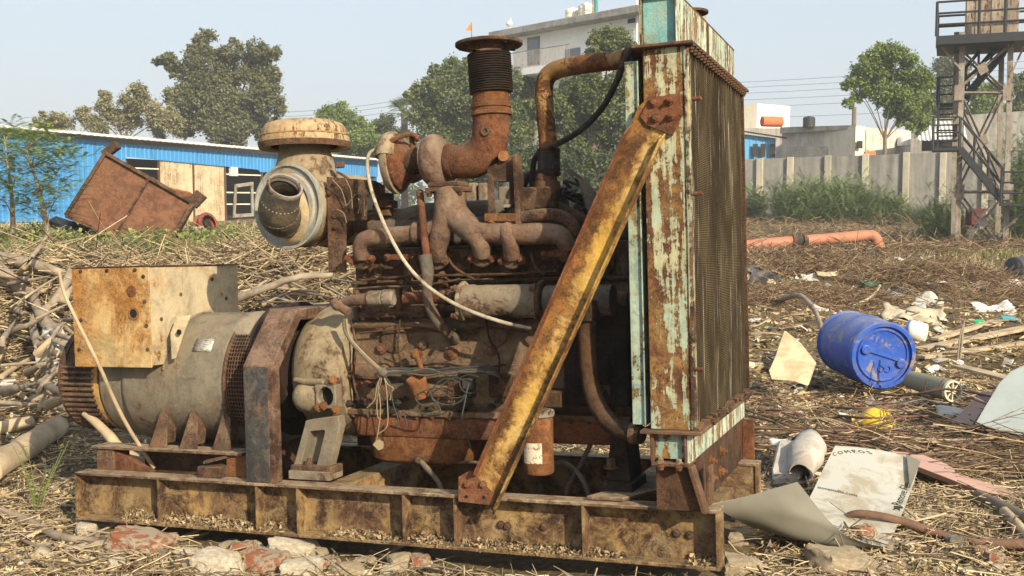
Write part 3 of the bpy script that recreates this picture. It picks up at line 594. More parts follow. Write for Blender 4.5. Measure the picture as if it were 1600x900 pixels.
# oil cooler cylinder with two clamps, pipe run to its left
oc = empty('oil_cooler'); oc.parent = eng
a, b = G(722,471,y=.17), G(846,470,y=.17); d = (b-a).normalized()
MB().lathe([(0,.05),(.01,.062),(.05,.064),(.06,.06),((b-a).length,.062)], a, d, 36).build('cylinder', M['cooler'], oc, smooth=40)
for p in (a, b-d*.005):
    MB().prism([p+Vector((0,0,.078))+d*-.0, p+Vector((0,-.05,.06)), p+Vector((0,-.074,.02)), p+Vector((0,-.07,-.045)), p+Vector((0,-.03,-.072)), p+Vector((0,.05,-.06)), p+Vector((0,.06,.05))], d*.018).build('clamp_ring', M['tan'] if p is a else M['rustdark'], oc, bevel=.005)
    for z in (.05,-.05): MB().bolt(p+Vector((-.0,-.055,z)), (-1,0,0), .010, .02).build('bolt', M['rust'], oc)
MB().lathe([(0,.056),(.25,.056)], b+d*.02, d, 28).build('cylinder_end', M['hose'], oc)
m = MB().tube([G(715,466,y=.19), G(690,465,y=.19), G(640,466,y=.19), G(632,466,y=.19)], [.020,.024,.024,.024], 16); m.build('cooler_pipe', M['rustred'], oc)
MB().lathe([(-.025,.027),(-.02,.032),(.02,.032),(.025,.027)], G(608,465,y=.19), (1,0,0), 20).build('coupling', M['steel'], oc, bevel=.002)
MB().lathe([(-.035,.025),(-.03,.030),(.03,.030),(.035,.025)], G(588,466,y=.19), (1,0,0), 20).build('coupling', M['tangrey'], oc, bevel=.002)
MB().tube([G(578,468,y=.19), G(560,469,y=.19), G(548,470,y=.2), G(536,474,y=.2), G(527,478,y=.18), G(520,468,y=.17)], [.022,.022,.022,.02,.02,.018], 14).build('elbow_pipe', M['manifold'], oc, smooth=60)
MB().tube([G(545,488,y=.19), G(533,480,y=.19), G(524,474,y=.18)], .018, 12).build('elbow_pipe', M['manifold'], oc, smooth=60)
for px in (700, 712): MB().lathe([(-.004,.027),(.004,.027)], G(px,466,y=.19), (1,0,0), 18).build('hose_clamp', M['oily'], oc)
# thin lines, clips and small fittings crowding the side of the block
for i,(pts,r_,mt) in enumerate([
    ([(552,452),(600,448),(650,447),(700,440),(718,436)],.0045,'rust'),([(560,520),(610,516),(655,512),(700,520),(760,512),(830,520)],.004,'rustdark'),([(565,438),(640,432),(720,430),(800,428),(870,424)],.0055,'rustdark'),
    ([(600,560),(640,572),(690,568),(740,575),(790,570)],.004,'oily'),([(548,500),(556,540),(552,590),(560,625)],.005,'rust'),([(760,500),(765,530),(780,560),(775,600)],.004,'oily'),([(625,500),(622,540),(628,575)],.0035,'rustdark'),
    ([(700,395),(705,412),(720,425),(740,436)],.006,'rustdark'),([(830,395),(835,415),(850,430)],.006,'rust')]):
    MB().tube([G(x,y,y=BY0-.035) for x,y in pts], r_, 7, sm=5).build('fuel_line', M[mt], blk, smooth=60)
for i in range(30):
    px, py = rnd.uniform(556,860), rnd.uniform(425,632)
    if 700<px<860 and 436<py<510: continue
    p = G(px,py,y=BY0-.012); r_ = rnd.uniform(.006,.013)
    if i%3: MB().lathe([(-.02,r_*1.8),(0,r_*1.5)], p, (0,-1,0), 10).bolt(p, (rnd.uniform(-.2,.2),-1,0), r_, rnd.uniform(.008,.02)).build('fitting', M[('rust','rustdark','block')[i%3 if i%2 else 2]], blk)
    else: MB().box((p.x-r_*2,p.y-.012,p.z-r_),(p.x+r_*2,p.y+.02,p.z+r_*1.4)).build('clip', M['rustdark'], blk, bevel=.003)
# caked grease along the rail and on the mount
for i in range(16):
    p = G(rnd.uniform(545,800), rnd.uniform(622,640), y=BY0-.03); MB().lathe([(-.012,.002),(-.006,rnd.uniform(.012,.03)),(.004,rnd.uniform(.008,.02)),(.010,.002)], p, (0,-.3,1), 10, caps=False).build('grease_cake', M['oily'], blk, smooth=60, wob=.006, ws=60)
# filler cup and its stem
cu = G(655,607,y=.2)
MB().lathe([(-.04,.015),(-.035,.03),(.0,.034),(.025,.038),(.04,.04),(.045,.038),(.04,.03),(.0,.026)], cu, (-.15,-.35,1), 26, caps=False).build('filler_cup', M['orangerust'], eng, smooth=50)
MB().tube([G(662,592,y=.24), G(656,570,y=.22), G(650,556,y=.2)], [.012,.010,.012], 10).lathe([(-.01,.016),(.012,.016)], G(648,552,y=.2), (-.2,-.4,1), 12).build('dipstick_stem', M['orangerust'], eng)
MB().tube([G(665,610,y=.24), G(690,612,y=.25), G(710,610,y=.26)], [.028,.025,.025], 12).build('filler_pipe', M['rust'], eng)
# wiring
har = empty('wiring_harness'); har.parent = eng
def wire(pts, r, mat): MB().tube(pts, r, 6, sm=5).build('wire', mat, har)
wire([G(537,498,y=.17), G(540,520,y=.17), G(560,548,y=.16), G(585,572,y=.15), G(598,582,y=.15)], .007, M['hose'])
wire([G(541,498,y=.17), G(546,525,y=.17), G(568,552,y=.16), G(598,580,y=.15)], .005, M['wire_tan'])
MB().lathe([(-.02,.012),(.0,.02),(.02,.014)], G(598,582,y=.15), (1,0,-.6), 10).build('tape_lump', M['hose'], har)
for i in range(8):
    e = [(575,640),(590,650),(605,665),(622,655),(590,680),(612,612),(630,600),(585,625)][i]
    pts = [G(598,584,y=.15), G(598+(e[0]-598)*.3+rnd.uniform(-6,6), 600, y=.14)]
    pts.append(G((598+e[0])/2+rnd.uniform(-14,14), (e[1]+600)/2, y=.14)); pts.append(G(e[0],e[1],y=.14)); pts.append(G(e[0]+rnd.uniform(-14,6), e[1]+rnd.uniform(4,14), y=.14))
    wire(pts, .0021, M['wire_tan'] if i % 3 else M['wire_green'])
for i in range(7):
    yo = rnd.uniform(-3,5); wire([G(600,580+yo,y=.15)]+[G(px, 579+yo+rnd.uniform(-5,5), y=.2) for px in (620,645,670,700,735,770)]+[G(780,590,y=.23)], .0025+rnd.random()*.002, (M['wire_dark'],M['wire_green'],M['hose'])[i%3])
for c, r_ in (((712,606),20),((700,612),26),((735,600),18),((668,622),16)):
    wire([G(c[0]+r_*math.cos(a/8*6.3)*(1+rnd.uniform(-.2,.2)), c[1]+r_*.8*math.sin(a/8*6.3), y=.17) for a in range(8)], .0022, (M['wire_green'],M['wire_dark'])[c[0]%2])
wire([G(732,600,y=.2),G(727,625,y=.17),G(722,655,y=.17),G(730,680,y=.17),G(736,700,y=.18)], .003, M['wire_green'])
wire([G(668,612,y=.2),G(688,640,y=.15),G(672,648,y=.15),G(640,640,y=.15)], .003, M['wire_green'])
wire([G(630,640,y=.15),G(634,655,y=.14),G(636,668,y=.14)], .003, M['wire_dark'])
MB().lathe([(-.006,.02),(.006,.02)], G(592,695,y=.15), (.3,-1,0), 8).build('wire_knot', M['wire_tan'], har, wob=.008, ws=60)
MB().box(tuple(G(722,608,y=.2)), tuple(G(738,592,y=.2)+Vector((0,.03,0)))).build('connector', M['wire_dark'], har, bevel=.003)
# tubes dangling inside the skid
MB().tube([G(868,725,y=.3), G(885,724,y=.28), G(905,742,y=.25), G(918,768,y=.25), G(920,782,y=.25)], .010, 10).build('dangling_hose', M['hose'], eng)
MB().tube([G(925,690,y=.3), G(910,720,y=.3), G(890,755,y=.3), G(884,780,y=.3)], .009, 10).build('dangling_hose', M['hose'], eng)
# front engine mount
m = MB(); a = G(940,735,y=.12); m.box((a.x,.12,.201),(a.x+.11,.32,.25)).prism([(a.x+.01,.14,.25),(a.x+.10,.14,.25),(a.x+.085,.14,.42),(a.x+.03,.14,.42)],(0,.16,0)); mt = m.build('front_mount', M['oily'], eng, bevel=.006)
MB().bolt(G(955,730,y=.115),(0,0,1),.018,.03).build('bolt', M['rustdark'], mt)
MB().prism([(a.x-.03,.03,.205),(a.x+.1,.03,.205),(a.x+.3,.45,.205),(a.x+.14,.45,.205)],(0,0,.012)).build('mount_plate', M['skidflat'], mt, bevel=.002)
MB().box((a.x+.04,.2,.1),(a.x+.2,.24,.2)).build('mount_leg', M['skid'], mt)
# ---- flywheel housing
fh = empty('flywheel_housing'); fh.parent = gen
fcx = Vector((0,.46,.60))
m = MB().lathe([(-1.79,.16),(-1.775,.22),(-1.74,.255),(-1.68,.275),(-1.58,.28),(-1.52,.27),(-1.515,.2)], fcx, (1,0,0), 48); m.build('housing_shell', M['tan'], fh, smooth=50)
MB().lathe([(-1.97,.255),(-1.965,.275),(-1.93,.275),(-1.92,.25),(-1.80,.25)], fcx, (1,0,0), 44).build('coupling_ring', M['oily'], fh, smooth=40)
MB().lathe([(-1.885,.286),(-1.86,.286)], fcx, (1,0,0), 44).build('coupling_flange', M['oily'], fh)
p = G(483,622,y=.17)
m = MB().tube([p+Vector((-.05,.06,.02)), p+Vector((-.02,.02,.0)), p+Vector((.05,.01,-.005))], [.045,.062,.055], 16); m.build('sensor_bulge', M['tan'], fh, smooth=60)
o = []; i_ = []
cx_, cz_ = G(508,620,y=.13).x, G(508,620,y=.13).z
for k in range(12):
    a = R(30*k+15); rr0 = .062/max(abs(math.cos(a)),abs(math.sin(a)))*.75; o.append((cx_+rr0*math.cos(a),.13,cz_+rr0*math.sin(a))); i_.append((cx_+.034*math.cos(a),.13,cz_+.038*math.sin(a)))
MB().ring(o, i_, (0,.05,0)).build('inspection_frame', M['tangrey'], fh, bevel=.004)
MB().lathe([(0,.04),(.004,.04)], (cx_,.172,cz_), (0,-1,0), 20).build('inspection_hole', M['black'], fh)
for px, py in ((520,594),(505,634),(525,641),(497,637)):
    q = G(px,py,y=.125); MB().lathe([(-.03,.008),(.0,.008)], q, (.35,-1,0), 8).bolt(q, (.35,-1,0), .012, .016).build('bolt', M['orangerust'], fh)
m = MB().tube([G(462,594,y=.2), G(480,597,y=.165), G(505,596,y=.15)], [.012,.013,.012], 8); m.build('cast_lip', M['tan'], fh, smooth=60)
# foot with window
yf = .10
o = [G(478,657,y=yf),G(528,650,y=yf),G(531,664,y=yf),G(512,742,y=yf),G(455,742,y=yf)]; i_ = [G(484,674,y=yf),G(506,672,y=yf),G(507,676,y=yf),G(494,728,y=yf),G(468,730,y=yf)]
MB().ring(o, i_, (0,.05,0)).build('mount_foot', M['tangrey'], fh, bevel=.003)
MB().prism([G(478,657,y=yf+.05),G(528,650,y=yf+.05),G(531,664,y=yf+.05),G(512,742,y=yf+.05),G(455,742,y=yf+.05)], (0,.006,0)).build('foot_back', M['tangrey'], fh)
a, b = G(452,748,y=.07), G(515,738,y=.07); MB().box((a.x,.065,a.z),(b.x,.17,b.z)).build('foot_pad', M['tangrey'], fh, bevel=.002)
a, b = G(454,738,y=.075), G(517,730,y=.075); MB().box((a.x,.075,a.z),(b.x,.165,b.z)).build('foot_pad', M['rust'], fh, bevel=.002)
MB().bolt(G(483,732,y=.1), (0,0,1), .016, .03, .01).build('bolt', M['rust'], fh)
# ---- guard arch
x0, x1 = -1.84, -1.705
O = [(0,.2),(0,.655),(.19,.868),(.73,.868),(.92,.655),(.92,.2)]; I = [(.052,.2),(.052,.64),(.21,.82),(.71,.82),(.868,.64),(.868,.2)]
m = MB(); vs = []
for (xx, pl) in ((x0,O),(x1,O),(x0,I),(x1,I)): vs += [(xx,y,z) for y,z in pl]
fs = []
for k in range(5): fs += [(k,k+1,6+k+1,6+k),(12+k,18+k,18+k+1,12+k+1),(k,12+k,12+k+1,k+1),(6+k,6+k+1,18+k+1,18+k)]
fs += [(0,6,18,12),(5,17,23,11)]
m.add(vs, fs); m.build('guard_arch', M['arch'], gen, bevel=.005)
MB().box((x0+.004,-.0025,.203),(x1-.022,.0,.652)).build('post_face', M['archface'], gen, bevel=.001)
# ---- alternator
alt = empty('alternator'); alt.parent = gen
ac = Vector((0,.46,.555))
MB().lathe([(-2.74,.20),(-2.735,.255),(-2.715,.262),(-2.60,.27),(-2.585,.285),(-2.57,.288),(-2.10,.288),(-2.085,.292),(-2.06,.292),(-2.05,.285),(-1.93,.27),(-1.90,.25)], ac, (1,0,0), 64).build('stator_drum', M['tangrey'], alt, smooth=35)
# vent grille set into the drum
vg = empty('vent_grille'); vg.parent = alt
MB().lathe([(-2.045,.289),(-1.935,.289)], ac, (1,0,0), 26, caps=False, a0=-44, a1=36, ref=(0,-1,0)).build('backing', M['black'], vg)
m = MB()
for k in range(25):
    a = R(-43+k*79/24); u = Vector((0,-math.cos(a),-math.sin(a)))
    m.bar(ac+Vector((-2.045,0,0))+u*.296, ac+Vector((-1.935,0,0))+u*.296, .004, .004, u)
for x in np.linspace(-2.043,-1.937,9): m.tube([ac+Vector((x,-math.cos(R(a))*.299,-math.sin(R(a))*.299)) for a in range(-44,37,5)], .0018, 4, sm=1)
m.tube([ac+Vector((-2.05,-math.cos(R(a))*.298,-math.sin(R(a))*.298)) for a in range(-45,38,4)], .006, 6, sm=1); m.tube([ac+Vector((-1.93,-math.cos(R(a))*.298,-math.sin(R(a))*.298)) for a in range(-45,38,4)], .006, 6, sm=1)
m.build('grille_bars', M['rust'], vg, smooth=0)
s_ = NT('data_plate'); sp = s_.n('SeparateXYZ'); s_.l(s_.co, sp.inputs[0])
M['plate'] = s_.fin(s_.mix(s_.ramp(s_.noise(1,3,.5,0,s_.mp(sc=(60,200,260))), [(.5,0.0),(.54,1.0)]), (.42,.40,.35), (.2,.19,.17)), .5, metal=.3)
pl = []
for a in (28,32,36,40): pl.append([ac+Vector((x,-math.cos(R(a))*.292,math.sin(R(a))*.292)) for x in (-2.235,-2.14)])
MB().grid(pl).build('data_plate', M['plate'], alt, solid=.002)
# lifting lug ring around the drum's left shoulder
m = MB().tube([ac+Vector((-2.365+.03*max(0,(a-20)/70),-math.cos(R(a))*.292,math.sin(R(a))*.292)) for a in range(12,100,8)], .006, 8, sm=1); m.build('weld_seam', M['tangrey'], alt)
m = MB().prism([G(271,495,y=.18)+Vector((0,.03,0)), G(300,492,y=.22), G(290,515,y=.19), G(276,560,y=.16), G(270,562,y=.16), G(268,520,y=.17)], (0,-.010,0)); m.build('side_lug', M['cream'], alt, bevel=.003)
MB().lathe([(0,.012),(.003,.012)], G(280,519,y=.164), (0,-1,0), 14).build('lug_hole', M['black'], alt)
# louvred end cowl
cow = empty('end_cowl'); cow.parent = alt
m = MB()
def cowpt(a, r): return (ac.y-math.cos(R(a))*r, ac.z+math.sin(R(a))*r)
m.lathe([(-2.97,.19),(-2.965,.238),(-2.95,.243),(-2.76,.243),(-2.755,.20)], ac, (1,0,0), 44); m.build('cowl_shell', M['rust'], cow, smooth=40)
for k in range(14):
    a0 = 16-k*5.6; y0, z0 = cowpt(a0, .246); y1, z1 = cowpt(a0-2.2, .256)
    MB().prism([(-2.955,y0,z0),(-2.955,y1,z1),(-2.955,y1+.004,z1-.006),(-2.955,y0+.008,z0-.006)], (.18,0,0)).build('louvre', M['rust'], cow)
MB().lathe([(-2.975,.25),(-2.945,.25)], ac, (1,0,0), 44).build('cowl_rim', M['rust'], cow); MB().lathe([(-2.785,.25),(-2.755,.25)], ac, (1,0,0), 44).build('cowl_rim', M['creamrust'], cow)
# terminal box
tb = empty('terminal_box'); tb.parent = alt
xs = (G(115,500,y=.1).x, G(230,500,y=.1).x, G(368,450,y=.1).x)
z1 = 1.052
bx = -2.362
MB().box((xs[0]+.004,.106,.637),(bx-.004,.715,z1-.003)).build('box_body', M['cream'], tb, bevel=.004)
MB().box((bx-.004,.103,.640),(bx,.712,z1-.001)).build('side_panel', M['cream'], tb, bevel=.001)
MB().box((xs[0],.098,.632),(bx+.002,.1055,z1)).build('front_panel', M['creamrust'], tb, bevel=.002)
MB().box((xs[0]-.003,.094,z1),(bx+.008,.72,z1+.006)).build('box_lid', M['rust'], tb, bevel=.002)
for py_, pz in ((.30,.93),(.17,.83),(.52,.99),(.62,.90)): MB().bolt((bx,py_,pz),(1,0,0),.006,.006).build('screw', M['rust'], tb)
MB().lathe([(0,.024),(.004,.024),(.005,.02),(.003,.0)], G(206,455,y=.099), (0,-1,0), 24).build('blanking_plug', M['rustred'], tb)
MB().lathe([(.0,.028),(.004,.028),(.004,.019),(.0,.019)], G(209,490,y=.099), (0,-1,0), 24, caps=False).build('gland_ring', M['orangerust'], tb)
MB().lathe([(0,.019),(.002,.019)], G(209,490,y=.099), (0,-1,0), 20).build('gland_hole', M['black'], tb)
for px, py in ((126,424),(167,423),(211,422),(224,432),(226,471),(229,509),(231,546),(124,546),(127,500)):
    MB().bolt(G(px,py,y=.098 if px<240 else .11), (0,-1,0), .006, .006).build('screw', M['rust'], tb)
# feet and base plate
MB().box((-2.66,.06,.29),(-1.90,.16,.302)).build('foot_plate', M['skidflat'], alt, bevel=.002)
MB().box((-2.66,.76,.29),(-1.90,.86,.302)).build('foot_plate', M['skidflat'], alt, bevel=.002)
for px0, px1 in ((236,262),(283,306),(334,352)):
    a = G(px0,690,y=.10); MB().prism([(a.x,.09,.302),(a.x,.24,.302),(a.x,.26,.40),(a.x,.2,.44),(a.x,.175,.44)], (.012,0,0)).build('foot_rib', M['rust'], alt, bevel=.002)
    MB().prism([(a.x-.004,.09,.302),(a.x+.085,.09,.302),(a.x+.03,.17,.42),(a.x-.004,.175,.45)], (0,.008,0)).build('foot_gusset', M['rust'], alt, bevel=.002)
MB().box((-2.5,.2,.14),(-1.95,.72,.285)).build('base_rail', M['rustdark'], alt, bevel=.004)
MB().box((-2.64,.07,.2),(-2.55,.17,.29)).build('foot_block', M['rust'], alt, bevel=.003)
MB().prism([(-2.56,.08,.2),(-2.36,.08,.2),(-2.56,.08,.288)],(0,.03,0)).build('foot_wedge', M['rustred'], alt, bevel=.002)
a = G(308,738,y=.03); MB().box((a.x,.03,.2),(a.x+.11,.12,.245)).build('foot_block', M['rust'], alt, bevel=.003)
MB().bar(G(320,722,y=.06), G(384,705,y=.12), .05, .012).build('foot_strap', M['rust'], alt, bevel=.002)
MB().box((-1.99,.08,.2),(-1.87,.16,.29)).build('foot_block', M['orangerust'], alt, bevel=.003)
# ---- air cleaner with rain cap
air = empty('air_cleaner'); air.parent = gen
cax = Vector((-.12,-.99,.0)).normalized()      # its open end faces the viewer
rA = .168
ca = G(451,323,y=.22)
m = MB().lathe([(.0,rA-.008),(-.004,rA),(-.02,rA),(-.03,rA-.010),(-.46,rA-.014),(-.50,rA-.05),(-.505,.02)], ca, cax, 56); m.build('canister', M['tan'], air, smooth=40)
MB().lathe([(-.01,rA+.003),(.012,rA+.004),(.014,rA-.004),(.004,rA-.012),(.003,rA-.030),(.012,rA-.036),(.014,rA-.055),(.006,rA-.062),(.01,rA-.08),(.035,.0)], ca, cax, 56, caps=False).build('end_cover', M['greyblue'], air, smooth=40)
q0 = ca+Vector((-.005,-.01,-.012))
q0 = ca+Vector((.015,-.01,-.035))
pth = [q0, q0+Vector((-.002,-.05,-.004)), q0+Vector((.012,-.10,.012)), q0+Vector((.045,-.14,.050)), q0+Vector((.088,-.17,.100))]
m = MB().tube(pth, [.088,.084,.078,.071,.062], 30, caps=False, sm=5)
inl = m.build('inlet_elbow', M['rubberdust'], air, smooth=60, solid=.008)
MB().tube([pth[0],pth[0]+Vector((-.008,-.022,0))], [.118,.104], 34, sm=1).build('inlet_collar', M['cream'], air, smooth=60)
nd = (pth[4]-pth[3]).normalized()
MB().lathe([(-.012,.069),(.0,.071),(.008,.069),(.006,.061),(-.02,.058)], pth[4], nd, 32, caps=False).build('inlet_rim', M['steel'], inl)
for k in (1,2,3):
    MB().lathe([(-.005,(.0855,.0795,.0725)[k-1]),(.005,(.085,.079,.072)[k-1])], pth[k], (pth[k+1]-pth[k-1]).normalized(), 30, caps=False).build('hose_clamp', M['cream'], inl, solid=.005)
cap0 = G(476,222,y=.34)
m = MB().lathe([(.0,.105),(-.05,.105),(-.055,.11),(-.15,.135),(-.2,.165)], cap0, (0,0,1), 40, caps=False); m.build('cap_neck', M['tan'], air, smooth=50)
MB().lathe([(-.02,.14),(-.025,.183),(-.005,.187),(.022,.182),(.026,.176),(.05,.172),(.072,.155),(.083,.12),(.088,.05),(.088,.0)], cap0, (0,0,1), 48, caps=False).build('rain_cap', M['capcream'] if 'capcream' in M else M['cream'], air, smooth=35, solid=.003)
MB().lathe([(-.020,.176),(-.026,.185),(-.006,.189),(-.004,.1885)], cap0, (0,0,1), 48, caps=False).build('cap_rim', M['rust'], air, solid=.003)
MB().lathe([(.020,.1835),(.024,.1835),(.026,.180)], cap0, (0,0,1), 48, caps=False).build('cap_bead', M['creamrust'], air, solid=.003)
for px, py in ((451,248),(531,258)): p = G(px,py,y=.3); MB().box((p.x-.018,.29,p.z-.012),(p.x+.018,.31,p.z+.012)).build('band_latch', M['rust'], air, bevel=.003)
for k in (.10,.26): MB().lathe([(-.008,rA-.004),(.008,rA-.004)], ca-cax*k, cax, 48).build('band', M['rust'], air)
# mounting plate of the air cleaner, a rusty angle
m = MB(); m.prism([G(510,276,y=.24),G(585,282,y=.24),G(585,300,y=.24),G(572,304,y=.24),G(572,344,y=.24),G(540,346,y=.24),G(540,426,y=.24),G(513,426,y=.24)], (0,.01,0)); m.build('cleaner_bracket', M['rust'], air, bevel=.002)
m = MB(); m.prism([G(585,282,y=.24),G(585,300,y=.24),G(600,345,y=.40),G(600,290,y=.40)], (0,.01,0)); m.build('cleaner_bracket', M['rust'], air, bevel=.002)
for px, py in ((523,287),(515,302),(524,355)): MB().bolt(G(px,py,y=.238),(0,-1,0),.008,.010).build('bolt', M['rustdark'], air)
a = G(590,318,y=.3); MB().lathe([(-.05,.03),(-.02,.03),(-.018,.05),(.01,.05),(.012,.035),(.04,.035)], G(602,318,y=.35), (0,0,1), 20).build('breather', M['rustdark'], air, bevel=.002)
# dry weeds snagged on the bracket
for i in range(8):
    a = G(535+rnd.uniform(-5,35), 345+rnd.uniform(-25,5), y=.22); b = a+Vector((rnd.uniform(-.06,.06),-.02,rnd.uniform(.03,.12)))
    MB().tube([a,(a+b)/2+Vector((.01,0,.01)),b], .0018, 4).build('dry_stalk', M['wire_tan'], air)
# ================================================================== GROUND
CP = np.array([(.68,3.43,.13),(-1.82,4.41,.02),(1.0,4.3,.09),(-1.49,5.27,-.02),(-2.6,4.4,.0),(0,3.0,.09),(-1,3.4,.05),(-.6,4.4,.03),(2,3.6,.05),(3,4.4,.05),(2.8,8,.0),(5,7,.05),
 (1.5,6,.02),(4,12,.12),(6.5,12,.15),(8,20,.22),(12,28,.15),(16,28,.15),(5,20,.25),(10,45,.62),(22,44,.70),(3,30,.3),(-3,6.2,.03),(-2.4,7.6,.10),(-4.2,8,.15),(-3.2,8.2,.18),
 (-4.6,10.2,.52),(-3.2,10.2,.58),(-1.8,10.4,.66),(-.4,9.5,.5),(-4,13,.66),(-6.5,13,.66),(-2,13,.76),(-6,16,.68),(-9,17,.68),(-3,18,.70),(-8,26,.62),(-15,38,.60),(-5,45,.6),(-8,60,.6),(0,14,.5),(1.5,10,.2),(0,24,.5),
 (0,90,.8),(60,90,.8),(-60,90,.8),(0,-6,0),(-7,0,0),(7,0,0),(0,250,1),(25,25,.3),(-25,20,.7),(0,0,.0),(8,6,.05),(-8,8,.3)])
def vnoise(x, y, s, seed=0):
    x = np.asarray(x, float)/s+seed*17.3; y = np.asarray(y, float)/s+seed*5.1
    xi, yi = np.floor(x), np.floor(y); fx, fy = x-xi, y-yi; fx = fx*fx*(3-2*fx); fy = fy*fy*(3-2*fy)
    h = lambda a, b: np.modf(np.abs(np.sin(a*127.1+b*311.7)*43758.5453))[0]
    return (h(xi,yi)*(1-fx)+h(xi+1,yi)*fx)*(1-fy)+(h(xi,yi+1)*(1-fx)+h(xi+1,yi+1)*fx)*fy-.5
def hgt(x, y):
    x = np.asarray(x, float); y = np.asarray(y, float); sc = 1+.12*np.abs(y)
    num = 0; den = 0
    for cx, cy, cz in CP:
        d2 = ((x-cx)**2+(y-cy)**2)/sc**2; w = 1/(d2+.05)**2; num = num+w*cz; den = den+w
    z = num/den
    near = np.clip((y-5.5)/3, 0, 1)
    z = z+vnoise(x,y,1.3,1)*.20*near+vnoise(x,y,.45,2)*(.035+.03*near)+vnoise(x,y,.16,3)*.028+vnoise(x,y,.07,4)*.012
    fp = (np.abs(x+.35) < 1.7) & (y > 3.2) & (y < 5.4)
    cap = .198+(x-.682)*.0254-(y-3.436)*.0567-.035
    return np.where(fp, np.minimum(z, cap), z)
def Wt(px, py, lift=0.0, dmax=80):          # where the pixel's ray meets the ground (raised by lift)
    r = Bw @ np.array([(px-800)/FPX, (py-450)/FPX, 1])
    t = np.geomspace(2.2, dmax, 900); X = r[0]*t; Y = r[1]*t; Z = CAMH+r[2]*t
    k = np.nonzero(Z < hgt(X, Y)+lift)[0]
    i = k[0] if len(k) else len(t)-1
    return Vector((X[i], Y[i], Z[i]))
xs = np.unique(np.concatenate([np.arange(-7.5,7.5,.055), -np.geomspace(7.5,420,46), np.geomspace(7.5,420,46)]))
ys = np.unique(np.concatenate([np.arange(2.2,13,.055), np.geomspace(13,600,80), np.linspace(-40,2.2,24)]))
XX, YY = np.meshgrid(xs, ys); ZZ = hgt(XX, YY)
nx, ny = len(xs), len(ys); idx = np.arange(nx*ny).reshape(ny, nx)
Fg = np.stack([idx[:-1,:-1], idx[:-1,1:], idx[1:,1:], idx[1:,:-1]], -1).reshape(-1, 4)
s = NT('dry_earth'); a = s.noise(1.2, 9, .7, .3); b = s.noise(26, 9, .78, .5); c = s.noise(90, 6, .75, .3); d = s.noise(.13, 5, .6)
col = s.ramp(b, [(.28,(.055,.040,.024)),(.43,(.16,.118,.068)),(.56,(.33,.25,.145)),(.72,(.52,.42,.26))])
col = s.mix(s.ramp(a, [(.40,0.0),(.62,.6)]), col, (.13,.10,.065))
col = s.mix(s.ramp(c, [(.55,0.0),(.68,.8)]), col, (.46,.38,.26))
col = s.mix(s.ramp(d, [(.45,0.0),(.6,.45)]), col, (.11,.115,.05))
M['earth'] = s.fin(col, .95, s.math('ADD', b, c), 1.0, .03, .1)
g_ = npmesh('ground', np.stack([XX,YY,ZZ],-1).reshape(-1,3), Fg, M['earth'], smooth=True); tag(g_, kind='structure')

# ================================================================== LITTER (beyond counting)
rs = np.random.RandomState(11)
def island(name, stops, rough=.9, bump=0):
    s = NT(name); g = s.n('NewGeometry'); col = s.ramp(g.outputs['Random Per Island'], stops)
    col = s.mix(s.ramp(s.noise(30,5,.7,.2), [(.4,0.0),(.7,.5)]), col, tuple(x*.5 for x in stops[0][1]))
    return s.fin(col, rough, spec=.15)
M['twig'] = island('twig_bark', [(0,(.07,.05,.034)),(.3,(.24,.18,.11)),(.6,(.42,.325,.20)),(.85,(.56,.44,.27)),(1,(.68,.55,.35))])
M['twigbrown'] = island('brown_twig', [(0,(.06,.038,.025)),(.35,(.17,.115,.07)),(.7,(.31,.215,.13)),(1,(.52,.39,.24))])
M['leaf'] = island('dry_leaf', [(0,(.14,.095,.05)),(.3,(.34,.25,.12)),(.65,(.55,.42,.22)),(1,(.70,.59,.37))])
M['chips'] = island('pale_chips', [(0,(.16,.13,.10)),(.5,(.34,.28,.20)),(.85,(.50,.43,.32)),(1,(.62,.57,.48))])
M['straw'] = island('dry_straw', [(0,(.15,.11,.06)),(.5,(.29,.22,.12)),(1,(.46,.37,.21))])
M['weed'] = island('weed_leaf', [(0,(.075,.10,.03)),(.5,(.16,.19,.06)),(1,(.30,.32,.12))])
def sampleXY(n, y0, y1, x0=-.62, x1=.62, p=2.0):
    u = rs.rand(n); a = 1-p
    y = (y0**a+u*(y1**a-y0**a))**(1/a) if abs(a) > 1e-6 else y0*(y1/y0)**u
    return (x0+(x1-x0)*rs.rand(n))*y, y
def outside_gen(x, y):        # keep litter out of the machine's body but allow it under the skid
    u = np.array([1,.0]);
    lx = .931*(x-.682)-.3647*(y-3.436); ly = .364*(x-.682)+.931*(y-3.436)
    return ~((lx > -2.75) & (lx < .04) & (ly > -.03) & (ly < 1.0))
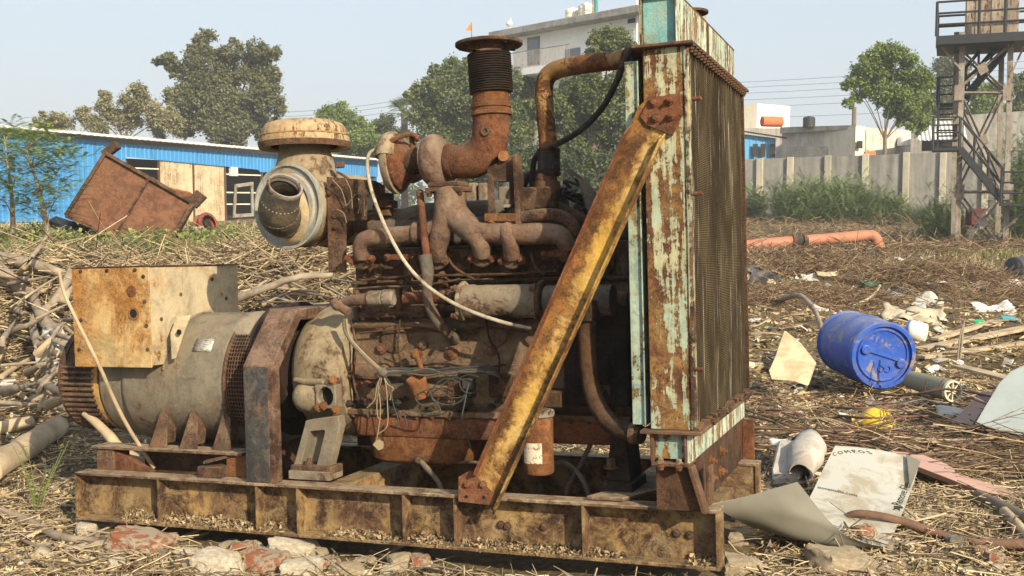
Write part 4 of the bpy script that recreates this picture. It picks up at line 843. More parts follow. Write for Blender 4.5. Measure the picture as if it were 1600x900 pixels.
def twigs(name, X, Y, lo, hi, r, mat, lift=(0,.03), tilt=.25, bend=.25, zadd=None, parent=None, dirn=None, spread=3.15):
    n = len(X); Ln = lo+(hi-lo)*rs.rand(n)**2; th = rs.rand(n)*2*math.pi if dirn is None else dirn+rs.randn(n)*spread; ti = rs.randn(n)*tilt
    d = np.stack([np.cos(th)*np.cos(ti), np.sin(th)*np.cos(ti), np.sin(ti)], -1)
    z = hgt(X, Y)+lift[0]+(lift[1]-lift[0])*rs.rand(n)**1.5+(0 if zadd is None else zadd)
    P0 = np.stack([X, Y, z+np.abs(d[:,2])*Ln*.4], -1)
    bv = rs.randn(n,3)*bend; bv[:,2] *= .4
    K = 4; V = np.zeros((n, K, 3, 3)); up = np.tile([0,0,1.], (n,1)); sd = np.cross(d, up+rs.randn(n,3)*.1); sd /= np.linalg.norm(sd,axis=1)[:,None]+1e-9; u2 = np.cross(sd, d)
    rr_ = r*(.45+rs.rand(n)*1.1)
    for k in range(K):
        t = k/(K-1)-.5; c = P0+d*(Ln*t)[:,None]+bv*(Ln*(t*t*1.4))[:,None]+ (rs.randn(n,3)*Ln[:,None]*.025 if 0<k<K-1 else 0)
        rad_ = rr_*(1-.5*(k/(K-1)))
        for j in range(3):
            an = 2*math.pi*j/3; V[:,k,j] = c+(sd*math.cos(an)+u2*math.sin(an))*rad_[:,None]
    if zadd is None and lift[1] < .2:       # keep the ends on top of the ground
        zc = V[:,:,:,2]; gz = hgt(V[:,:,0,0], V[:,:,0,1])
        V[:,:,:,2] = np.maximum(zc, gz[:,:,None]-.004+ (V[:,:,:,2]-V[:,:,:,2].mean(axis=2,keepdims=True)))
    base = (np.arange(n)*K*3)[:,None]; q = []
    for k in range(K-1):
        for j in range(3): q.append([k*3+j, k*3+(j+1)%3, (k+1)*3+(j+1)%3, (k+1)*3+j])
    q = np.array(q); Fs = (base[:,:,None]+q[None]).reshape(-1,4)
    return npmesh(name, V.reshape(-1,3), Fs, mat, parent)
def flakes(name, X, Y, lo, hi, mat, lift=(0,.02), asp=.55, zadd=0, flat=.5, parent=None):
    n = len(X); sz = lo+(hi-lo)*rs.rand(n)**2
    nn = rs.randn(n,3)*flat+[0,0,1]; nn /= np.linalg.norm(nn,axis=1)[:,None]
    a = np.cross(nn, rs.randn(n,3)); a /= np.linalg.norm(a,axis=1)[:,None]; b = np.cross(nn, a)
    c = np.stack([X, Y, hgt(X,Y)+lift[0]+(lift[1]-lift[0])*rs.rand(n)+zadd], -1)
    a = a*sz[:,None]; b = b*(sz*asp*(.5+rs.rand(n)))[:,None]; cu = nn*(sz*.35*rs.rand(n))[:,None]
    V = np.stack([c-a+cu, c-b*.9-cu*.3, c+a*.9+cu, c+b-cu*.3], 1)
    return npmesh(name, V.reshape(-1,3), np.arange(n*4).reshape(-1,4), mat, parent)
X, Y = sampleXY(26000, 3.0, 9); k = outside_gen(X, Y) & (vnoise(X,Y,.55,21)+.35*rs.rand(len(X)) > -.08); tag(twigs('twig_litter', X[k], Y[k], .04, .30, .0030, M['twig'], tilt=.12), kind='stuff')
X, Y = sampleXY(16000, 6.5, 24, p=1.6); k = outside_gen(X, Y) & ~((Y > 15) & (rs.rand(len(X)) > .5)); tag(twigs('twig_litter', X[k], Y[k], .06, .45, .0034, M['twigbrown'], lift=(0,.05), tilt=.14), kind='stuff')
X, Y = sampleXY(52000, 3.0, 8.5); k = outside_gen(X, Y); tag(flakes('leaf_litter', X[k], Y[k], .005, .026, M['leaf'], lift=(.0,.014)), kind='stuff')
X, Y = sampleXY(20000, 3.0, 20, p=1.7); k = outside_gen(X, Y); tag(flakes('chip_litter', X[k], Y[k], .006, .034, M['chips'], lift=(.0,.02), asp=.4, flat=.7), kind='stuff')
X, Y = sampleXY(26000, 7, 24, p=1.4); k = outside_gen(X, Y); tag(flakes('leaf_litter', X[k], Y[k], .02, .06, M['leaf'], lift=(.0,.03)), kind='stuff')
def pebble_field(name, n, y0, y1, lo, hi, mat, x0=-.62, x1=.62, p=2):
    X, Y = sampleXY(n, y0, y1, x0, x1, p); k = outside_gen(X, Y); X, Y = X[k], Y[k]; n = len(X)
    base = np.array([(1,0,0),(-1,0,0),(0,1,0),(0,-1,0),(0,0,.8),(0,0,-.6)]); Fo = np.array([(0,2,4),(2,1,4),(1,3,4),(3,0,4),(2,0,5),(1,2,5),(3,1,5),(0,3,5)])
    sz = lo+(hi-lo)*rs.rand(n)**2.5; th = rs.rand(n)*6.28
    V = base[None]*(sz[:,None,None])*(.7+.6*rs.rand(n,6,1)); c, s_ = np.cos(th), np.sin(th)
    V = np.stack([V[...,0]*c[:,None]-V[...,1]*s_[:,None]*.8, V[...,0]*s_[:,None]+V[...,1]*c[:,None]*.8, V[...,2]], -1)
    V = V+np.stack([X, Y, hgt(X,Y)+sz*.25], -1)[:,None]
    return tag(npmesh(name, V.reshape(-1,3), (np.arange(n)*6)[:,None,None]+Fo[None], mat) if 0 else npmesh(name, V.reshape(-1,3), ((np.arange(n)*6)[:,None,None]+Fo[None]).reshape(-1,3), mat), kind='stuff')
pebble_field('gravel', 9000, 3.0, 8, .003, .022, M['chips'])
# brush heaps: mounds of cut twigs
def heap(name, cx, cy, rx, ry, h, n, lo, hi, r, mat, tilt=.35, dirn=None, spread=3.15):
    a = rs.rand(n)*6.283; q = np.sqrt(rs.rand(n)); X = cx+np.cos(a)*q*rx; Y = cy+np.sin(a)*q*ry
    top = h*(1-q**2); return tag(twigs(name, X, Y, lo, hi, r, mat, lift=(0,.02), tilt=tilt, zadd=top*(.25+.75*rs.rand(n)**.6)-.02, dirn=dirn, spread=spread, bend=.35), kind='stuff')
heap('brush_heap', -4.3, 9.6, 1.7, 1.7, .30, 8000, .15, 1.1, .0055, M['twig'], tilt=.22)
heap('brush_heap', -2.0, 10.6, 1.5, 1.5, .42, 7500, .15, 1.0, .0055, M['twig'], tilt=.25)
heap('brush_heap', -.2, 9.8, 1.3, 1.5, .2, 2200, .15, .9, .006, M['twig'], tilt=.22)
heap('brush_heap', 4.8, 17.5, 1.7, 1.5, .34, 6500, .10, .5, .005, M['twigbrown'], tilt=.3)
heap('brush_heap', 6.1, 15.6, 1.4, 1.2, .26, 5500, .10, .5, .004, M['twigbrown'], tilt=.3)
heap('brush_heap', 6.6, 13.4, 1.3, 1.0, .18, 4000, .10, .5, .0035, M['twigbrown'], tilt=.25)
heap('brush_heap', 3.7, 13.5, 1.2, 1.3, .2, 4000, .10, .5, .004, M['twigbrown'], tilt=.25)
heap('brush_heap', 2.5, 5.6, 1.2, .55, .07, 700, .25, 1.2, .0038, M['twigbrown'], tilt=.10, dirn=-.15, spread=.6)
heap('brush_heap', 3.6, 6.0, 1.1, .6, .08, 600, .25, 1.2, .004, M['twigbrown'], tilt=.10, dirn=-.1, spread=.6)
# dry grass of the back field, greener towards the tower
def grass(name, X, Y, lo, hi, mat, w=.004, lean=.45):
    n = len(X); Ln = lo+(hi-lo)*rs.rand(n); z = hgt(X,Y)-.01; c = np.stack([X,Y,z],-1); th = rs.rand(n)*6.28; ln = rs.rand(n)*lean
    d = np.stack([np.cos(th)*ln, np.sin(th)*ln, np.ones(n)],-1); sd = np.stack([-np.sin(th+1.),np.cos(th+1.),np.zeros(n)],-1)*(w*(1+Y/9))[:,None]
    V = np.stack([c-sd, c+sd, c+d*(Ln*.6)[:,None]+sd*.7, c+d*(Ln*.6)[:,None]-sd*.7, c+(d+np.stack([np.cos(th)*ln,np.sin(th)*ln,-.2*np.ones(n)],-1))*(Ln*.9)[:,None]],1)
    b = (np.arange(n)*5)[:,None]; F3 = np.concatenate([b+[[0,1,2]], b+[[0,2,3]], b+[[3,2,4]]])
    return tag(npmesh(name, V.reshape(-1,3), F3, mat), kind='stuff')
X, Y = sampleXY(26000, 19, 48, .08, .62, p=1.2); k = vnoise(X,Y,2.2,5)+vnoise(X,Y,.8,6)*.5 > -.08; grass('dry_grass', X[k], Y[k], .05, .26, M['straw'], w=.0022, lean=1.2)
X, Y = sampleXY(7000, 20, 34, .28, .6, p=1.2); k = vnoise(X,Y,1.6,3) > .05; grass('green_grass', X[k], Y[k], .06, .26, M['weed'], w=.0026, lean=1.0)
X, Y = sampleXY(17000, 11.5, 24, -.62, -.12, p=1.3); k = vnoise(X,Y,1.1,7) > -.12; grass('weeds', X[k], Y[k], .08, .42, M['weed'], w=.003, lean=.9)
X, Y = sampleXY(15000, 11.5, 36, -.62, -.1, p=1.3); grass('dry_grass', X, Y, .08, .45, M['straw'], w=.0028, lean=.9)
X, Y = sampleXY(22000, 11.5, 24, -.62, -.13, p=1.3); k = vnoise(X,Y,.9,9) > -.12; tag(flakes('weed_leaves', X[k], Y[k], .014, .042, M['weed'], lift=(.05,.36), flat=1.2), kind='stuff')

X, Y = sampleXY(16000, 22, 46, .07, .62, p=1.0); k = vnoise(X,Y,2.5,12) > -.25; tag(twigs('scrub_litter', X[k], Y[k], .2, .9, .008, M['twigbrown'], lift=(0,.25), tilt=.3), kind='stuff')
X, Y = sampleXY(5000, 23, 46, .07, .62, p=1.0); k = vnoise(X,Y,1.8,14) > .12; tag(flakes('scrub_leaves', X[k], Y[k], .03, .08, M['weed'], lift=(.02,.3), flat=1.2), kind='stuff')

# ================================================================== TREES, SHRUBS
def leafmat(name, a, b, c, hz=(.0,.0,.0), f=0):
    s = NT(name); g = s.n('NewGeometry'); col = s.ramp(g.outputs['Random Per Island'], [(0,a),(.5,b),(1,c)])
    col = s.mix(s.ramp(s.noise(.9,3,.5), [(.40,0.0),(.62,.55)]), col, a)
    s.fin(col, .6, spec=.25); t = s.n('BsdfTranslucent'); s.l(col, t.inputs[0]); mx = s.n('MixShader'); mx.inputs[0].default_value = .28
    out = [n for n in s.t.nodes if n.type == 'OUTPUT_MATERIAL'][0]
    s.l(s.b.outputs[0], mx.inputs[1]); s.l(t.outputs[0], mx.inputs[2]); s.l(mx.outputs[0], out.inputs[0]); return s.m
M['lf_olive'] = leafmat('olive_green_leaf', (.085,.095,.045), (.15,.155,.072), (.25,.24,.12))
M['lf_green'] = leafmat('mid_green_leaf', (.07,.095,.034), (.13,.16,.055), (.22,.25,.09))
M['lf_bright'] = leafmat('light_green_leaf', (.10,.15,.035), (.18,.24,.06), (.28,.34,.10))
M['lf_shrub'] = leafmat('shrub_leaf', (.08,.12,.05), (.16,.21,.085), (.28,.33,.14))
M['lf_pale'] = leafmat('pale_dry_leaf', (.17,.165,.085), (.26,.24,.125), (.36,.32,.19))
M['lf_dark'] = leafmat('dark_green_leaf', (.045,.062,.026), (.08,.105,.042), (.14,.17,.065))
M['bark'] = plain('grey_brown_bark', (.20,.155,.115), c2=(.11,.085,.065), sc=3, bs=.6)
M['barkpale'] = plain('pale_cut_wood', (.48,.38,.245), c2=(.27,.205,.135), sc=6, bs=.7)
M['barkgrey'] = plain('grey_dry_bark', (.34,.275,.20), c2=(.17,.135,.10), sc=9, bs=.8)
M['barkred'] = plain('red_brown_bark', (.17,.095,.065), c2=(.11,.065,.045), sc=12, bs=.6)
def leaves_np(name, C_, R_, n, size, mat, parent, flatz=.85, clump=.30, asp=.6):
    C_ = np.array(C_); R_ = np.array(R_, float); w = R_**2/np.sum(R_**2); out = []
    nsub = 24
    n = int(n*2.4); size = size*.56; bi = rs.choice(len(C_), n, p=w); dirs = rs.randn(len(C_), nsub, 3); dirs /= np.linalg.norm(dirs,axis=2)[:,:,None]; rad_ = .35+.65*rs.rand(len(C_), nsub)**.5
    si = rs.randint(0, nsub, n); off = dirs[bi,si]*rad_[bi,si][:,None]*R_[bi][:,None]; off[:,2] *= flatz
    p = C_[bi]+off+rs.randn(n,3)*(R_[bi]*clump*.62)[:,None]
    nn = rs.randn(n,3)*.8+[0,-.2,.7]; nn /= np.linalg.norm(nn,axis=1)[:,None]; a = np.cross(nn, rs.randn(n,3)); a /= np.linalg.norm(a,axis=1)[:,None]; b = np.cross(nn,a)
    sz = size*(.5+rs.rand(n)); a *= sz[:,None]; b *= (sz*asp)[:,None]
    V = np.stack([p-a, p-b, p+a, p+b], 1)
    return npmesh(name, V.reshape(-1,3), np.arange(n*4).reshape(-1,4), mat, parent)
def tree(name, label, cat, d, base, blobs, n, size, mat, tr=.18, group=None, limbs=True, top=None, clump=.30, bark='bark'):
    """blobs: (px, py, radius px) of the leaf masses seen in the photograph, each at its own distance about d"""
    b0 = W(base[0], base[1], d); b0.z = float(hgt(b0.x, b0.y))-.05
    root = empty(name, b0); tag(root, label, cat, group)
    C_ = []; R_ = []
    for i, (px, py, r) in enumerate(blobs):
        rr_ = r*d/FPX; dd = d+rnd.uniform(-.8,.8)*rr_*1.3; C_.append(W(px,py,dd)-b0); R_.append(rr_)
    o = leaves_np('crown', C_, R_, n, size, mat, root, clump=clump)
    m = MB(); hx = sum((c.x for c in C_))/len(C_); lo = min(c.z for c in C_); hi = max(c.z for c in C_)
    f = W(top[0], top[1], d)-b0 if top else Vector((hx*.7, 0, max(lo*.8, .5)))
    m.tube([(0,0,-.1), f*.5+Vector((rnd.uniform(-.1,.1),0,0)), f], [tr*1.2, tr, tr*.8], 9)
    for c, r in list(zip(C_, R_))[:len(C_)//2:2]:
        mid = f.lerp(c, .55)+Vector((rnd.uniform(-.1,.1), rnd.uniform(-.1,.1), .08*(c-f).length)); m.tube([f*.9, mid, c+Vector((0,0,r*.3))], [tr*.30, tr*.15, tr*.04], 6)
        for j in range(3): 
            v = Vector((rnd.gauss(0,1),rnd.gauss(0,1),rnd.gauss(.3,1))).normalized()*r*.9; m.tube([mid.lerp(c,.5), c+v*.5, c+v], [tr*.10, tr*.07, tr*.02], 4, sm=2)
    m.build('trunk', M[bark], root, smooth=60); return root
def rblobs(pts, k, j, rs_=.6):
    out = list(pts)
    for (x,y,r) in pts:
        for i in range(k):
            a = rnd.uniform(0,6.28); out.append((x+math.cos(a)*r*j, y+math.sin(a)*r*j, r*rs_*rnd.uniform(.6,1.1)))
    return out
tree('leafy_tree', 'tall olive green tree with open branching crown rising behind the long blue shed', 'tree', 66, (350,330),
     rblobs([(320,60,16),(312,88,20),(300,115,24),(262,92,13),(246,96,7),(275,108,14),(345,95,18),(365,80,17),(400,75,16),(425,85,13),(400,105,24),(355,125,28),(310,150,30),(280,155,22),(415,135,26),(375,165,34),(330,185,30),(425,165,20),(290,190,20),(400,195,28),(435,195,10),(360,205,30)], 2, .9, .5),
     30000, .16, M['lf_olive'], tr=.32, top=(355,190), clump=.28)
tree('sparse_tree', 'pale half bare tree with thin yellowish leaves left of the tall olive tree', 'tree', 60, (180,330),
     rblobs([(215,140,12),(200,160,14),(165,150,9),(160,165,12),(130,180,12),(225,165,20),(250,185,22),(190,185,22),(150,195,16),(100,190,16),(75,190,14),(60,192,8),(270,195,16)], 2, 1.0, .5),
     9000, .13, M['lf_pale'], tr=.14, top=(195,210), clump=.36)
tree('round_tree', 'small light green tree just right of the cream rain cap, behind the blue shed', 'tree', 70, (530,330),
     rblobs([(530,175,16),(510,190,20),(545,190,20),(570,200,16),(495,205,16),(555,215,22),(520,220,24),(580,225,18),(545,240,22)], 2, .8, .5), 11000, .15, M['lf_bright'], tr=.2)
tree('bushy_tree', 'dark green bushy tree between the small light green tree and the palm', 'tree', 74, (600,330),
     rblobs([(600,195,16),(590,210,18),(610,215,20),(625,230,24),(595,240,20)], 2, .8, .5), 7000, .16, M['lf_dark'], tr=.2)
tree('broad_tree', 'big mid green round headed tree behind the black exhaust bellows', 'tree', 58, (730,330),
     rblobs([(735,105,14),(710,110,20),(690,125,22),(665,140,18),(645,150,14),(740,125,26),(770,130,24),(800,125,22),(825,140,20),(700,155,32),(740,165,36),(780,165,34),(820,180,30),(660,180,24),(690,210,34),(740,215,38),(790,215,36),(840,220,30)], 2, .8, .5),
     36000, .13, M['lf_green'], tr=.3, top=(740,240))
tree('street_tree', 'yellowish green tree standing in front of the white apartment house behind the coolant pipe', 'tree', 44, (920,330),
     rblobs([(958,52,14),(935,62,14),(975,65,16),(955,80,18),(930,85,14),(985,85,16),(915,120,18),(890,140,22),(920,150,26),(960,130,26),(985,140,20),(870,175,22),(900,185,28),(950,180,30),(985,190,26),(880,215,30),(930,220,32),(980,230,30),(840,170,16)], 2, .85, .5),
     30000, .11, M['lf_green'], tr=.2, top=(925,240), clump=.32)
tree('hedge_tree', 'low dark leafy thicket filling the gap behind the engine and the rubber hose', 'tree', 40, (880,330),
     rblobs([(640,250,26),(680,255,30),(730,260,34),(790,260,34),(840,265,34),(890,270,36),(940,275,36),(985,280,34),(820,290,30),(870,300,30),(930,310,30)], 2, .8, .6), 20000, .10, M['lf_dark'], tr=.12)
tree('spreading_tree', 'light green spreading tree with bare trunk rising above the grey boundary wall', 'tree', 50, (1380,300),
     rblobs([(1388,82,16),(1370,88,16),(1405,85,16),(1425,95,14),(1350,105,16),(1335,122,14),(1325,132,10),(1375,110,22),(1400,115,24),(1430,115,20),(1447,125,14),(1360,130,20),(1340,150,12),(1325,162,9),(1400,140,24),(1435,145,22),(1420,165,18),(1375,150,18),(1445,165,12),(1425,180,12),(1432,198,14),(1448,188,11),(1410,186,12),(1395,170,14)], 1, .9, .5),
     13000, .11, M['lf_bright'], tr=.10, top=(1383,205), clump=.30)
tree('far_tree', 'hazy grey green tree seen through the left side of the steel tower', 'tree', 85, (1480,300),
     rblobs([(1485,100,20),(1475,120,20),(1500,115,20),(1490,140,24),(1460,165,18),(1485,170,22),(1440,180,14)], 2, .8, .5), 7000, .20, M['lf_olive'], tr=.2)
tree('far_tree', 'light green tree seen between the two front posts of the tower', 'tree', 70, (1550,300),
     rblobs([(1535,150,18),(1555,145,16),(1540,170,22),(1520,185,18),(1560,180,20),(1550,205,20)], 2, .8, .5), 6500, .16, M['lf_bright'], tr=.2)
tree('far_tree', 'leafy tree at the photo edge right of the steel tower', 'tree', 60, (1610,300),
     rblobs([(1595,125,14),(1600,150,20),(1590,175,18),(1610,190,26),(1600,225,20)], 2, .8, .5), 6000, .14, M['lf_green'], tr=.2)
# far wood along the horizon, low behind the sheds and walls
c_ = [(x+rnd.uniform(-2,2), 150+rnd.uniform(-8,8)+abs(x)*.1, 1.6+rnd.uniform(0,1.0)) for x in range(-200,201,4)]
tag(leaves_np('far_wood', c_, [rnd.uniform(2.2,3.6) for _ in c_], 9000, .9, M['lf_green'], None), kind='stuff')
# palm
pb = W(632,300,64); pb.z = .6; palm = empty('fan_palm', pb); tag(palm, 'fan palm with stiff fronds beside the broad green tree', 'palm tree')
ct = W(632,178,64)-pb; MB().tube([(0,0,0), ct*.5, ct], [.22,.2,.2], 10).build('trunk', M['bark'], palm, smooth=60)
m = MB()
for i in range(22):
    a = rnd.uniform(0,6.28); e = rnd.uniform(-.5,1.3); d = Vector((math.cos(a)*math.cos(e), math.sin(a)*math.cos(e), math.sin(e))); st = ct+d*.5; ln = rnd.uniform(.7,1.0)
    m.tube([ct, st], .03, 4, sm=1); sd = d.cross(Vector((0,0,1))).normalized(); up = sd.cross(d)
    for j in range(-6,7):
        t = j/6*1.1; v = (d*math.cos(t)+sd*math.sin(t)); m.add([st, st+v*ln*.6+up*.03+sd*.02, st+v*ln-Vector((0,0,.12)), st+v*ln*.6-sd*.03], [(0,1,2,3)])
m.build('crown', M['lf_green'], palm, smooth=0)
# feathery shrubs: arching sprays with rows of leaflets
def sprays(name, root, n, size, L0, L1, mat, droop=.5, rise=(.1,1.2), leaf=.045, k=9, origin=None, m=None):
    V = []; F4 = []; k = k+5 if size > 1.2 else k; n = int(n*3.4) if size > 1.2 else n; size = size*.25 if size > 1.2 else size
    for i in range(n):
        o = origin() if origin else Vector((0,0,0)); a = rnd.uniform(0,6.28); e = rnd.uniform(*rise); ln = rnd.uniform(L0,L1)
        d = Vector((math.cos(a)*math.cos(e), math.sin(a)*math.cos(e), math.sin(e))); sd = d.cross(Vector((0,0,1))).normalized()
        for j in range(1,k+1):
            t = j/k; p = o+d*ln*t-Vector((0,0,droop*ln*t*t*.5)); w = leaf*(1.15-.7*abs(t-.45)*1.6)*size
            for sg in (-1,1):
                q = p+sd*sg*w*2.2+d*w*.8-Vector((0,0,w*.4)); b = len(V); n2 = d*w*.55
                V += [p-n2*.3, p+n2, q+n2*.6, q-n2*.4]; F4.append((b,b+1,b+2,b+3))
    return npmesh(name, np.array([tuple(v) for v in V]), F4, mat, root)
def shrub(name, label, px, py, d, w, h, n, mat, size=1., L=(.5,1.1), group=None, cat='shrub', leaf=.045):
    b = W(px, py, d); b.z = float(hgt(b.x,b.y))-.05; root = empty(name, b); tag(root, label, cat, group)
    sprays('foliage', root, n, size, L[0], L[1], mat, leaf=leaf, origin=lambda: Vector((rnd.gauss(0,w*.32), rnd.gauss(0,w*.25), abs(rnd.gauss(h*.32,h*.26)))))
    m = MB()
    for i in range(9): 
        e = Vector((rnd.uniform(-w,w)*.45, rnd.uniform(-w,w)*.3, h*rnd.uniform(.5,.95))); m.tube([(e.x*.1,e.y*.1,0), e*.5+Vector((0,0,.1)), e], [.03,.02,.008], 5)
    m.build('stem', M['bark'], root, smooth=60); return root
shrub('feathery_shrub', 'large feathery green shrub, leftmost of those against the boundary wall', 1262, 347, 42, 2.1, 1.5, 1300, M['lf_shrub'], 1.9, (.5,1.0), leaf=.05)
shrub('feathery_shrub', 'large feathery green shrub in the middle of the boundary wall', 1322, 345, 42.5, 1.8, 1.65, 1200, M['lf_shrub'], 1.9, (.5,1.0), leaf=.05)
shrub('feathery_shrub', 'feathery shrub nearest the tower among those along the boundary wall', 1384, 336, 43, 1.1, 1.15, 500, M['lf_shrub'], 1.9, (.4,.9), leaf=.05)
shrub('feathery_shrub', 'ragged shrub beside the foot of the tower stairs', 1474, 365, 31, 1.0, 1.4, 520, M['lf_shrub'], 1.5, (.3,.7), leaf=.045)
shrub('feathery_shrub', 'low shrub peeking out beside the radiator against the wall', 1178, 335, 44, .6, 1.4, 240, M['lf_shrub'], 1.9, (.3,.7), leaf=.05)
shrub('feathery_shrub', 'tall green shrub at the right photo edge behind the tower landing', 1598, 390, 30, 1.3, 3.2, 1100, M['lf_shrub'], 1.5, (.4,.8), leaf=.05)
shrub('dry_bush', 'dark twiggy bush at the wall base left of the tower', 1432, 350, 41, 1.3, .7, 380, M['lf_dark'], 1.5, (.3,.7), leaf=.03)
# two slim feathery saplings in front of the blue shed
def sapling(label, d, stem, tips, n):
    b = W(stem[0][0], stem[0][1], d); root = empty('feathery_sapling', b); tag(root, label, 'sapling', 'feathery saplings in front of the blue shed')
    P = [W(x,y,d)-b for x,y in stem]; P[0] = Vector((0,0,-.15)); MB().tube(P, [.045-.036*i/(len(P)-1) for i in range(len(P))], 8).build('trunk', M['barkgrey'], root, smooth=60)
    T = [W(x,y,d+rnd.uniform(-.5,.5))-b for x,y in tips]
    m = MB(); 
    for t in T:
        q = min(P, key=lambda p: (p-t).length+max(0,p.z-t.z)*1.5); m.tube([q, q.lerp(t,.5)+Vector((0,0,.05)), t], [.012,.008,.004], 4)
    m.build('twigs', M['barkgrey'], root)
    sprays('foliage', root, n*2, 1.0, .18, .48, M['lf_bright'], droop=.7, rise=(-.15,.8), leaf=.011, k=16, origin=lambda: rnd.choice(T)+Vector((rnd.gauss(0,.14),rnd.gauss(0,.14),rnd.gauss(0,.07)))); return root
sapling('slim feathery sapling with long bare stem, just left of the tilted rusty hopper', 14.5, [(78,395),(72,350),(62,300),(50,262),(42,235)],
        [(45,215),(60,210),(75,212),(40,228),(80,232),(95,240),(55,245),(30,240),(85,262),(70,270),(95,280),(60,290),(80,300),(45,300),(92,305),(105,250),(72,320),(50,330)], 520)
sapling('feathery sapling with thin dark stem at the left photo edge', 15.0, [(20,380),(20,340),(18,300),(12,260),(8,225)], [(5,205),(15,212),(0,225),(20,235),(5,255),(22,262),(0,280),(15,290),(28,275),(2,310),(20,320),(-15,240),(-15,280)], 330)
# leafy weeds by the hopper
for px, py, d, w, h, n, lab in ((215,400,12.5,.5,.38,150,'bright green leafy weed in front of the tilted hopper'),(30,385,12.5,.8,.35,220,'leafy green weed under the left sapling'),(130,400,12.5,.6,.3,160,'leafy green weed below the black scrap'),(325,378,16,.5,.45,150,'green weed beside the red wheel hub')):
    shrub('leafy_weed', lab, px, py, d, w, h, n*2, M['lf_shrub'], .9, (.10,.26), cat='weed', leaf=.014)
b = W(55,790,5.0); b = Vector(Wt(55,800)); root = empty('thin_weed', b); tag(root, 'thin green weed with tiny leaves left of the steel skid', 'weed')
m = MB(); T = []
for i in range(7):
    e = Vector((rnd.uniform(-.14,.14), rnd.uniform(-.1,.1), rnd.uniform(.18,.33))); m.tube([(0,0,0), e*.5+Vector((.01,0,.02)), e], [.003,.002,.001], 4); T += [e*t for t in (.4,.6,.8,1)]
m.build('stem', M['lf_bright'], root); sprays('foliage', root, 80, .25, .02, .06, M['lf_pale'], leaf=.016, k=4, origin=lambda: rnd.choice(T))

# ================================================================== BUILDINGS AND WALLS
def plaster(name, c, dirt, amt=.5, sc=1.2, streak=.6, bump=.3):
    s = NT(name); n = s.noise(sc, 8, .7, .3); st = s.noise(sc, 7, .7, .1, s.mp(sc=(2.5,2.5,.25)))
    f = s.mix(streak, n, st); col = s.mix(s.ramp(f, [(.62-amt*.3,0.0),(.72-amt*.1,.85)]), c, dirt)
    col = s.mix(s.ramp(s.noise(sc*6,6,.7), [(.5,0.0),(.8,.5)]), col, tuple(x*.55 for x in c))
    return s.fin(col, .9, s.noise(sc*20,5,.7), bump, .01, .2)
M['pl_white'] = plaster('white_plaster', (.86,.85,.81), (.40,.37,.32), .2)
M['pl_cream'] = plaster('cream_plaster', (.68,.62,.50), (.36,.31,.24), .3)
M['pl_grey'] = plaster('weathered_plaster', (.60,.56,.50), (.22,.20,.17), .7, 1.6)
M['concrete'] = plaster('boundary_concrete', (.33,.32,.295), (.10,.095,.085), .95, 1.1, .6)
M['conclight'] = plaster('pale_concrete', (.46,.42,.34), (.22,.19,.15), .6)
M['wall_dark'] = plaster('stained_parapet', (.40,.38,.34), (.12,.11,.10), .7, 2.0, .3)
def vpanel(m, x0, x1, y, z0, z1): pass
def bluemat(name, c, c2):
    s = NT(name); n = s.noise(.8,6,.6,.2); return s.fin(s.mix(s.ramp(s.noise(1,6,.7,0,s.mp(sc=(3,3,.4))), [(.5,0.0),(.7,.7)]), s.mix(n, c, c2), tuple(x*.6 for x in c)), .5, spec=.4)
M['blue'] = bluemat('blue_sheet_paint', (.035,.20,.48), (.05,.26,.56)); M['blue2'] = bluemat('blue_shed_paint', (.06,.26,.50), (.08,.32,.55))
M['roofwhite'] = plaster('pale_roof_sheet', (.62,.62,.60), (.35,.34,.32), .3)
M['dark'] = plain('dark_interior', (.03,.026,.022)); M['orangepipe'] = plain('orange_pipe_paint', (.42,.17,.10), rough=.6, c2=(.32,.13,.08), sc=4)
M['blacksteel'] = plain('black_tower_steel', (.035,.037,.042), rough=.55); M['greysteel'] = metal('tower_grey_steel', (.34,.32,.28), (.26,.23,.19), rust=.3, sc=3, streak=.5, dust=.1, seed=41)
M['brownwood'] = plain('brown_beam', (.12,.065,.04)); M['whitepaint'] = plain('white_paint', (.65,.64,.6), rough=.5)
def corr(name, a, b, z0, z1, mat, parent, pitch=.25, depth=.03, zt=None):     # ribbed vertical sheet between two ground points
    a, b = Vector(a), Vector(b); d = (b-a); d.z = 0; Lh = d.length; d.normalize(); nrm = Vector((d.y,-d.x,0)); n = max(2,int(Lh/pitch)); P = []
    for i in range(n):
        for f, o in ((0,0),(.12,1),(.30,1),(.42,0)): P.append((Lh*(i+f)/n, o*depth))
    P.append((Lh,0)); zt = zt or (z1,z1); rows = []
    for k in (0,1):
        rows.append([a+d*x+nrm*o+Vector((0,0,(z0 if k == 0 else zt[0]+(zt[1]-zt[0])*x/Lh)-a.z)) for x, o in P])
    return MB().grid(rows).build(name, mat, parent, smooth=0, solid=.004)
def wallbox(m, a, b, z0, z1, t, zt=None):        # wall slab from a to b, thickness t away from the viewer
    a, b = Vector((a[0],a[1],0)), Vector((b[0],b[1],0)); d = (b-a).normalized(); nrm = Vector((-d.y,d.x,0)); nrm = nrm if nrm.y > 0 else -nrm
    zt = zt or (z1,z1); lo = [a,b,b+nrm*t,a+nrm*t]; zz = [zt[0],zt[1],zt[1],zt[0]]
    return m.add([p+Vector((0,0,z0)) for p in lo]+[p+Vector((0,0,z)) for p,z in zip(lo,zz)], [(0,3,2,1),(4,5,6,7),(0,1,5,4),(1,2,6,5),(2,3,7,6),(3,0,4,7)])
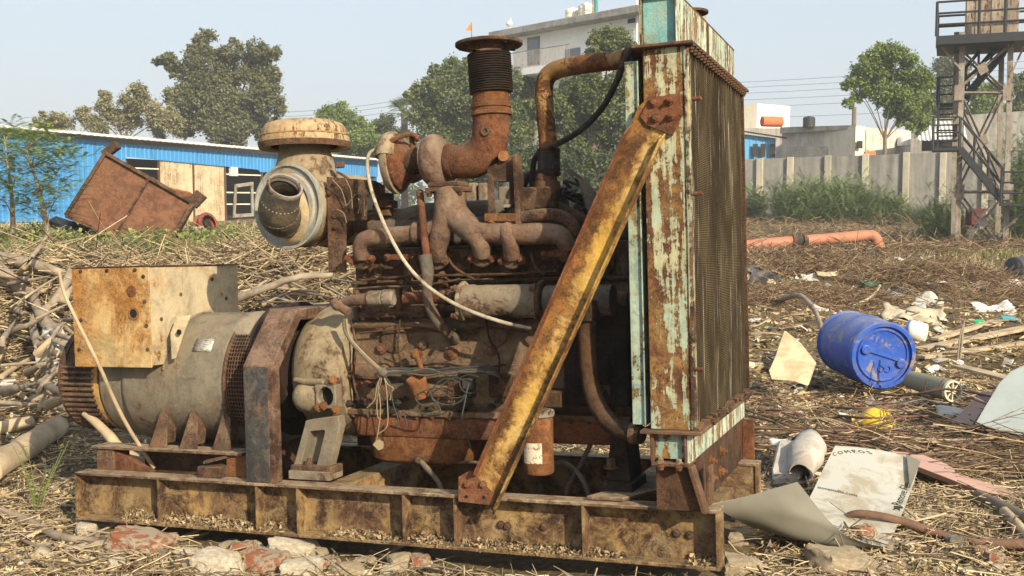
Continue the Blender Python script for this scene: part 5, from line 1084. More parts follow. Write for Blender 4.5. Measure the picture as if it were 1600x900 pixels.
# long blue shed on the left
A0, A1 = W(-60,345,37), W(592,345,60); zb = .45
def sp(px, off=0):        # point of the shed front seen at pixel column px
    r = (px-800)/FPX/ (Bw @ np.array([(px-800)/FPX,0,1]))[1] ; r = (px-800)/FPX/math.cos(p_)
    t = (A0.y*r-A0.x)/((A1.x-A0.x)-(A1.y-A0.y)*r); p = A0.lerp(A1,t); return Vector((p.x,p.y,0))
def zsp(px, py): p = sp(px); return W(px,py,p.y).z
shed = empty('blue_shed', sp(200)+Vector((0,0,zb))); tag(shed, 'long blue corrugated metal shed with white sheet roof and dark openings on the left', 'shed')
def ad(o): o.parent = shed; o.location = -shed.location; return o
nrm_ = Vector(((A1-A0).y,-(A1-A0).x,0)).normalized()
zt0, zt1 = zsp(0,200), zsp(590,252)
ws_ = ad(corr('wall_sheet', sp(-60), sp(202), 0, 0, M['blue'], None, .24, .03, (zt0,zsp(202,225))))
for v in ws_.data.vertices: 
    if v.co.z < .3: v.co.z = zsp(100,346)
fa = ad(corr('fascia_sheet', sp(202)-nrm_*-.02, sp(592), 0, 0, M['blue'], None, .24, .03, (zsp(202,225),zsp(592,252))))
zlo0, zlo1 = zsp(202,245), zsp(592,285)
for v in fa.data.vertices:
    if v.co.z < .3: t = (v.co.x-sp(202).x)/(sp(592).x-sp(202).x); v.co.z = zlo0+(zsp(420,266)-zlo0)*min(1,t*2.2) if t<.45 else zsp(420,266)-.1
m = MB(); rows = []
for off, dz in ((.55,.0),(-5,.22)): rows.append([sp(-60).lerp(sp(594),t)+nrm_*off+Vector((0,0,(zt0+.05)+(zt1-zt0)*t+dz+(.02 if i%2 else 0))) for i,t in enumerate(np.linspace(0,1,161))])
ad(m.grid(rows).build('roof_sheet', M['roofwhite'], None, smooth=0, solid=.09))
m = MB(); wallbox(m, sp(-60)-nrm_*.0, sp(202)-nrm_*.0, .2, zsp(100,347)-.01, .3); ad(m.build('plinth', M['conclight'], None))
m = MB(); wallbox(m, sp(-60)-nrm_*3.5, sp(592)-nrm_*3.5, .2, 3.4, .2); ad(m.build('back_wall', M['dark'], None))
m = MB(); wallbox(m, sp(590), sp(590)-nrm_*3.5, .2, 3.6, .05); ad(m.build('end_wall', M['blue'], None))
for a, b in ((255,306),(308,355)):
    m = MB(); wallbox(m, sp(a)-nrm_*.05, sp(b)-nrm_*.05, .2, zsp(a,250), .06); ad(m.build('cream_panel', M['creampanel'] if 'creampanel' in M else M['pl_cream'], None))
for px in (203,254,307,356,413,500,560): m = MB(); wallbox(m, sp(px)-nrm_*.02, sp(px+1.6)-nrm_*.02, .2, zsp(px,250), .1); ad(m.build('post', M['brownwood'], None))
for py in (262,): m = MB(); wallbox(m, sp(203)-nrm_*.04, sp(254)-nrm_*.04, zsp(228,py+2), zsp(228,py), .05); ad(m.build('rail', M['pl_cream'], None))
for py in (272,300,318): m = MB(); wallbox(m, sp(357)-nrm_*.04, sp(412)-nrm_*.04, zsp(385,py+2), zsp(385,py), .05); ad(m.build('rail', M['pl_cream'], None))
c = sp(368); m = MB(); wallbox(m, sp(363)+nrm_*.06, sp(374)+nrm_*.06, zsp(368,275), zsp(368,261), .12); o = m.build('flood_lamp', M['whitepaint'], None); o.location=(0,0,0); tag(o, 'white square flood lamp mounted on the blue shed front', 'lamp')
m = MB(); o_ = [sp(364),sp(396),sp(396),sp(368)]; zz = [zsp(364,340),zsp(396,338),zsp(396,284),zsp(368,288)]
oo = [p+Vector((0,0,z))+nrm_*.12 for p,z in zip(o_,zz)]; ce = sum(oo,Vector())/4; m.ring(oo, [ce+(p-ce)*.80 for p in oo], nrm_*-.06); o = m.build('window_frame_scrap', M['greysteel'], None); tag(o, 'white empty window frame leaning in the dark opening of the blue shed', 'window frame')
# white apartment house
H0, H1 = W(785,100,60), W(1010,100,52); hdir = (H1-H0); hdir.z = 0; hdir.normalize(); hn = Vector((hdir.y,-hdir.x,0))
def hp(px, off=0):
    r = (px-800)/FPX/math.cos(p_); t = (H0.y*r-H0.x)/((H1.x-H0.x)-(H1.y-H0.y)*r); p = H0.lerp(H1,t); return Vector((p.x,p.y,0))+hn*off
def zh(px, py, off=0): return W(px,py,hp(px,off).y).z
hs_ = empty('apartment_house', hp(900)+Vector((0,0,.5))); tag(hs_, 'white flat roofed apartment house with railed balcony above the trees', 'building')
def ah(o): o.parent = hs_; o.location = -hs_.location; return o
zr = zh(900,42)
m = MB(); wallbox(m, hp(802), hp(1012), .5, zr, 4); ah(m.build('wall', M['pl_white'], None))
m = MB(); wallbox(m, hp(783,.9), hp(1014,.9), zr, zr+.35, 5.0); ah(m.build('roof_slab', M['wall_dark'], None, bevel=.03))
zf = zh(860,104,1.2)
m = MB(); wallbox(m, hp(796,1.2), hp(912,1.2), zf-.35, zf, 1.2); ah(m.build('balcony_slab', M['pl_white'], None))
m = MB(); wallbox(m, hp(796,1.1), hp(912,1.1), zf+.85, zf+.9, .04)
for i in range(54): p = hp(796,1.1).lerp(hp(912,1.1), i/53); m.box((p.x-.012,p.y-.012,zf),(p.x+.012,p.y+.012,zf+.86))
ah(m.build('balcony_rail', M['greysteel'], None))
m = MB(); wallbox(m, hp(824,.03), hp(843,.03), zf+.3, zh(833,58), .05); w_ = ah(m.build('window', M['greysteel'], None)); 
s = NT('window_glass'); M['glass'] = s.fin((.16,.19,.22), .15, spec=.6)
m = MB(); wallbox(m, hp(826,.05), hp(841,.05), zf+.36, zh(833,61), .03); o = m.build('pane', M['glass'], w_)
m = MB(); wallbox(m, hp(882,.05), hp(905,.05), zf, zh(893,76), .05); ah(m.build('window', M['glass'], None))
m = MB(); wallbox(m, hp(978,.04), hp(989,.04), zh(983,36), zh(983,29), .05); ah(m.build('window', M['dark'], None))
m = MB(); p = hp(996,.15); m.box((p.x-.06,p.y-.06,.5),(p.x+.06,p.y+.06,zr+1.6)); p = hp(1000,.15); m.box((p.x-.04,p.y-.04,.5),(p.x+.04,p.y+.04,zr+1.6)); ah(m.build('drain_pipe', M['pl_white'], None))
def tank(name, label, cx, cy, z0, r, h, mat, group=None, ribs=0):
    pr_ = [(0,r)]
    for i in range(ribs): t = (i+.5)/ribs*h*.82; pr_ += [(t-.02,r),(t,r*1.03),(t+.02,r)]
    pr_ += [(h*.84,r),(h*.93,r*.75),(h*.95,r*.3),(h,r*.28),(h+.01,.0)]
    o = MB().lathe(pr_, (0,0,0), (0,0,1), 28).build(name, mat, None, smooth=40); o.location = (cx,cy,z0); return tag(o, label, 'water tank', group)
for px, d_, lab in ((861,1.5,'cream rooftop water tank, left of the pair on the apartment house'),(882,1.5,'cream rooftop water tank, right of the pair on the apartment house')):
    p = hp(px,-d_); tank('water_tank', lab, p.x, p.y, zr+.35, .38 if px<870 else .42, 1.05 if px<870 else 1.15, M['pl_cream'], 'cream rooftop water tanks', 4)
p = hp(903,-1); m = MB().tube([(0,0,0),(0,0,1.7)], .05, 8, sm=1).box((-.5,-.02,1.1),(.5,.02,1.14)); o = m.build('antenna_mast', M['greysteel'], None); o.location=(p.x,p.y,zr+.35); tag(o, 'thin roof mast between the cream tanks and teal pipe', 'mast')
p = hp(916,-.6); m = MB().tube([(0,0,0),(0,0,.9),(0,0,1.0)], [.10,.10,.12], 12, sm=1); o = m.build('vent_pipe', plain('teal_pipe', (.05,.28,.27)), None); o.location=(p.x,p.y,zr+.35); tag(o, 'short teal vent pipe standing on the apartment house roof', 'pipe')
p = hp(791,-.3); m = MB().tube([(0,0,0),(0,0,.9)], .04, 6, sm=1).lathe([(0,.12),(.1,.18),(.25,.15),(.3,.02)], (-.05,0,.45), (0,0,1), 12); o = m.build('roof_vent', M['whitepaint'], None); o.location=(p.x,p.y,zr+.3); tag(o, 'small white vent at the left end of the apartment roof', 'vent')
b = W(737,100,60); z1_ = W(737,35,60).z; fp_ = empty('flag_pole', (b.x,b.y,.6)); tag(fp_, 'thin pole with small orange pennant left of the apartment house', 'flag')
MB().tube([(0,0,0),(0,0,z1_-.6)], .03, 6, sm=1).build('pole', M['greysteel'], fp_)
MB().prism([(-.02,0,z1_-.6),(-.02,0,z1_-1.05),(-.34,0,z1_-1.05)], (0,.01,0)).build('pennant', plain('orange_cloth', (.65,.22,.05)), fp_)
# boundary wall with pilasters
B0, B1 = W(1120,300,47), W(1620,300,41.5)
def bp(px, off=0):
    r = (px-800)/FPX/math.cos(p_); t = (B0.y*r-B0.x)/((B1.x-B0.x)-(B1.y-B0.y)*r); p = B0.lerp(B1,t); return Vector((p.x,p.y,0))+Vector((off*.2,-off,0))
bw = empty('boundary_wall', bp(1300)+Vector((0,0,.3))); tag(bw, 'long stained grey concrete boundary wall with pilasters on the right', 'wall')
def aw(o): o.parent = bw; o.location = -bw.location; return o
def zb_(px, py): return W(px,py,bp(px).y).z
m = MB(); wallbox(m, bp(1120), bp(1620), .2, 0, .2, (zb_(1165,250)+.02, zb_(1470,238)+.05)); aw(m.build('wall_panel', M['concrete'], None, wob=.02, ws=1))
m = MB(); wallbox(m, bp(700), bp(1119.5), .2, 0, .2, (zb_(1165,250)-.1, zb_(1165,250)+.02)); aw(m.build('wall_panel', M['concrete'], None, wob=.02, ws=1))
for px in (1181,1228,1286,1344,1407,1464,1530,1592):
    w = 5; a, b = bp(px-w,.14), bp(px+w,.14); m = MB(); wallbox(m, a, b, .2, zb_(px, 250-(px-1165)*.042)+.05, .2); aw(m.build('pilaster', M['conclight'], None, bevel=.01))
# buildings beyond the wall
def block(name, label, cat, px0, px1, pyt, pyb, d0, d1, mat, depth=5, roof=None, side=None, pyt1=None):
    a, b = W(px0,pyt,d0), W(px1,pyt if pyt1 is None else pyt1,d1); ztp = (a.z,b.z); m = MB(); c = (a+b)/2; root = empty(name, (c.x,c.y,.5)); tag(root, label, cat)
    a0, b0 = a-root.location, b-root.location
    d = Vector((b0.x-a0.x,b0.y-a0.y,0)).normalized()
    wallbox(m, a0, b0, -.3, 0, depth, (a.z-.5,b.z-.5)); m.build('wall', mat, root); return root
r1 = block('plaster_house', 'long low weathered plaster building beyond the boundary wall', 'building', 1222, 1336, 202, 250, 62, 58, M['pl_grey'], 7, pyt1=198)
m = MB(); a, b = W(1219,199,61.7)-r1.location, W(1338,195,57.6)-r1.location; wallbox(m, a, b, 0, 0, 7.6, (b.z,b.z)); 
m = MB(); wallbox(m, a, b, a.z-.35, 0, .5, (a.z,b.z)); m.build('stained_parapet', M['wall_dark'], r1, wob=.03, ws=2)
r2 = block('plaster_house', 'cream end block beside the bare trunked tree beyond the wall', 'building', 1337, 1352, 198, 250, 57.5, 57.8, M['pl_cream'], 5)
m = MB(); a = W(1344,226,57.4)-r2.location; m.box((a.x-.15,-.35,a.z-.2),(a.x+.1,-.2,a.z+.2)); m.build('window', M['dark'], r2)
r3 = empty('corrugated_fence', W(1377,240,59)); r3.location.z = .5; tag(r3, 'grey corrugated sheet fence behind the bare tree trunk', 'fence')
o = corr('sheet', W(1353,200,58)-r3.location, W(1403,212,66)-r3.location, -.3, 0, M['pl_grey'], r3, .5, .05, (W(1353,200,58).z-.5, W(1403,208,66).z-.5))
r4 = block('white_house', 'white house with square rooftop room just right of the radiator', 'building', 1130, 1226, 200, 250, 66, 64, M['pl_grey'], 7)
a, b = W(1160,166,68)-r4.location, W(1183,162,67)-r4.location; c = W(1213,168,69)-r4.location
m = MB(); wallbox(m, a, b, 2, 0, 3, (a.z,b.z)); m.build('roof_room', M['pl_white'], r4); m = MB(); wallbox(m, b+Vector((.02,0,0)), c, 2, 0, 3, (b.z,c.z)); m.build('roof_room', M['pl_cream'], r4)
m = MB(); wallbox(m, W(1225,200,63)-r4.location, W(1232,200,63)-r4.location, -.3, W(1228,200,63).z-.5, .3); m.build('corner_pier', M['pl_white'], r4)
rb = empty('small_blue_shed', W(1185,240,54)); rb.location.z = .5; tag(rb, 'small blue sheet metal shed right of the radiator', 'shed')
corr('wall_sheet', W(1150,208,54)-rb.location, W(1212,216,54)-rb.location, -.2, 0, M['blue2'], rb, .3, .03, (W(1150,208,54).z-.5, W(1212,216,54).z-.5))
m = MB(); a, b = W(1145,204,53.6)-rb.location, W(1229,217,53.6)-rb.location; m.add([a,b,b+Vector((0,3,.3)),a+Vector((0,3,.3)),a+Vector((0,0,.08)),b+Vector((0,0,.08)),b+Vector((0,3,.38)),a+Vector((0,3,.38))],[(0,3,2,1),(4,5,6,7),(0,1,5,4),(1,2,6,5),(2,3,7,6),(3,0,4,7)]); m.build('roof', M['dark'], rb)
for px in (1180,1192,1207): m = MB(); p = W(px,236,53.8)-rb.location; m.box((p.x-.12,p.y-.04,p.z-.3),(p.x+.12,p.y,p.z+.35)); m.build('window', M['dark'], rb)
p = W(1206,190,62); o = MB().lathe([(-.62,.26),(-.6,.30),(0,.31),(.6,.30),(.64,.24),(.66,.05)], (0,0,0), (1,.2,0), 24).build('drum_tank', plain('orange_plastic', (.62,.17,.07)), None, smooth=40); o.location = p; tag(o, 'orange horizontal drum tank on the white house roof', 'tank')
m = MB(); p2 = W(1190,198,62); 
p = W(1264,199,60); tank('water_tank', 'black ribbed water tank on the low plaster building roof', p.x, p.y, p.z, .33, .62, M['blacksteel'], None, 5)
p = W(1334,205,63); o = MB().tube([(0,0,0),(0,0,2.2)], .13, 8, sm=1).build('utility_pole', M['bark'], None); o.location = (p.x,p.y,p.z-.8); tag(o, 'bare wooden utility pole left of the spreading tree', 'pole')
lw = block('low_wall', 'low mossy parapet wall in front of the plaster building', 'wall', 1230, 1292, 229, 250, 54, 53, M['wall_dark'], .3)
r5 = block('plaster_house', 'weathered building behind the black tower landing', 'building', 1424, 1620, 186, 250, 56, 52, M['pl_grey'], 7, pyt1=172)
a, b = W(1428,192,55)-r5.location, W(1505,190,53)-r5.location
m = MB(); rows = [[a.lerp(b,t)+Vector((0,0,.05*(i%2))) for i,t in enumerate(np.linspace(0,1,25))], [a.lerp(b,t)+Vector((-.3,-1.3,-1.0+.05*(i%2))) for i,t in enumerate(np.linspace(0,1,25))]]
m.grid(rows).build('awning', M['roofwhite'], r5, smooth=0, solid=.03)
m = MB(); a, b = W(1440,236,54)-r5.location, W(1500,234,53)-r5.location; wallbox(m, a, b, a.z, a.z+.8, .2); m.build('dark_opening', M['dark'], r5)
p = W(1414,228,60); o = MB().lathe([(0,.42),(.3,.42),(.5,.3),(.58,.02)], (0,0,0), (0,0,1), 24).build('round_tank', M['whitepaint'], None, smooth=50); o.location = p; tag(o, 'white round topped tank beyond the wall beside the tree', 'tank')
m = MB(); 
for i,(px,py) in enumerate(((1352,243),(1358,236),(1366,240))): pass
p = W(1359,240,50); o = MB().box((-.25,-.1,-.1),(.25,.1,.1)).build('orange_crate', plain('orange_paint', (.6,.2,.06)), None, bevel=.02); o.location = p; tag(o, 'small orange crate showing just above the boundary wall', 'crate')
# ---- steel tower
tw = empty('steel_tower', W(1537,392,28)); tb_z = float(hgt(tw.location.x, tw.location.y))-.1; tw.location.z = tb_z; tag(tw, 'tall steel lattice tower with black stairs and a railed platform', 'tower')
TD = 28.0
TA = R(22); tw.rotation_euler = (0,0,-TA); tny = Vector((math.sin(TA),math.cos(TA),0)); tnx = Vector((math.cos(TA),-math.sin(TA),0)); two = Vector((tw.location.x,tw.location.y,tb_z))
def T(px, py, dd=0):       # point of the tower's own frame on the plane y = dd
    a = W(px,py,10); c = Vector((0,0,CAMH)); d = a-c; t = (dd+(two-c).dot(tny))/d.dot(tny); p = c+d*t-two; return Vector((p.dot(tnx), dd, p.z))
def angle_bar(p, q, w, name, mat, flat=.4): 
    m = MB().bar(p, q, w, w*.25).bar(Vector(p)+Vector((-w*.4,w*.4,0)), Vector(q)+Vector((-w*.4,w*.4,0)), w*.25, w); return m.build(name, mat, tw)
sideD = 1.35
for (xb, xt, dd) in ((1496,1504,0),(1571,1580,0),(1489,1495,sideD),(1558,1566,sideD)):
    p, q = T(xb,400,dd), T(xt,50,dd); p.z = 0; m = MB().box((-.05,-.05,0),(.05,.05,.01)); angle_bar(p, q, .13, 'post', M['greysteel'])
for (y0, y1) in ((395,300),(300,140),(140,75)):
    for dd in (0, sideD):
        sx = 0 if dd == 0 else -8
        if y0 == 395: y0b = 390
        a, b, c, d = T(1497+sx,y0,dd), T(1574+sx,y1,dd), T(1572+sx,y0,dd), T(1500+sx,y1,dd)
        angle_bar(a, b, .06, 'brace', M['greysteel']); angle_bar(c, d, .06, 'brace', M['greysteel'])
        if dd == 0:
            ce = (a+b+c+d)/4; MB().obox(ce+Vector((0,-.05,0)), (.10,0,.06), (0,.008,0), (-.05,0,.12)).build('gusset', M['greysteel'], tw)
for py in (300,145):
    angle_bar(T(1498,py), T(1576,py), .08, 'girt', M['greysteel']); angle_bar(T(1490,py,sideD), T(1564,py,sideD), .08, 'girt', M['greysteel'])
    for px in (1499,1575): MB().obox(T(px,py)+Vector((0,-.06,0)), (.12,0,0), (0,.008,0), (0,0,.2)).build('gusset', M['greysteel'], tw)
zp = T(1500,72).z
MB().box((T(1463,72).x,-.5,zp),(T(1680,72).x,sideD+.5,zp+.22)).build('platform', M['blacksteel'], tw)
m = MB(); xa, xb_ = T(1463,60,-.4).x, T(1680,60,-.4).x
def rail(pts, h=.82, n=3, name='railing', r=.022, posts=None):
    m = MB()
    for k in range(n): m.tube([Vector(p)+Vector((0,0,h*(k+1)/n)) for p in pts], r, 6, sm=1)
    for p in (posts or pts): m.tube([p, Vector(p)+Vector((0,0,h))], r*1.3, 6, sm=1)
    return m.build(name, M['blacksteel'], tw)
zq = zp+.22
rail([(xa,sideD+.45,zq),(xa,-.45,zq),(xa+1.0,-.45,zq),(xa+1.6,-.45,zq),(xb_,-.45,zq)], h=.86, n=3, r=.03)
rail([(xa,sideD+.45,zq),(xb_,sideD+.45,zq)], h=.86, n=3, r=.03)
for a, b in (((1470,72),(1503,110)),((1600,72),(1578,120))): MB().bar(T(*a), T(*b), .07, .05).build('bracket', M['greysteel'], tw)
tk = MB().box((T(1508,50).x,.15,zq+.02),(T(1592,50).x,1.3,zq+1.4)).build('tank', metal('tank_sheet', (.42,.37,.29),(.30,.25,.19), rust=.35, sc=2, streak=.6, dust=.1, seed=51), tw, bevel=.03)
for px in (1525,1550,1575): MB().box((T(px,50).x-.02,.13,zq+.02),(T(px,50).x+.02,.15,zq+1.4)).build('tank_rib', M['greysteel'], tk)
def stair(p, q, w, dirw, n, name='stair_flight'):
    p, q = Vector(p), Vector(q); dw = Vector(dirw)*w; m = MB()
    for s_ in (Vector(), dw): m.bar(p+s_, q+s_, .05, .17)
    for i in range(n): c = p.lerp(q,(i+.5)/n); m.obox(c+dw/2, dw/2, (.10,0,0) if abs(dirw[1])>.5 else (0,.1,0), (0,0,.015))
    for s_ in (Vector(), dw):
        for hh in (.4,.8): m.tube([p+s_+Vector((0,0,hh)), q+s_+Vector((0,0,hh))], .025, 6, sm=1)
        for k in range(4): c = p.lerp(q,k/3)+s_; m.tube([c, c+Vector((0,0,.8))], .025, 6, sm=1)
    return m.build(name, M['blacksteel'], tw)
stair(T(1566,312,-.5), T(1500,232,-.5), .75, (0,1,0), 11)
MB().box((T(1456,236,-.6).x,-.65,T(1456,236,-.5).z),(T(1499,236,-.5).x,.4,T(1456,236,-.5).z+.07)).build('landing', M['blacksteel'], tw)
zl = T(1456,236,-.5).z+.07; xl, xr = T(1457,236,-.5).x, T(1498,236,-.5).x
rail([(xr,-.6,zl),(xl,-.6,zl),(xl,.4,zl)], h=.78, n=4)
zu = T(1475,160,.6).z
stair((xl+.1,.55,zl), (xl+.1,1.9,zu), .62, (1,0,0), 8)
MB().box((xl+.05,1.5,zu),(xl+.85,2.3,zu+.06)).build('landing', M['blacksteel'], tw); rail([(xl+.85,1.5,zu+.06),(xl+.05,1.5,zu+.06),(xl+.05,2.3,zu+.06)], h=.7, n=3)
stair(T(1508,150,1.0), T(1570,78,1.0), .7, (0,1,0), 10)
z2 = T(1570,322,-.5).z; x2 = T(1563,322,-.5).x
MB().box((x2,-.65,z2),(x2+1.7,.4,z2+.06)).build('landing', M['blacksteel'], tw); rail([(x2,-.6,z2+.06),(x2+1.0,-.6,z2+.06),(x2+1.7,-.6,z2+.06)], h=.8, n=3)
angle_bar(T(1562,370,-.3), T(1600,330,-.3), .05, 'brace', M['greysteel'])
o = MB().box((-.2,-.2,-.2),(.2,.2,.25)).build('red_box', plain('dark_red_paint', (.11,.028,.024)), None, bevel=.02); o.location = W(1524,345,29.5); o.location.z = float(hgt(o.location.x,o.location.y))+.9; 
tag(o, 'dark red box fixed inside the lower part of the steel tower', 'box'); o.scale = (1,1,1)
m = MB().bar((0,0,-1.2),(0,0,-.2),.05,.05).build('post', M['greysteel'], o)
# power lines
def line(px0, py0, d0, px1, py1, d1, sag, label):
    a, b = W(px0,py0,d0), W(px1,py1,d1); P = [a.lerp(b,t)-Vector((0,0,sag*4*t*(1-t))) for t in np.linspace(0,1,14)]
    o = MB().tube(P, .018, 4, sm=1).build('power_line', M['blacksteel'], None); tag(o, label, 'power line', 'overhead power lines'); return o
for i, (ya, yb_) in enumerate(((127,96),(134,108),(143,118),(152,132),(162,146),(178,168))):
    line(900, ya+8, 95, 1900, yb_-35, 80, .8, ('highest','second highest','third highest','fourth highest','fifth highest','lowest')[i]+' of the six power lines in the sky right of the radiator')
for i, ya in enumerate((158,165,174,182)): line(380, ya+18, 95, 700, ya-16, 90, .5, ('highest','second highest','third highest','lowest')[i]+' of the four faint power lines left of the palm')
# thin winter haze that fades the far trees and houses
hm = bpy.data.materials.new('haze_air'); hm.use_nodes = True; ht = hm.node_tree; ht.nodes.remove(ht.nodes['Principled BSDF'])
pv = ht.nodes.new('ShaderNodeVolumePrincipled'); pv.inputs['Color'].default_value = (.88,.94,1,1); pv.inputs['Density'].default_value = .0013; pv.inputs['Anisotropy'].default_value = .0
ht.links.new(pv.outputs[0], [n for n in ht.nodes if n.type=='OUTPUT_MATERIAL'][0].inputs['Volume'])
hz = MB().box((-440,-50,-3),(440,640,32)).build('haze', hm, None, smooth=0); tag(hz, kind='stuff')
# ================================================================== SCRAP, RUBBLE AND BRANCHES
# tilted rusty hopper
HD = 15.5
def Hx(px, py, dd=0): return W(px,py,HD+dd)
q = [Hx(165,239), Hx(300,316,.25), Hx(252,402,.1), Hx(103,337,-.15)]
hb = Vector((Hx(176,385).x, HD, Hx(176,385).z)); hop = empty('rusty_hopper', hb); tag(hop, 'big rusty steel hopper box lying tilted in the weeds by the blue shed', 'hopper')
q = [p-hb for p in q]; nb = (q[1]-q[0]).cross(q[3]-q[0]).normalized(); nb = nb if nb.y > 0 else -nb
M['hoprust'] = metal('hopper_rust', (.17,.085,.055), rust=.9, sc=9, dust=.1, rd=(.085,.04,.026), rm=(.155,.072,.042), ro=(.215,.105,.062), soft=.3, seed=61)
MB().prism(q, nb*1.15).build('box', M['hoprust'], hop, bevel=.01)
for a, b in ((0,1),(1,2),(2,3),(3,0)): MB().bar(q[a]-nb*.03, q[b]-nb*.03, .05, .06, nb).build('edge_angle', M['rust'], hop, bevel=.004)
MB().bar(Hx(233,279,.1)-hb-nb*.03, Hx(177,374,-.02)-hb-nb*.03, .035, .05, nb).build('stiffener', M['rust'], hop)
MB().bar(Hx(163,242,.1)-hb, Hx(184,226,.1)-hb, .14, .12).build('corner_lug', M['rustdark'], hop, bevel=.01)
m = MB(); m.prism([Hx(290,314,.2)-hb, Hx(307,296,.2)-hb, Hx(323,308,.2)-hb, Hx(306,326,.2)-hb], nb*.25); m.build('hinge_block', M['rust'], hop, bevel=.01)
m = MB(); m.prism([Hx(235,275,.6)-hb, Hx(262,292,.6)-hb, Hx(298,300,.6)-hb, Hx(303,312,.6)-hb, Hx(262,300,.6)-hb], nb*.3); m.build('rolled_edge', M['orangerust'], hop, bevel=.02)
MB().tube([Hx(300,320,.2)-hb, Hx(262,384,.05)-hb], .03, 8).build('edge_rod', M['rust'], hop)
o = MB()
for i in range(7):
    c = Vector((rnd.uniform(-.35,.35), rnd.uniform(-.2,.3), rnd.uniform(-.05,.3))); a = rnd.uniform(-.5,.9)
    o.obox(c, (rnd.uniform(.1,.3)*math.cos(a),0,rnd.uniform(.1,.3)*math.sin(a)), (0,.15,.03), (-.02,0,.03+rnd.random()*.05))
o = o.build('black_scrap', M['blacksteel'], None, bevel=.01); o.location = Hx(135,368,.2); tag(o, 'heap of broken black plastic parts under the left corner of the hopper', 'scrap')
c = W(320,352,20); wh = empty('wheel_hub', c); tag(wh, 'dark red steel wheel hub lying on its rim in the weeds', 'wheel')
MB().lathe([(-.12,.14),(-.1,.20),(-.06,.22),(.0,.17),(.06,.22),(.1,.22),(.12,.16)], (0,0,0), (.75,-.45,.25), 26, caps=False).build('rim', metal('red_wheel_paint', (.25,.04,.03), rust=.4, sc=5, seed=62), wh, solid=.01)
MB().lathe([(-.03,.17),(.0,.17),(.01,.07),(.07,.06)], (0,0,0), (.75,-.45,.25), 20).build('hub', M['oily'], wh)
o = MB().lathe([(-.12,.07),(.12,.07)], (0,0,0), (1,.5,.1), 14).build('short_post', M['barkgrey'], None); o.location = W(308,360,19.7); tag(o, 'short grey stump beside the red wheel hub', 'stump')

# orange pipe
op = empty('orange_pipe', W(1260,385,23.4)); tag(op, 'long orange pipe on the ground with a downturned end', 'pipe')
def O(px, py, d): return W(px,py,d*1.17)-op.location
MB().tube([O(1090,392,19.6),O(1165,384,19.8),O(1240,377,20)], .122, 18, sm=2).build('pipe_run', M['orangepipe'], op, smooth=60)
MB().tube([O(1258,376,20),O(1310,372,20.2),O(1352,368,20.4),O(1366,370,20.4),O(1372,382,20.4),O(1380,402,20.4)], [.122,.122,.122,.125,.125,.122], 18, sm=4).build('pipe_run', M['orangepipe'], op, smooth=60)
MB().tube([O(1236,377,20),O(1262,376,20)], .118, 14, sm=1).build('rubber_joint', M['rubber'], op)
for px in (1240,1257): MB().lathe([(-.035,.175),(.035,.175)], O(px,378.5,20), (1,.05,.02), 20).build('flange', M['rust'], op, bevel=.005)
for px,py in ((1326,396),(1355,398)): 
    p = W(px,py,19.5); o = MB().lathe([(0,.09),(.22,.09)], (0,0,0), (0,0,1), 14).build('pipe_stub', M['blacksteel'], None); o.location = p-Vector((0,0,.12)); tag(o, 'black pipe stub below the orange pipe, '+('left' if px<1340 else 'right')+' one of two', 'pipe stub', 'black pipe stubs')

# ---- blue drum
d0 = 8.0
cf = W(1386,558,d0-.05); cb = W(1318,546,d0+.45); axd = (cf-cb).normalized(); axd = Vector((.10,-.99,-.03)).normalized(); rD = .245
mid = W(1381,556,7.75); dr = empty('blue_drum', mid-Vector((0,0,.24))); dr.location.z = float(mid.z)-.25; tag(dr, 'blue plastic drum lying on its side in the twigs', 'drum')
s = NT('blue_drum_plastic'); n = s.noise(4,8,.7,.3); pt = s.noise(7,7,.65,.5,s.mp(loc=(3,2,1)))
col = s.mix(s.ramp(n, [(.35,0.0),(.7,1.0)]), (.009,.06,.36), (.02,.09,.43)); col = s.mix(s.ramp(pt, [(.585,0.0),(.63,.7)]), col, (.28,.22,.13)); col = s.mix(s.ramp(s.noise(30,6,.7), [(.5,0.0),(.8,.35)]), col, (.2,.2,.22))
g = s.n('NewGeometry'); sp = s.n('SeparateXYZ'); s.l(g.outputs['Normal'], sp.inputs[0])
col = s.mix(s.math('MULTIPLY', s.ramp(sp.outputs[2], [(.2,0.0),(.9,.75)]), s.ramp(s.noise(9,10,.78,.4), [(.40,.1),(.58,.9)])), col, (.25,.24,.22)); col = s.mix(s.ramp(s.noise(5,10,.8,1.0,s.mp(loc=(7,2,9),sc=(1,1,2))), [(.52,0.0),(.60,.5)]), col, (.12,.12,.14))
M['drumblue'] = s.fin(col, .42, n, .1, .004, .45)
F_ = mid-dr.location
Ld = .66
MB().lathe([(0,rD-.03),(.0,rD-.005),(-.015,rD+.006),(-.03,rD),(-.05,rD-.012),(-.09,rD-.002),(-.22,rD+.006),(-.30,rD+.012),(-.33,rD+.004),(-.36,rD+.012),(-.50,rD+.004),(-Ld+.05,rD-.008),(-Ld+.03,rD-.012),(-Ld+.01,rD+.003),(-Ld,rD-.01),(-Ld,.05)], F_, axd, 64, caps=False).build('barrel_body', M['drumblue'], dr, smooth=45)
MB().lathe([(-.0,rD-.006),(-.004,rD-.016),(-.022,rD-.022),(-.024,rD-.045),(-.012,rD-.055),(-.012,rD-.062),(-.022,rD-.068),(-.028,rD-.12),(-.028,.0)], F_, axd, 64, caps=False).build('drum_head', M['drumblue'], dr, smooth=30)
u = axd.cross(Vector((0,0,1))).normalized(); w = u.cross(axd); 
if u.x < 0: u = -u
for a, b in ((-.13,.045),(.14,-.06)): MB().lathe([(-.03,.034),(-.006,.034),(-.004,.028),(-.008,.0)], F_+u*a+w*b, axd, 22).build('bung', M['drumblue'], dr, smooth=30)
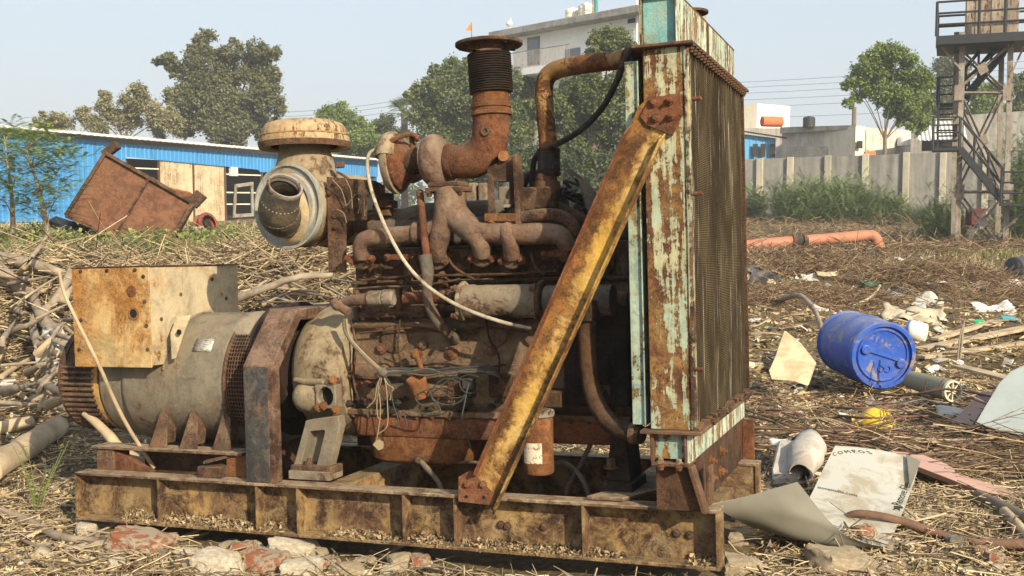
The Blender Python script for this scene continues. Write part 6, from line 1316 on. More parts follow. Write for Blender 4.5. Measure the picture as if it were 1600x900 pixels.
m = MB(); m.obox(F_+axd*-.022, u*.15-w*.05, (u*.02+w*.05).normalized()*.006, axd*.006); m.build('moulded_rib', M['drumblue'], dr)
for k in (-1,1): MB().lathe([(-.03,.028),(-.019,.028),(-.019,.018),(-.03,.018)], F_+u*(.02+k*.024)-w*.10, axd, 20, caps=False).build('moulded_ring', M['drumblue'], dr)

# ---- sheets, crumpled film, slabs
def sheetmat(name, c, dirt=(.25,.19,.12), amt=.4, rough=.6, sc=6): 
    s = NT(name); col = s.mix(s.ramp(s.noise(sc,8,.7,.6), [(.62-amt*.3,0.0),(.75-amt*.2,.85)]), c, dirt); return s.fin(col, rough, s.noise(sc*4,6,.6,.5), .3, .006, .3)
def crumple(name, label, cat, px, py, w, h, mat, amp=.06, tilt=(0,0,0), n=14, lift=.03, seed=0, solid=.003, group=None, d=None):
    base = Wt(px,py,lift) if d is None else W(px,py,d); rows = []
    for i in range(n+1):
        r_ = []
        for j in range(n+1):
            x, y = (j/n-.5)*w, (i/n-.5)*h; q = Vector((x*3+seed*7.7, y*3, seed)); nn = mnoise.noise_vector(q*1.6)+mnoise.noise_vector(q*4)*.4
            ed = 1+.16*mnoise.noise(Vector((i*.8+seed, j*.8, 4)))
            r_.append(Vector((x*ed+nn.x*amp*.5, y*ed+nn.y*amp*.5, nn.z*amp)))
        rows.append(r_)
    o = MB().grid(rows).build(name, mat, None, smooth=50, solid=solid); o.location = base; o.rotation_euler = tuple(R(a) for a in tilt); return tag(o, label, cat, group)
WH = sheetmat('white_film', (.66,.64,.60)); GF = sheetmat('grey_film', (.40,.39,.36)); TF = sheetmat('tan_sacking', (.44,.38,.28)); GR = sheetmat('green_film', (.02,.11,.07), amt=.2); DK = sheetmat('dark_cloth', (.05,.052,.06)); PW = sheetmat('pale_board', (.46,.39,.26), (.28,.20,.12), .7, .85)
crumple('plastic_bag', 'crumpled white plastic bag on the twigs between the brush heap and blue drum', 'bag', 1298,468,.20,.28,WH,.10,(55,10,30),seed=1)
crumple('green_bag', 'dark green crumpled plastic piece on the brown brush', 'plastic', 1362,442,.30,.16,GR,.09,(20,0,10),seed=2,lift=.08)
crumple('film_strip', 'long white film strip with a curled end in the middle distance', 'film', 1500,446,.85,.10,WH,.09,(12,8,-10),seed=3,lift=.06)
crumple('film_strip', 'white film scrap at the right photo edge behind the long film strip', 'film', 1565,444,.7,.14,WH,.07,(10,0,-8),seed=4,lift=.05)
crumple('film_sheet', 'white crumpled film sheet right of the wooden planks', 'film', 1550,482,.45,.22,WH,.10,(25,0,0),seed=5,lift=.05)
crumple('tan_sacking', 'tan crumpled sacking behind the blue drum', 'sacking', 1425,492,.55,.35,TF,.12,(25,5,-20),seed=6,lift=.05)
crumple('tan_sacking', 'grey brown sacking left of the planks', 'sacking', 1465,470,.4,.25,GF,.10,(20,5,10),seed=7,lift=.05)
crumple('dark_cloth', 'dark blue grey cloth bundle beside the radiator', 'cloth', 1190,440,.42,.42,DK,.20,(55,10,20),seed=8,lift=.12)
crumple('grey_board', 'bent grey board leaning on the brush beside the radiator', 'board', 1243,412,.55,.28,GF,.10,(50,25,20),seed=9,lift=.12)
crumple('grey_board', 'small grey board right of the bent grey board', 'board', 1265,432,.30,.14,GF,.05,(35,0,30),seed=10,lift=.08)
crumple('tan_board', 'tan rough board in front of the dark cloth bundle', 'board', 1212,448,.30,.2,TF,.06,(55,15,-20),seed=11,lift=.1)
crumple('tan_board', 'pale yellow paper scrap on the brown brush', 'paper', 1292,428,.3,.12,PW,.05,(30,0,0),seed=12,lift=.08)
crumple('plastic_bag', 'clear greenish plastic bag near the back of the rubbish field', 'bag', 1496,436,.30,.16,GF,.09,(20,0,0),seed=13,lift=.08)
crumple('grey_film', 'grey sheet scrap lying among planks and drum end', 'sheet', 1215,555,.25,.15,GF,.05,(10,0,0),seed=14) if 0 else None
crumple('green_scrap', 'small bright green plastic scrap near the planks', 'plastic', 1532,503,.11,.07,sheetmat('bright_green',(.03,.30,.12),amt=.1),.04,(30,0,0),seed=15)
crumple('teal_scrap', 'small teal plastic scrap at the right photo edge', 'plastic', 1578,498,.20,.08,sheetmat('teal_film',(.06,.25,.30),amt=.1),.04,(20,0,0),seed=16)
crumple('plastic_bag', 'white crumpled bag left of the terminal box', 'bag', 112,560,.45,.40,WH if 0 else GF,.18,(60,0,20),seed=17,lift=.1)
crumple('paper_scrap', 'white paper scrap on the litter at the lower left', 'paper', 62,872,.14,.09,WH,.05,(15,0,30),seed=18,lift=.01)
crumple('film_sheet', 'pale crumpled sheet in the weeds right of the hopper', 'film', 370,395,.5,.3,TF,.15,(40,0,0),seed=19,lift=.05)
crumple('grey_film', 'thin grey board lying under the wheeled tube', 'board', 1440,630,.42,.08,GF,.02,(8,0,-4),seed=20)
crumple('grey_film', 'crumpled foil scrap left of the leaning grey panel', 'foil', 1488,648,.20,.12,GF,.05,(20,0,-20),seed=21)
p = Wt(1580,425); o = MB().lathe([(-.2,.15),(-.18,.19),(.2,.2),(.22,.12)], (0,0,0), (1,.5,0), 18).build('grey_hood', DK, None, smooth=50); o.location = W(1596,420,17); tag(o, 'grey rounded hood at the right photo edge near the tower', 'hood')
# stone slab shard
def slab(name, label, cat, pts, depth, off, mat, wob=.006, bevel=.006):
    P = [W(x,y,dd) for (x,y,dd) in pts]; b = P[0].copy(); o = MB().prism([p-b for p in P], off).build(name, mat, None, bevel=bevel, wob=wob, ws=20); o.location = b; return tag(o, label, cat)
slab('board_shard', 'pale broken board shard standing in the twigs left of the blue drum', 'board', [(1224,517,7.6),(1250,538,7.55),(1274,568,7.4),(1262,603,7.3),(1240,596,7.3),(1205,594,7.3),(1200,578,7.35),(1210,560,7.4)], 0, (.02,.035,.0), PW)
m = MB(); p = Wt(1245,606); o = m.box((-.16,-.05,-.01),(.16,.06,.03)).build('dark_tray', M['oily'], None, bevel=.01, wob=.02, ws=9); o.location = p; tag(o, 'dark flat tray lying under the pale board shard', 'tray')
GP = plain('grey_blue_panel', (.26,.30,.31), rough=.55, c2=(.20,.23,.23), sc=4)
slab('leaning_sheet', 'smooth blue grey panel leaning at the right photo edge', 'panel', [(1524,662,5.9),(1540,635,6.0),(1562,598,6.1),(1580,580,6.15),(1612,566,6.2),(1660,560,6.2),(1670,690,5.8),(1590,680,5.85)], 0, (0,.008,0), GP, wob=.002)
slab('pink_board', 'short dusty pink board behind the leaning grey panel', 'board', [(1488,660,6.3),(1535,612,6.5),(1555,612,6.5),(1520,668,6.2)], 0, (0,.02,0), sheetmat('dusty_pink',(.30,.20,.17)))
PK = sheetmat('faded_pink_plank', (.42,.26,.22), (.36,.27,.19), .5, .8)
slab('pink_plank', 'long faded pink plank lying right of the printed panel', 'plank', [(1391,704,5.3),(1440,708,5.25),(1480,725,5.2),(1500,742,5.1),(1610,772,4.9),(1610,787,4.82),(1520,762,4.88),(1440,731,5.0),(1400,716,5.1)], 0, (0,.03,-.03), PK, wob=.006)
# planks behind the drum
for i, (a, b, w_) in enumerate((((1440,545),(1605,512),.13),((1438,558),(1610,535),.10),((1460,530),(1560,500),.08))):
    p, q = Wt(*a, .05), Wt(*b, .05); o = MB().bar(p-p, q-p, w_, .03).build('plank', M['barkpale'], None, bevel=.004, wob=.01, ws=6); o.location = p
    tag(o, ('widest weathered plank behind the blue drum','front weathered plank right of the blue drum','short back plank behind the white tub')[i], 'plank', 'weathered planks')
p, q = Wt(1520,590,.05), Wt(1600,610,.06)
o = MB().bar((0,0,0), q-p, .10, .02).build('plank', M['barkpale'], None, bevel=.004, wob=.01, ws=6); o.location = W(1495,572,7.0); tag(o, 'splintered pale wood piece above the leaning grey panel', 'plank', 'weathered planks')
tbm = W(1447,520,8.9); tub = empty('white_tub', tbm); tag(tub, 'white plastic tub with blue rim lying right of the drum', 'tub')
MB().lathe([(0,.072),(.10,.085),(.14,.085)], (0,0,0), (-.75,.5,.1), 24, caps=False).build('tub_body', WH, tub, smooth=40, solid=.004); MB().lathe([(0,.0),(.0,.073)], (0,0,0), (-.75,.5,.1), 24, caps=False).build('tub_base', WH, tub); MB().lathe([(.13,.087),(.15,.087)], (0,0,0), (-.75,.5,.1), 24).build('tub_rim', M['drumblue'], tub)
# tube with spoked wheel end
ta, tb_ = W(1425,594,7.35), W(1488,611,6.85); tr_ = empty('wheeled_tube', ta); tag(tr_, 'grey green tube with a pale spoked wheel on its end beside the drum', 'tube')
dv = tb_-ta; tnm = sheetmat('grey_green_wrap', (.22,.21,.15), amt=.3)
MB().tube([Vector(), dv*.4, dv*.97], [.062,.066,.072], 22, sm=3).build('tube_body', tnm, tr_, smooth=60, wob=.003, ws=18)
wc = dv; wa = Vector((.30,-.95,.02)).normalized(); m = MB().lathe([(-.012,.058),(-.012,.070),(.012,.070),(.012,.058)], wc, wa, 32, caps=False).lathe([(-.016,.016),(.016,.016)], wc, wa, 14)
m.lathe([(-.012,.058),(.012,.058)], wc, wa, 32, caps=False)
uu = wa.orthogonal().normalized(); ww = wa.cross(uu)
for i in range(8): v = uu*math.cos(i*math.pi/4)+ww*math.sin(i*math.pi/4); m.bar(wc+v*.012, wc+v*.062, .008, .010, wa)
m.build('spoked_wheel', plain('cream_plastic', (.62,.58,.44), rough=.5), tr_, smooth=30)
# yellow helmet half hidden by twigs
hc = Wt(1368,668,.0)+Vector((0,0,-.06)); hel = empty('safety_helmet', hc); tag(hel, 'yellow safety helmet half buried under brown twigs', 'helmet')
ym_ = sheetmat('yellow_helmet_plastic', (.66,.44,.03), (.30,.22,.10), .45, .45, 9)
hx = Vector((.25,-.35,.9)).normalized()
MB().lathe([(0,.115),(.03,.112),(.07,.095),(.10,.065),(.115,.03),(.118,.0)], (0,0,.06), hx, 32, caps=False).build('shell', ym_, hel, smooth=60, solid=.003)
MB().lathe([(-.002,.108),(-.004,.145),(-.001,.147),(.003,.112)], (0,0,.06), hx, 32, caps=False).build('brim', ym_, hel, smooth=40)
for k in (-.02,0,.02): MB().tube([Vector((k,0,.06))+hx*.085+Vector((0,-.07,.0)), Vector((k,0,.06))+hx*.122, Vector((k,0,.06))+hx*.085+Vector((0,.07,0))], .005, 6).build('ridge', ym_, hel)
# grey cement bag lump
cbp = W(1240,752,5.15); cb_ = empty('cement_sack', cbp); cb_.location.z = float(hgt(cbp.x,cbp.y)); tag(cb_, 'stiff grey cement sack with an open black mouth behind the printed panel', 'sack')
def C_(px,py,d): return W(px,py,d)-cb_.location
SK = sheetmat('hardened_cement_sack', (.42,.39,.35), (.26,.22,.17), .5, .95, 12)
pr1 = MB().prism([C_(1214,690,5.25),C_(1247,688,5.3),C_(1262,722,5.1),C_(1252,748,5.0),C_(1207,758,5.0),C_(1206,735,5.1)], (.05,.16,-.02)); pr1.build('sack_flap', SK, cb_, bevel=.012, wob=.015, ws=14)
MB().tube([C_(1250,740,5.0),C_(1258,715,5.15),C_(1262,698,5.4)], [.05,.085,.085], 24, caps=False, sm=4).build('sack_body', SK, cb_, smooth=60, wob=.02, ws=12, solid=.006)
MB().lathe([(0,.078),(.004,.0)], C_(1257,700,5.28), (-.1,-.75,.65), 20, caps=False).build('sack_mouth', M['black'], cb_)
crumple('white_rag', 'white crumpled rag on top of the cement sack', 'rag', 1235,690,.22,.1,WH,.06,(20,0,0),seed=24,d=5.35)
o = MB().lathe([(0,.03),(.22,.034)], (0,0,0), (.8,.5,.1), 14).build('pipe_scrap', M['greysteel'], None); o.location = W(1188,768,4.9); tag(o, 'short grey pipe piece beside the skid end', 'pipe')

# ---- printed panel, curled over itself
rows_px = [[(1305,697,4.86),(1345,700,4.85),(1395,708,4.82),(1437,722,4.78)],
           [(1284,738,4.68),(1330,742,4.66),(1382,750,4.63),(1426,760,4.60)],
           [(1262,782,4.46),(1312,788,4.44),(1366,796,4.41),(1410,802,4.38)],
           [(1228,818,4.24),(1280,832,4.18),(1335,842,4.16),(1390,846,4.14)],
           [(1185,826,4.14),(1240,842,4.02),(1300,852,3.99),(1372,854,4.02)],
           [(1145,808,4.06),(1195,806,4.02),(1250,810,3.98),(1312,830,3.96)],
           [(1112,788,4.04),(1160,777,4.04),(1203,765,4.04),(1246,753,4.04)]]
pb_ = W(1250,850,4.4); pan_ = empty('printed_sheet', pb_); pan_.location.z = float(hgt(pb_.x,pb_.y)); tag(pan_, 'curled pale composite panel with printed film, its grey underside rolled forward', 'panel')
PP = [[W(t[0],t[1],t[2]*.972)-pan_.location for t in r] for r in rows_px]
def crv(P, t):
    n = len(P)-1; i = min(int(t*n), n-1); f = t*n-i; a, b, c, d = P[max(i-1,0)], P[i], P[i+1], P[min(i+2,n)]
    return .5*((2*b)+(c-a)*f+(2*a-5*b+4*c-d)*f*f+(3*b-a-3*c+d)*f**3)
def surf(u, v): return crv([crv(r, u) for r in PP], v)       # u left to right, v from the far top edge round the curl
def snorm(u, v):
    e = .01; a = surf(min(u+e,1),v)-surf(max(u-e,0),v); b = surf(u,min(v+e,1))-surf(u,max(v-e,0)); return a.cross(b).normalized()
flip = 1 if snorm(.5,.2).z > 0 else -1
NU, NV = 24, 48
Gd = [[(surf(i/NU,j/NV), snorm(i/NU,j/NV)*flip) for i in range(NU+1)] for j in range(NV+1)]
s = NT('printed_film'); st1 = s.noise(7,8,.7,.8); st2 = s.noise(16,8,.75,1.0,s.mp(loc=(2,1,0)))
col = s.mix(s.ramp(st1, [(.48,0.0),(.60,.85)]), (.40,.40,.36), (.29,.25,.17)); col = s.mix(s.ramp(st2, [(.60,0.0),(.70,.75)]), col, (.25,.19,.11)); M['film'] = s.fin(col, .45, st2, .08, .003, .4)
M['panelback'] = plain('panel_underside', (.175,.165,.13), rough=.55, c2=(.14,.13,.105), sc=5, bs=.08)
MB().grid([[p+n*.0025 for p,n in r] for r in Gd]).build('printed_face', M['film'], pan_, smooth=60)
MB().grid([[p-n*.0015 for p,n in r] for r in Gd]).build('grey_back', M['panelback'], pan_, smooth=60)
m = MB(); m.add([surf(.86,.0), surf(1,.0), surf(1,.14), surf(.90,.12)+Vector((0,-.01,.012))], [(0,1,2,3)])
mm = [p+Vector((0,-.012,.012)) for p in (surf(.80,.0), surf(1,.02), surf(.955,.20))]; MB().prism(mm, (0,-.004,.003)).build('folded_corner', M['panelback'], pan_)
M['ink'] = plain('black_ink', (.03,.03,.03))
def text_on(txt, uv0, uv1, size, arc=0, sp_=1.0):
    cu_ = bpy.data.curves.new('lettering', 'FONT'); cu_.body = txt; cu_.size = 1; cu_.space_character = sp_; cu_.resolution_u = 2
    ob = bpy.data.objects.new('lettering', cu_); S.collection.objects.link(ob); dg = bpy.context.evaluated_depsgraph_get(); me = bpy.data.meshes.new_from_object(ob.evaluated_get(dg))
    bpy.data.objects.remove(ob); bpy.data.curves.remove(cu_)
    wd = max(v.co.x for v in me.vertices); a, b = Vector(uv0), Vector(uv1); A3, B3 = surf(*a), surf(*b); Lm = (B3-A3).length; sc_ = Lm/wd
    du = (b-a); e = .02
    # direction of "up" for the letters inside the sheet: perpendicular to the baseline in 3d
    g_u = (surf(min(a.x+e,1),a.y)-surf(max(a.x-e,0),a.y))/(2*e); g_v = (surf(a.x,a.y+e)-surf(a.x,max(a.y-e,0)))/(2*e if a.y>=e else e+a.y)
    base = (B3-A3).normalized(); nn = snorm(*a)*flip; upv = nn.cross(base)
    # solve upv = alpha*g_u + beta*g_v
    m11, m12, m22 = g_u.dot(g_u), g_u.dot(g_v), g_v.dot(g_v); r1_, r2_ = upv.dot(g_u), upv.dot(g_v); det = m11*m22-m12*m12; al, be = (r1_*m22-r2_*m12)/det, (r2_*m11-r1_*m12)/det
    for v in me.vertices:
        t = v.co.x/wd; h = v.co.y*sc_*size+arc*4*t*(1-t); q = a+du*t+Vector((al,be))*h; qx, qy = min(max(q.x,0),1), min(max(q.y,0),1); v.co = surf(qx,qy)+snorm(qx,qy)*flip*.0045
    me.materials.append(M['ink']); o = bpy.data.objects.new('lettering', me); S.collection.objects.link(o); o.parent = pan_; return o
text_on('COMPOS', (.07,.080), (.48,.045), 1.0, arc=.012, sp_=1.5)
text_on('stoneindia.com', (.05,.262), (.46,.285), 1.15)
text_on('Remove Film', (.93,.30), (.96,.16), 1.1)
for a, b, c_x in ((.905,.315,0),): 
    m = MB(); e0 = surf(a,b)+snorm(a,b)*flip*.0045; ua = (surf(a+.03,b)-surf(a-.03,b)).normalized(); va = (surf(a,b+.02)-surf(a,b-.02)).normalized()
    m.add([e0-ua*.02-va*.02, e0+ua*.012-va*.025, e0+ua*.02-va*.008, e0+ua*.006-va*.002, e0+ua*.012+va*.02, e0-ua*.002+va*.006, e0-ua*.018+va*.022, e0-ua*.014-va*.0], [tuple(range(8))]); m.build('emblem', M['ink'], pan_)

# small plastic and paper scraps strewn over the rubbish field
SC = [('white',WH),('grey',GF),('tan',TF),('dark',DK),('pale',sheetmat('pale_plastic',(.5,.5,.47),amt=.6)),('bluish',sheetmat('bluish_plastic',(.16,.24,.32),amt=.5))]
scraps = []
for i in range(110):
    px = rnd.uniform(1175,1595); py = 400+250*rnd.random()**1.1; nm_, mt_ = SC[(0,1,2,0,3,4,1,5,2,4)[i%10]]
    if 1265<px<1445 and 490<py<610: px = rnd.uniform(1180,1262)
    dd = Wt(px,py).y; w_ = rnd.uniform(8,26)*dd/FPX; o = crumple('plastic_scrap', 'x', 'plastic scrap', px, py, w_, w_*rnd.uniform(.35,.9), mt_, w_*.28, (rnd.uniform(0,45),rnd.uniform(-20,20),rnd.uniform(-90,90)), n=7, lift=.03, seed=30+i, group='plastic and paper scraps on the rubbish field'); scraps.append((px/1600+i*1e-6, nm_, o))
for i in range(26):
    px = rnd.uniform(5,120) if i%3 else rnd.uniform(375,520); py = rnd.uniform(430,640) if px<130 else rnd.uniform(380,470); nm_, mt_ = SC[(0,4,2)[i%3]]; dd = Wt(px,py).y; w_ = rnd.uniform(10,26)*dd/FPX
    o = crumple('plastic_scrap', 'x', 'plastic scrap', px, py, w_, w_*.7, mt_, w_*.3, (rnd.uniform(0,45),0,rnd.uniform(-90,90)), n=7, lift=.06, seed=130+i, group='scraps caught in the brush heaps'); scraps.append((px/1600-5, nm_, o))
# ---- rocks and bricks
def rockmat(name, a, b, c=None, sc=5): 
    s = NT(name); n = s.noise(sc,9,.72,.4); col = s.mix(s.ramp(n, [(.40,0.0),(.58,1.0)]), a, b)
    if c: col = s.mix(s.ramp(s.noise(1.5,7,.65,.6,s.mp(loc=(4,4,4))), [(.47,0.0),(.51,.95)]), col, c)
    return s.fin(col, .95, s.noise(sc*7,8,.75), .9, .012, .15)
M['stone'] = rockmat('pale_rubble_stone', (.54,.45,.32), (.38,.30,.20)); M['stone2'] = rockmat('whitish_rubble', (.74,.67,.54), (.54,.45,.32)); M['brick'] = rockmat('mortared_brick', (.42,.15,.08), (.36,.17,.10), (.50,.42,.31), 9); M['stonegrey'] = rockmat('grey_rubble', (.30,.26,.21), (.20,.17,.135))
def rock(label, px, py, w, h, mat, cat='rock', name='rubble_stone', box=.5, seed=0, group=None, dp=None, rot=None, lift=.0):
    bm = bmesh.new(); bmesh.ops.create_icosphere(bm, subdivisions=4, radius=1)
    for v in bm.verts:
        p = v.co.copy(); mx_ = max(abs(p.x),abs(p.y),abs(p.z)); p = p.lerp(p/mx_, box); q = p*1.3+Vector((seed*3.3,seed,0))
        p += Vector(mnoise.noise_vector(q))*.22+Vector(mnoise.noise_vector(q*3))*.08+Vector(mnoise.noise_vector(q*8))*.025
        v.co = p
    me = bpy.data.meshes.new(name); bm.to_mesh(me); bm.free(); me.polygons.foreach_set('use_smooth',[True]*len(me.polygons)); me.set_sharp_from_angle(angle=R(35)); me.materials.append(mat)
    o = bpy.data.objects.new(name, me); S.collection.objects.link(o); b = Wt(px, py+4)
    sx = w/2*b.y/FPX; sz = h/2*b.y/FPX*1.05; o.scale = (sx, (dp or (sx+sz)/2), sz); o.location = (b.x, b.y+(dp or (sx+sz)/2)*.6, b.z+sz*.55+lift); o.rotation_euler = rot or (rnd.uniform(-.15,.15),rnd.uniform(-.15,.15),rnd.uniform(-.5,.5)); return tag(o, label, cat, group)
rocks = [
 ('red and white mortared brick lump under the left part of the skid',212,866,95,42,'brick','brick','brick_lump'),('pale flat stone standing under the middle of the skid edge',455,876,84,44,'stone2','rock','rubble_stone'),
 ('small reddish brick piece left of the pale flat stone',378,872,42,34,'brick','brick','brick_lump'),('large pale rounded stone at the bottom left of centre',335,900,80,46,'stone2','rock','rubble_stone'),
 ('broken brick with white mortar at the bottom edge near the centre left',415,898,70,44,'brick','brick','brick_lump'),('small white stone under the left end of the skid',132,832,34,22,'stone2','rock','rubble_stone'),
 ('pale stone at the bottom edge right of the mortared brick',470,902,70,36,'stone2','rock','rubble_stone'),('long pale block at the bottom edge right of the skid',1320,898,108,46,'stone','rock','rubble_stone'),
 ('pale stone against the right end of the skid bottom',1160,902,64,40,'stone','rock','rubble_stone'),('tan chunk beside the right skid end',1150,848,26,22,'stone','rock','rubble_stone'),
 ('grey stone in the shade left of the alternator cowl',90,640,44,28,'stonegrey','rock','rubble_stone'),('pinkish stone behind the short logs on the left',60,628,36,18,'stone','rock','rubble_stone'),
 ('flat stone at the bottom edge below the skid middle',540,903,60,26,'stone','rock','rubble_stone'),('small pale stone below the skid right of the long crack',610,896,34,18,'stone2','rock','rubble_stone'),
 ('grey stone near the lower right corner',1495,850,34,22,'stonegrey','rock','rubble_stone'),('small tan stone right of the printed panel',1460,812,30,16,'stone','rock','rubble_stone'),
 ('tiny red brick shard in the lower right corner',1560,884,34,26,'brick','brick','brick_shard'),('round stone between the sack and the far skid end',1180,735,30,16,'stonegrey','rock','rubble_stone'),
 ('pale stone half under the skid below the second stiffener',262,846,30,16,'stone2','rock','rubble_stone')]
for i, (lab,px,py,w,h,mk,cat,nm) in enumerate(rocks): rock(lab,px,py,w,h,M[mk],cat,nm,seed=i+1,box=.75 if mk=='brick' else .5, group='loose rubble stones' if mk!='brick' else 'broken brick lumps')
more = []
for i in range(64):
    px = rnd.uniform(130,690) if i%4 else rnd.uniform(1140,1590); lo_ = 828+(px-120)*.085 if px<1130 else 800
    py = rnd.uniform(lo_+6, 896); w = rnd.uniform(12,40); mk = ('stone2','stone','brick','stone2','stone')[i%5]
    more.append((px, mk, rock('x', px, py, w, w*rnd.uniform(.5,.75), M[mk], 'rock' if mk!='brick' else 'brick', 'rubble_stone' if mk!='brick' else 'brick_lump', seed=40+i, box=.55, group='small rubble around the skid')))
# crumbled stones scattered below the skid, too many small ones to count
def stonefield(name, n, x0, x1, y0, y1, lo, hi, mat):
    V = []; Fx = []; bm = bmesh.new(); bmesh.ops.create_icosphere(bm, subdivisions=1, radius=1); bv = np.array([v.co[:] for v in bm.verts]); bf = np.array([[v.index for v in f.verts] for f in bm.faces]); bm.free()
    px = x0+(x1-x0)*rs.rand(n); 
    X = x0+(x1-x0)*rs.rand(n); Y = y0+(y1-y0)*rs.rand(n); k = outside_gen(X,Y); X, Y = X[k], Y[k]; n = len(X); sz = lo+(hi-lo)*rs.rand(n)**3
    V = bv[None]*(.6+.7*rs.rand(n,len(bv),1))*sz[:,None,None]*np.stack([.8+.6*rs.rand(n),.8+.6*rs.rand(n),.5+.4*rs.rand(n)],-1)[:,None]+np.stack([X,Y,hgt(X,Y)+sz*.2],-1)[:,None]
    return tag(npmesh(name, V.reshape(-1,3), ((np.arange(n)*len(bv))[:,None,None]+bf[None]).reshape(-1,3), mat), kind='stuff')
stonefield('stone_chips', 420, -1.9, .9, 3.0, 4.6, .008, .045, M['chips']); stonefield('stone_chips', 300, .6, 3.2, 3.2, 5.2, .006, .035, M['chips'])
# ---- branches and logs one can tell apart
def branch(label, pts, r0, r1, mat, lift=.03, cat='branch', name='branch', group='cut branches lying around', twg=0, caps=True, d=None):
    P = [Wt(p[0],p[1],p[2] if len(p)>2 else lift) if d is None else W(p[0],p[1],d[i] if isinstance(d,(list,tuple)) else d) for i,p in enumerate(pts)]
    b = P[0].copy(); n = len(P); rr_ = [r0+(r1-r0)*i/(n-1) for i in range(n)]; m = MB().tube([p-b for p in P], rr_, 10, sm=4)
    o = m.build(name, mat, None, smooth=60, wob=min(r0,.03)*.35, ws=14); o.location = b; tag(o, label, cat, group)
    if twg:
        for i in range(twg):
            t = rnd.uniform(.1,.95); k = min(int(t*(n-1)), n-2); q = (P[k]-b).lerp(P[k+1]-b, t*(n-1)-k); e = q+Vector((rnd.uniform(-.2,.2),rnd.uniform(-.1,.1),rnd.uniform(.0,.12)))
            MB().tube([q, q.lerp(e,.5)+Vector((0,0,.015)), e], [r1*.7,r1*.5,r1*.25], 5).build('twig', mat, o)
    return o
BG, BP, BR = M['barkgrey'], M['barkpale'], M['barkred']
branch('thick grey log with a cut end at the left photo edge', [(-20,735),(40,700),(92,666)], .075,.062, BP, .07, 'log', 'log', 'short logs on the left')
branch('short pale log above the thick grey log at the left edge', [(-20,672),(20,665),(48,659)], .042,.038, BP, .05, 'log', 'log', 'short logs on the left')
branch('long dark thin branch crossing the left side at the height of the logs', [(-10,628,.12),(60,634,.12),(130,645,.1)], .016,.010, BG)
branch('pale peeled stick leaning from the ground onto the skid left end', [(132,645),(165,675),(200,710),(262,738)], .018,.026, BP, d=[4.75,4.7,4.65,4.6])
branch('thin curved tan stem rising in front of the terminal box', [(92,425),(105,470),(150,560),(190,650),(240,730)], .006,.009, BP, d=[4.2,4.15,4.2,4.35,4.5])
branch('grey curved branch at the bottom left', [(0,800),(40,812),(90,838),(150,845)], .022,.016, BG, .02)
branch('grey forked branch lying at the bottom left corner', [(100,862),(170,850),(245,862),(262,880)], .018,.022, BG, .02)
branch('stubby grey branch at the bottom left of the mortared brick', [(150,878),(200,868),(250,862)], .014,.018, BG, .02)
branch('thick grey dead branch running across the upper left brush', [(-10,402,.42),(50,412,.42),(112,434,.36)], .060,.035, BG)
branch('grey trunk piece leaning out of the upper left brush', [(-8,418,.42),(22,442,.38),(50,468,.26)], .075,.05, BG)
branch('curved grey branch in the middle of the left brush heap', [(112,425,.40),(86,470,.36),(52,500,.30),(60,540,.2)], .04,.03, BG)
branch('grey branch standing on end in the left brush heap', [(85,525,.26),(62,490,.34),(48,455,.42)], .045,.035, BG)
branch('straight pale stick in the left brush pointing up right', [(0,560,.08),(30,535,.1),(60,505,.14)], .018,.012, BP)
branch('pale split stick beside the terminal box', [(60,480,.3),(95,525,.26),(125,580,.2)], .022,.016, BG)
branch('long diagonal stick low in the left brush', [(0,590,.06),(50,560,.08),(110,545,.1)], .02,.012, BP)
for i in range(48):
    x = rnd.uniform(-10,115); y = rnd.uniform(400,640); a = rnd.uniform(-1.2,.8); l = rnd.uniform(35,120)
    branch('weathered stick in the tangled brush heap left of the terminal box', [(x,y,.2+.12*(i%3)),(x+l*.5*math.cos(a)+rnd.uniform(-5,5),y+l*.5*math.sin(a)*.8,.28+.12*(i%3)),(x+l*math.cos(a),y+l*math.sin(a)*.8,.2+.12*(i%2))], rnd.uniform(.010,.036),.005, (BG,BP)[i%2], name='brush_stick', group='sticks in the left brush heap', cat='stick')
branch('long pale forked branch in the brush behind the alternator', [(360,470,.4),(430,445,.5),(470,432,.55),(520,430,.5)], .035,.022, BG, twg=3)
branch('dark knotty branch above the guard arch', [(440,455,.3),(452,440,.3),(470,432,.3)], .03,.022, M['bark'])
for i in range(48):
    x = rnd.uniform(372,530); y = rnd.uniform(352,478); a = rnd.uniform(-1.2,1.2); l = rnd.uniform(35,110)
    branch('thin stick in the brush heap between the alternator and the air cleaner', [(x,y,.3),(x+l*.5*math.cos(a),y+l*.5*math.sin(a)*.7,.33),(x+l*math.cos(a),y+l*math.sin(a)*.7,.3)], rnd.uniform(.006,.018),.004, (BG,BP,BG,M['bark'])[i%4], name='brush_stick', group='sticks in the middle brush heap', cat='stick')
branch('smooth red brown branch with a broken pale end across the printed panel', [(1325,806),(1345,802),(1400,812),(1460,832),(1530,848),(1620,850)], .014,.021, BR, d=[4.22,4.2,4.18,4.15,4.1,4.05])
branch('thin pale stem crossing over the printed panel bottom', [(1320,838),(1375,826),(1440,812),(1478,802)], .005,.004, BP, d=[4.12,4.15,4.2,4.3])
branch('thick grey branch at the lower right edge below the pink plank', [(1530,775,.03),(1570,795,.03),(1620,822,.03)], .03,.03, M['bark'])
branch('pale split wood piece at the lower right edge', [(1570,800,.03),(1610,842,.03)], .024,.02, BP)
branch('upright thin stake standing right of the blue drum', [(1500,560),(1503,530),(1506,500)], .010,.007, BG, d=[7.2,7.2,7.2])
branch('slim upright twig standing beside the thin stake', [(1496,562),(1500,525),(1508,498)], .006,.004, BG, d=[7.15,7.15,7.15])
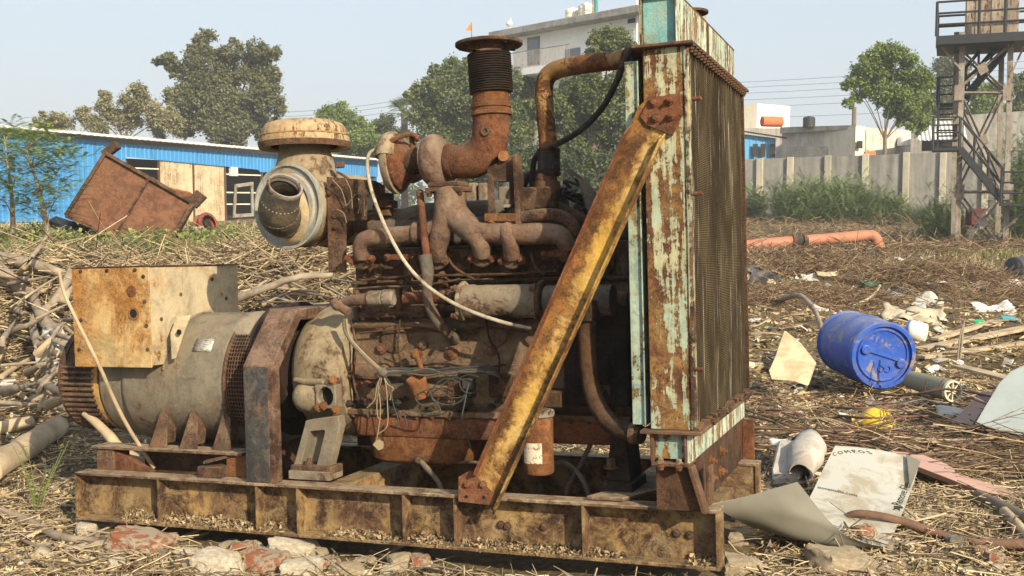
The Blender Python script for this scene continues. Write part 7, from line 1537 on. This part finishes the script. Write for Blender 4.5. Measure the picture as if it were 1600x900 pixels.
branch('thin dark sapling stem with buds crossing left of the grey panel', [(1300,602,.1),(1400,618,.12),(1480,608,.2),(1560,622,.2),(1610,630,.2)], .008,.006, BR, twg=5)
branch('long brown stem lying behind the yellow helmet', [(1170,668,.06),(1260,672,.08),(1340,690,.08),(1430,690,.08),(1540,702,.08)], .012,.008, BR)
branch('curved pale stick beside the green plastic', [(1330,480,.05),(1360,465,.1),(1375,446,.15)], .022,.016, BP)
branch('arched greenish branch in the rubbish beside the radiator', [(1215,470,.1),(1250,462,.2),(1275,490,.15),(1285,520,.05)], .03,.02, BG)
for i in range(46):
    x = rnd.uniform(1180,1590); y = rnd.uniform(612,705); a = rnd.gauss(.08,.28); l = rnd.uniform(60,170); r_ = rnd.uniform(.004,.0085)
    branch('thin red brown stem among the criss crossing stems around the yellow helmet', [(x-l/2,y-l/2*math.sin(a)*.6,.05),(x-l*.15,y+rnd.uniform(-8,8),.09),(x+l*.2,y+rnd.uniform(-8,8),.09),(x+l/2,y+l/2*math.sin(a)*.6,.05)], r_, r_*.6, (BR,BR,BG,BP)[i%4], name='dry_twig', group='stems around the yellow helmet', cat='stem', twg=1 if i%3==0 else 0)
for i in range(30):
    x = rnd.uniform(1175,1590); y = rnd.uniform(425,600); a = rnd.gauss(.0,.6); l = rnd.uniform(30,90); r_ = rnd.uniform(.006,.014)
    branch('thin dry stick on the brown rubbish behind the blue drum', [(x-l/2,y-l/2*math.sin(a)*.5,.05),(x,y+rnd.uniform(-6,6),.1),(x+l/2,y+l/2*math.sin(a)*.5,.05)], r_, r_*.6, (M['bark'],BG,BP)[i%3], name='brush_stick', group='sticks behind the blue drum', cat='stick')
for i in range(26):
    x = rnd.uniform(1180,1590); y = rnd.uniform(770,892); a = rnd.gauss(.0,.8); l = rnd.uniform(25,80); r_ = rnd.uniform(.003,.008)
    branch('small dry stick on the litter in the lower right', [(x-l/2,y-l/2*math.sin(a)*.5,.015),(x,y+rnd.uniform(-3,3),.02),(x+l/2,y+l/2*math.sin(a)*.5,.015)], r_, r_*.7, (BG,BP,M['bark'])[i%3], name='dry_stick', group='small sticks lower right', cat='stick')
for i in range(34):
    x = rnd.uniform(0,700); y = rnd.uniform(max(770,800+x*.06),895); a = rnd.gauss(.0,.8); l = rnd.uniform(25,85); r_ = rnd.uniform(.003,.010)
    branch('small dry stick on the litter in front of the skid', [(x-l/2,y-l/2*math.sin(a)*.5,.015),(x,y+rnd.uniform(-3,3),.02),(x+l/2,y+l/2*math.sin(a)*.5,.015)], r_, r_*.7, (BG,BP,M['bark'])[i%3], name='dry_stick', group='small sticks in front of the skid', cat='stick')

# ---- repeats told apart by colour, length and their place from left to right
ORD = 'first second third fourth fifth sixth seventh eighth ninth tenth eleventh twelfth thirteenth fourteenth fifteenth sixteenth seventeenth eighteenth nineteenth twentieth'.split()
TEN = {2:'twenty',3:'thirty',4:'forty'}
def ordn(i): return ORD[i] if i < 20 else (TEN[(i+1)//10]+('-'+ORD[(i+1)%10-1] if (i+1)%10 else '')).replace('twenty','twenty') if (i+1)%10 else {30:'thirtieth',40:'fortieth'}[i+1]
for gname, what, where in (('sticks in the left brush heap','brush stick','left of the terminal box'),('sticks in the middle brush heap','brush stick','between alternator and air cleaner'),('stems around the yellow helmet','thin twig','around the yellow helmet'),
                    ('sticks behind the blue drum','dry stick','beyond the blue drum'),('small sticks lower right','small stick','near the printed panel'),('small sticks in front of the skid','small stick','in front of the skid')):
    L_ = sorted([o for o in S.objects if o.get('group') == gname], key=lambda o: o.location.x/o.location.y)
    col_ = {'grey_brown_bark':'dark','grey_dry_bark':'grey','pale_cut_wood':'pale','red_brown_bark':'reddish'}; cnt = {}
    tot = {}
    for o in L_: tot[o.data.materials[0].name] = tot.get(o.data.materials[0].name, 0)+1
    for o in L_:
        k = o.data.materials[0].name; c = cnt.get(k, 0); cnt[k] = c+1
        o['label'] = f"{col_[k]} {what} {where}, {ordn(c)} from left among its {col_[k]} ones"
for grp, items, fmt in ((0, [t for t in scraps if t[0] > -1], '{c} crumpled scrap on the rubbish field, {o} from left among the {c} ones'), (1, [t for t in scraps if t[0] < -1], '{c} crumpled scrap caught in the brush heaps, {o} from left among the {c} ones')):
    cnt = {}
    for _, c, o in sorted(items, key=lambda t: t[0]): cnt[c] = cnt.get(c,0)+1; o['label'] = fmt.format(c=c, o=ordn(cnt[c]-1))
cnt = {}
for px, mk, o in sorted(more, key=lambda t: t[0]):
    c = {'stone2':'whitish','stone':'tan','brick':'red brick'}[mk]; cnt[c] = cnt.get(c,0)+1; o['label'] = f"small {c} lump by the skid, {ordn(cnt[c]-1)} from left among the small {c} ones"
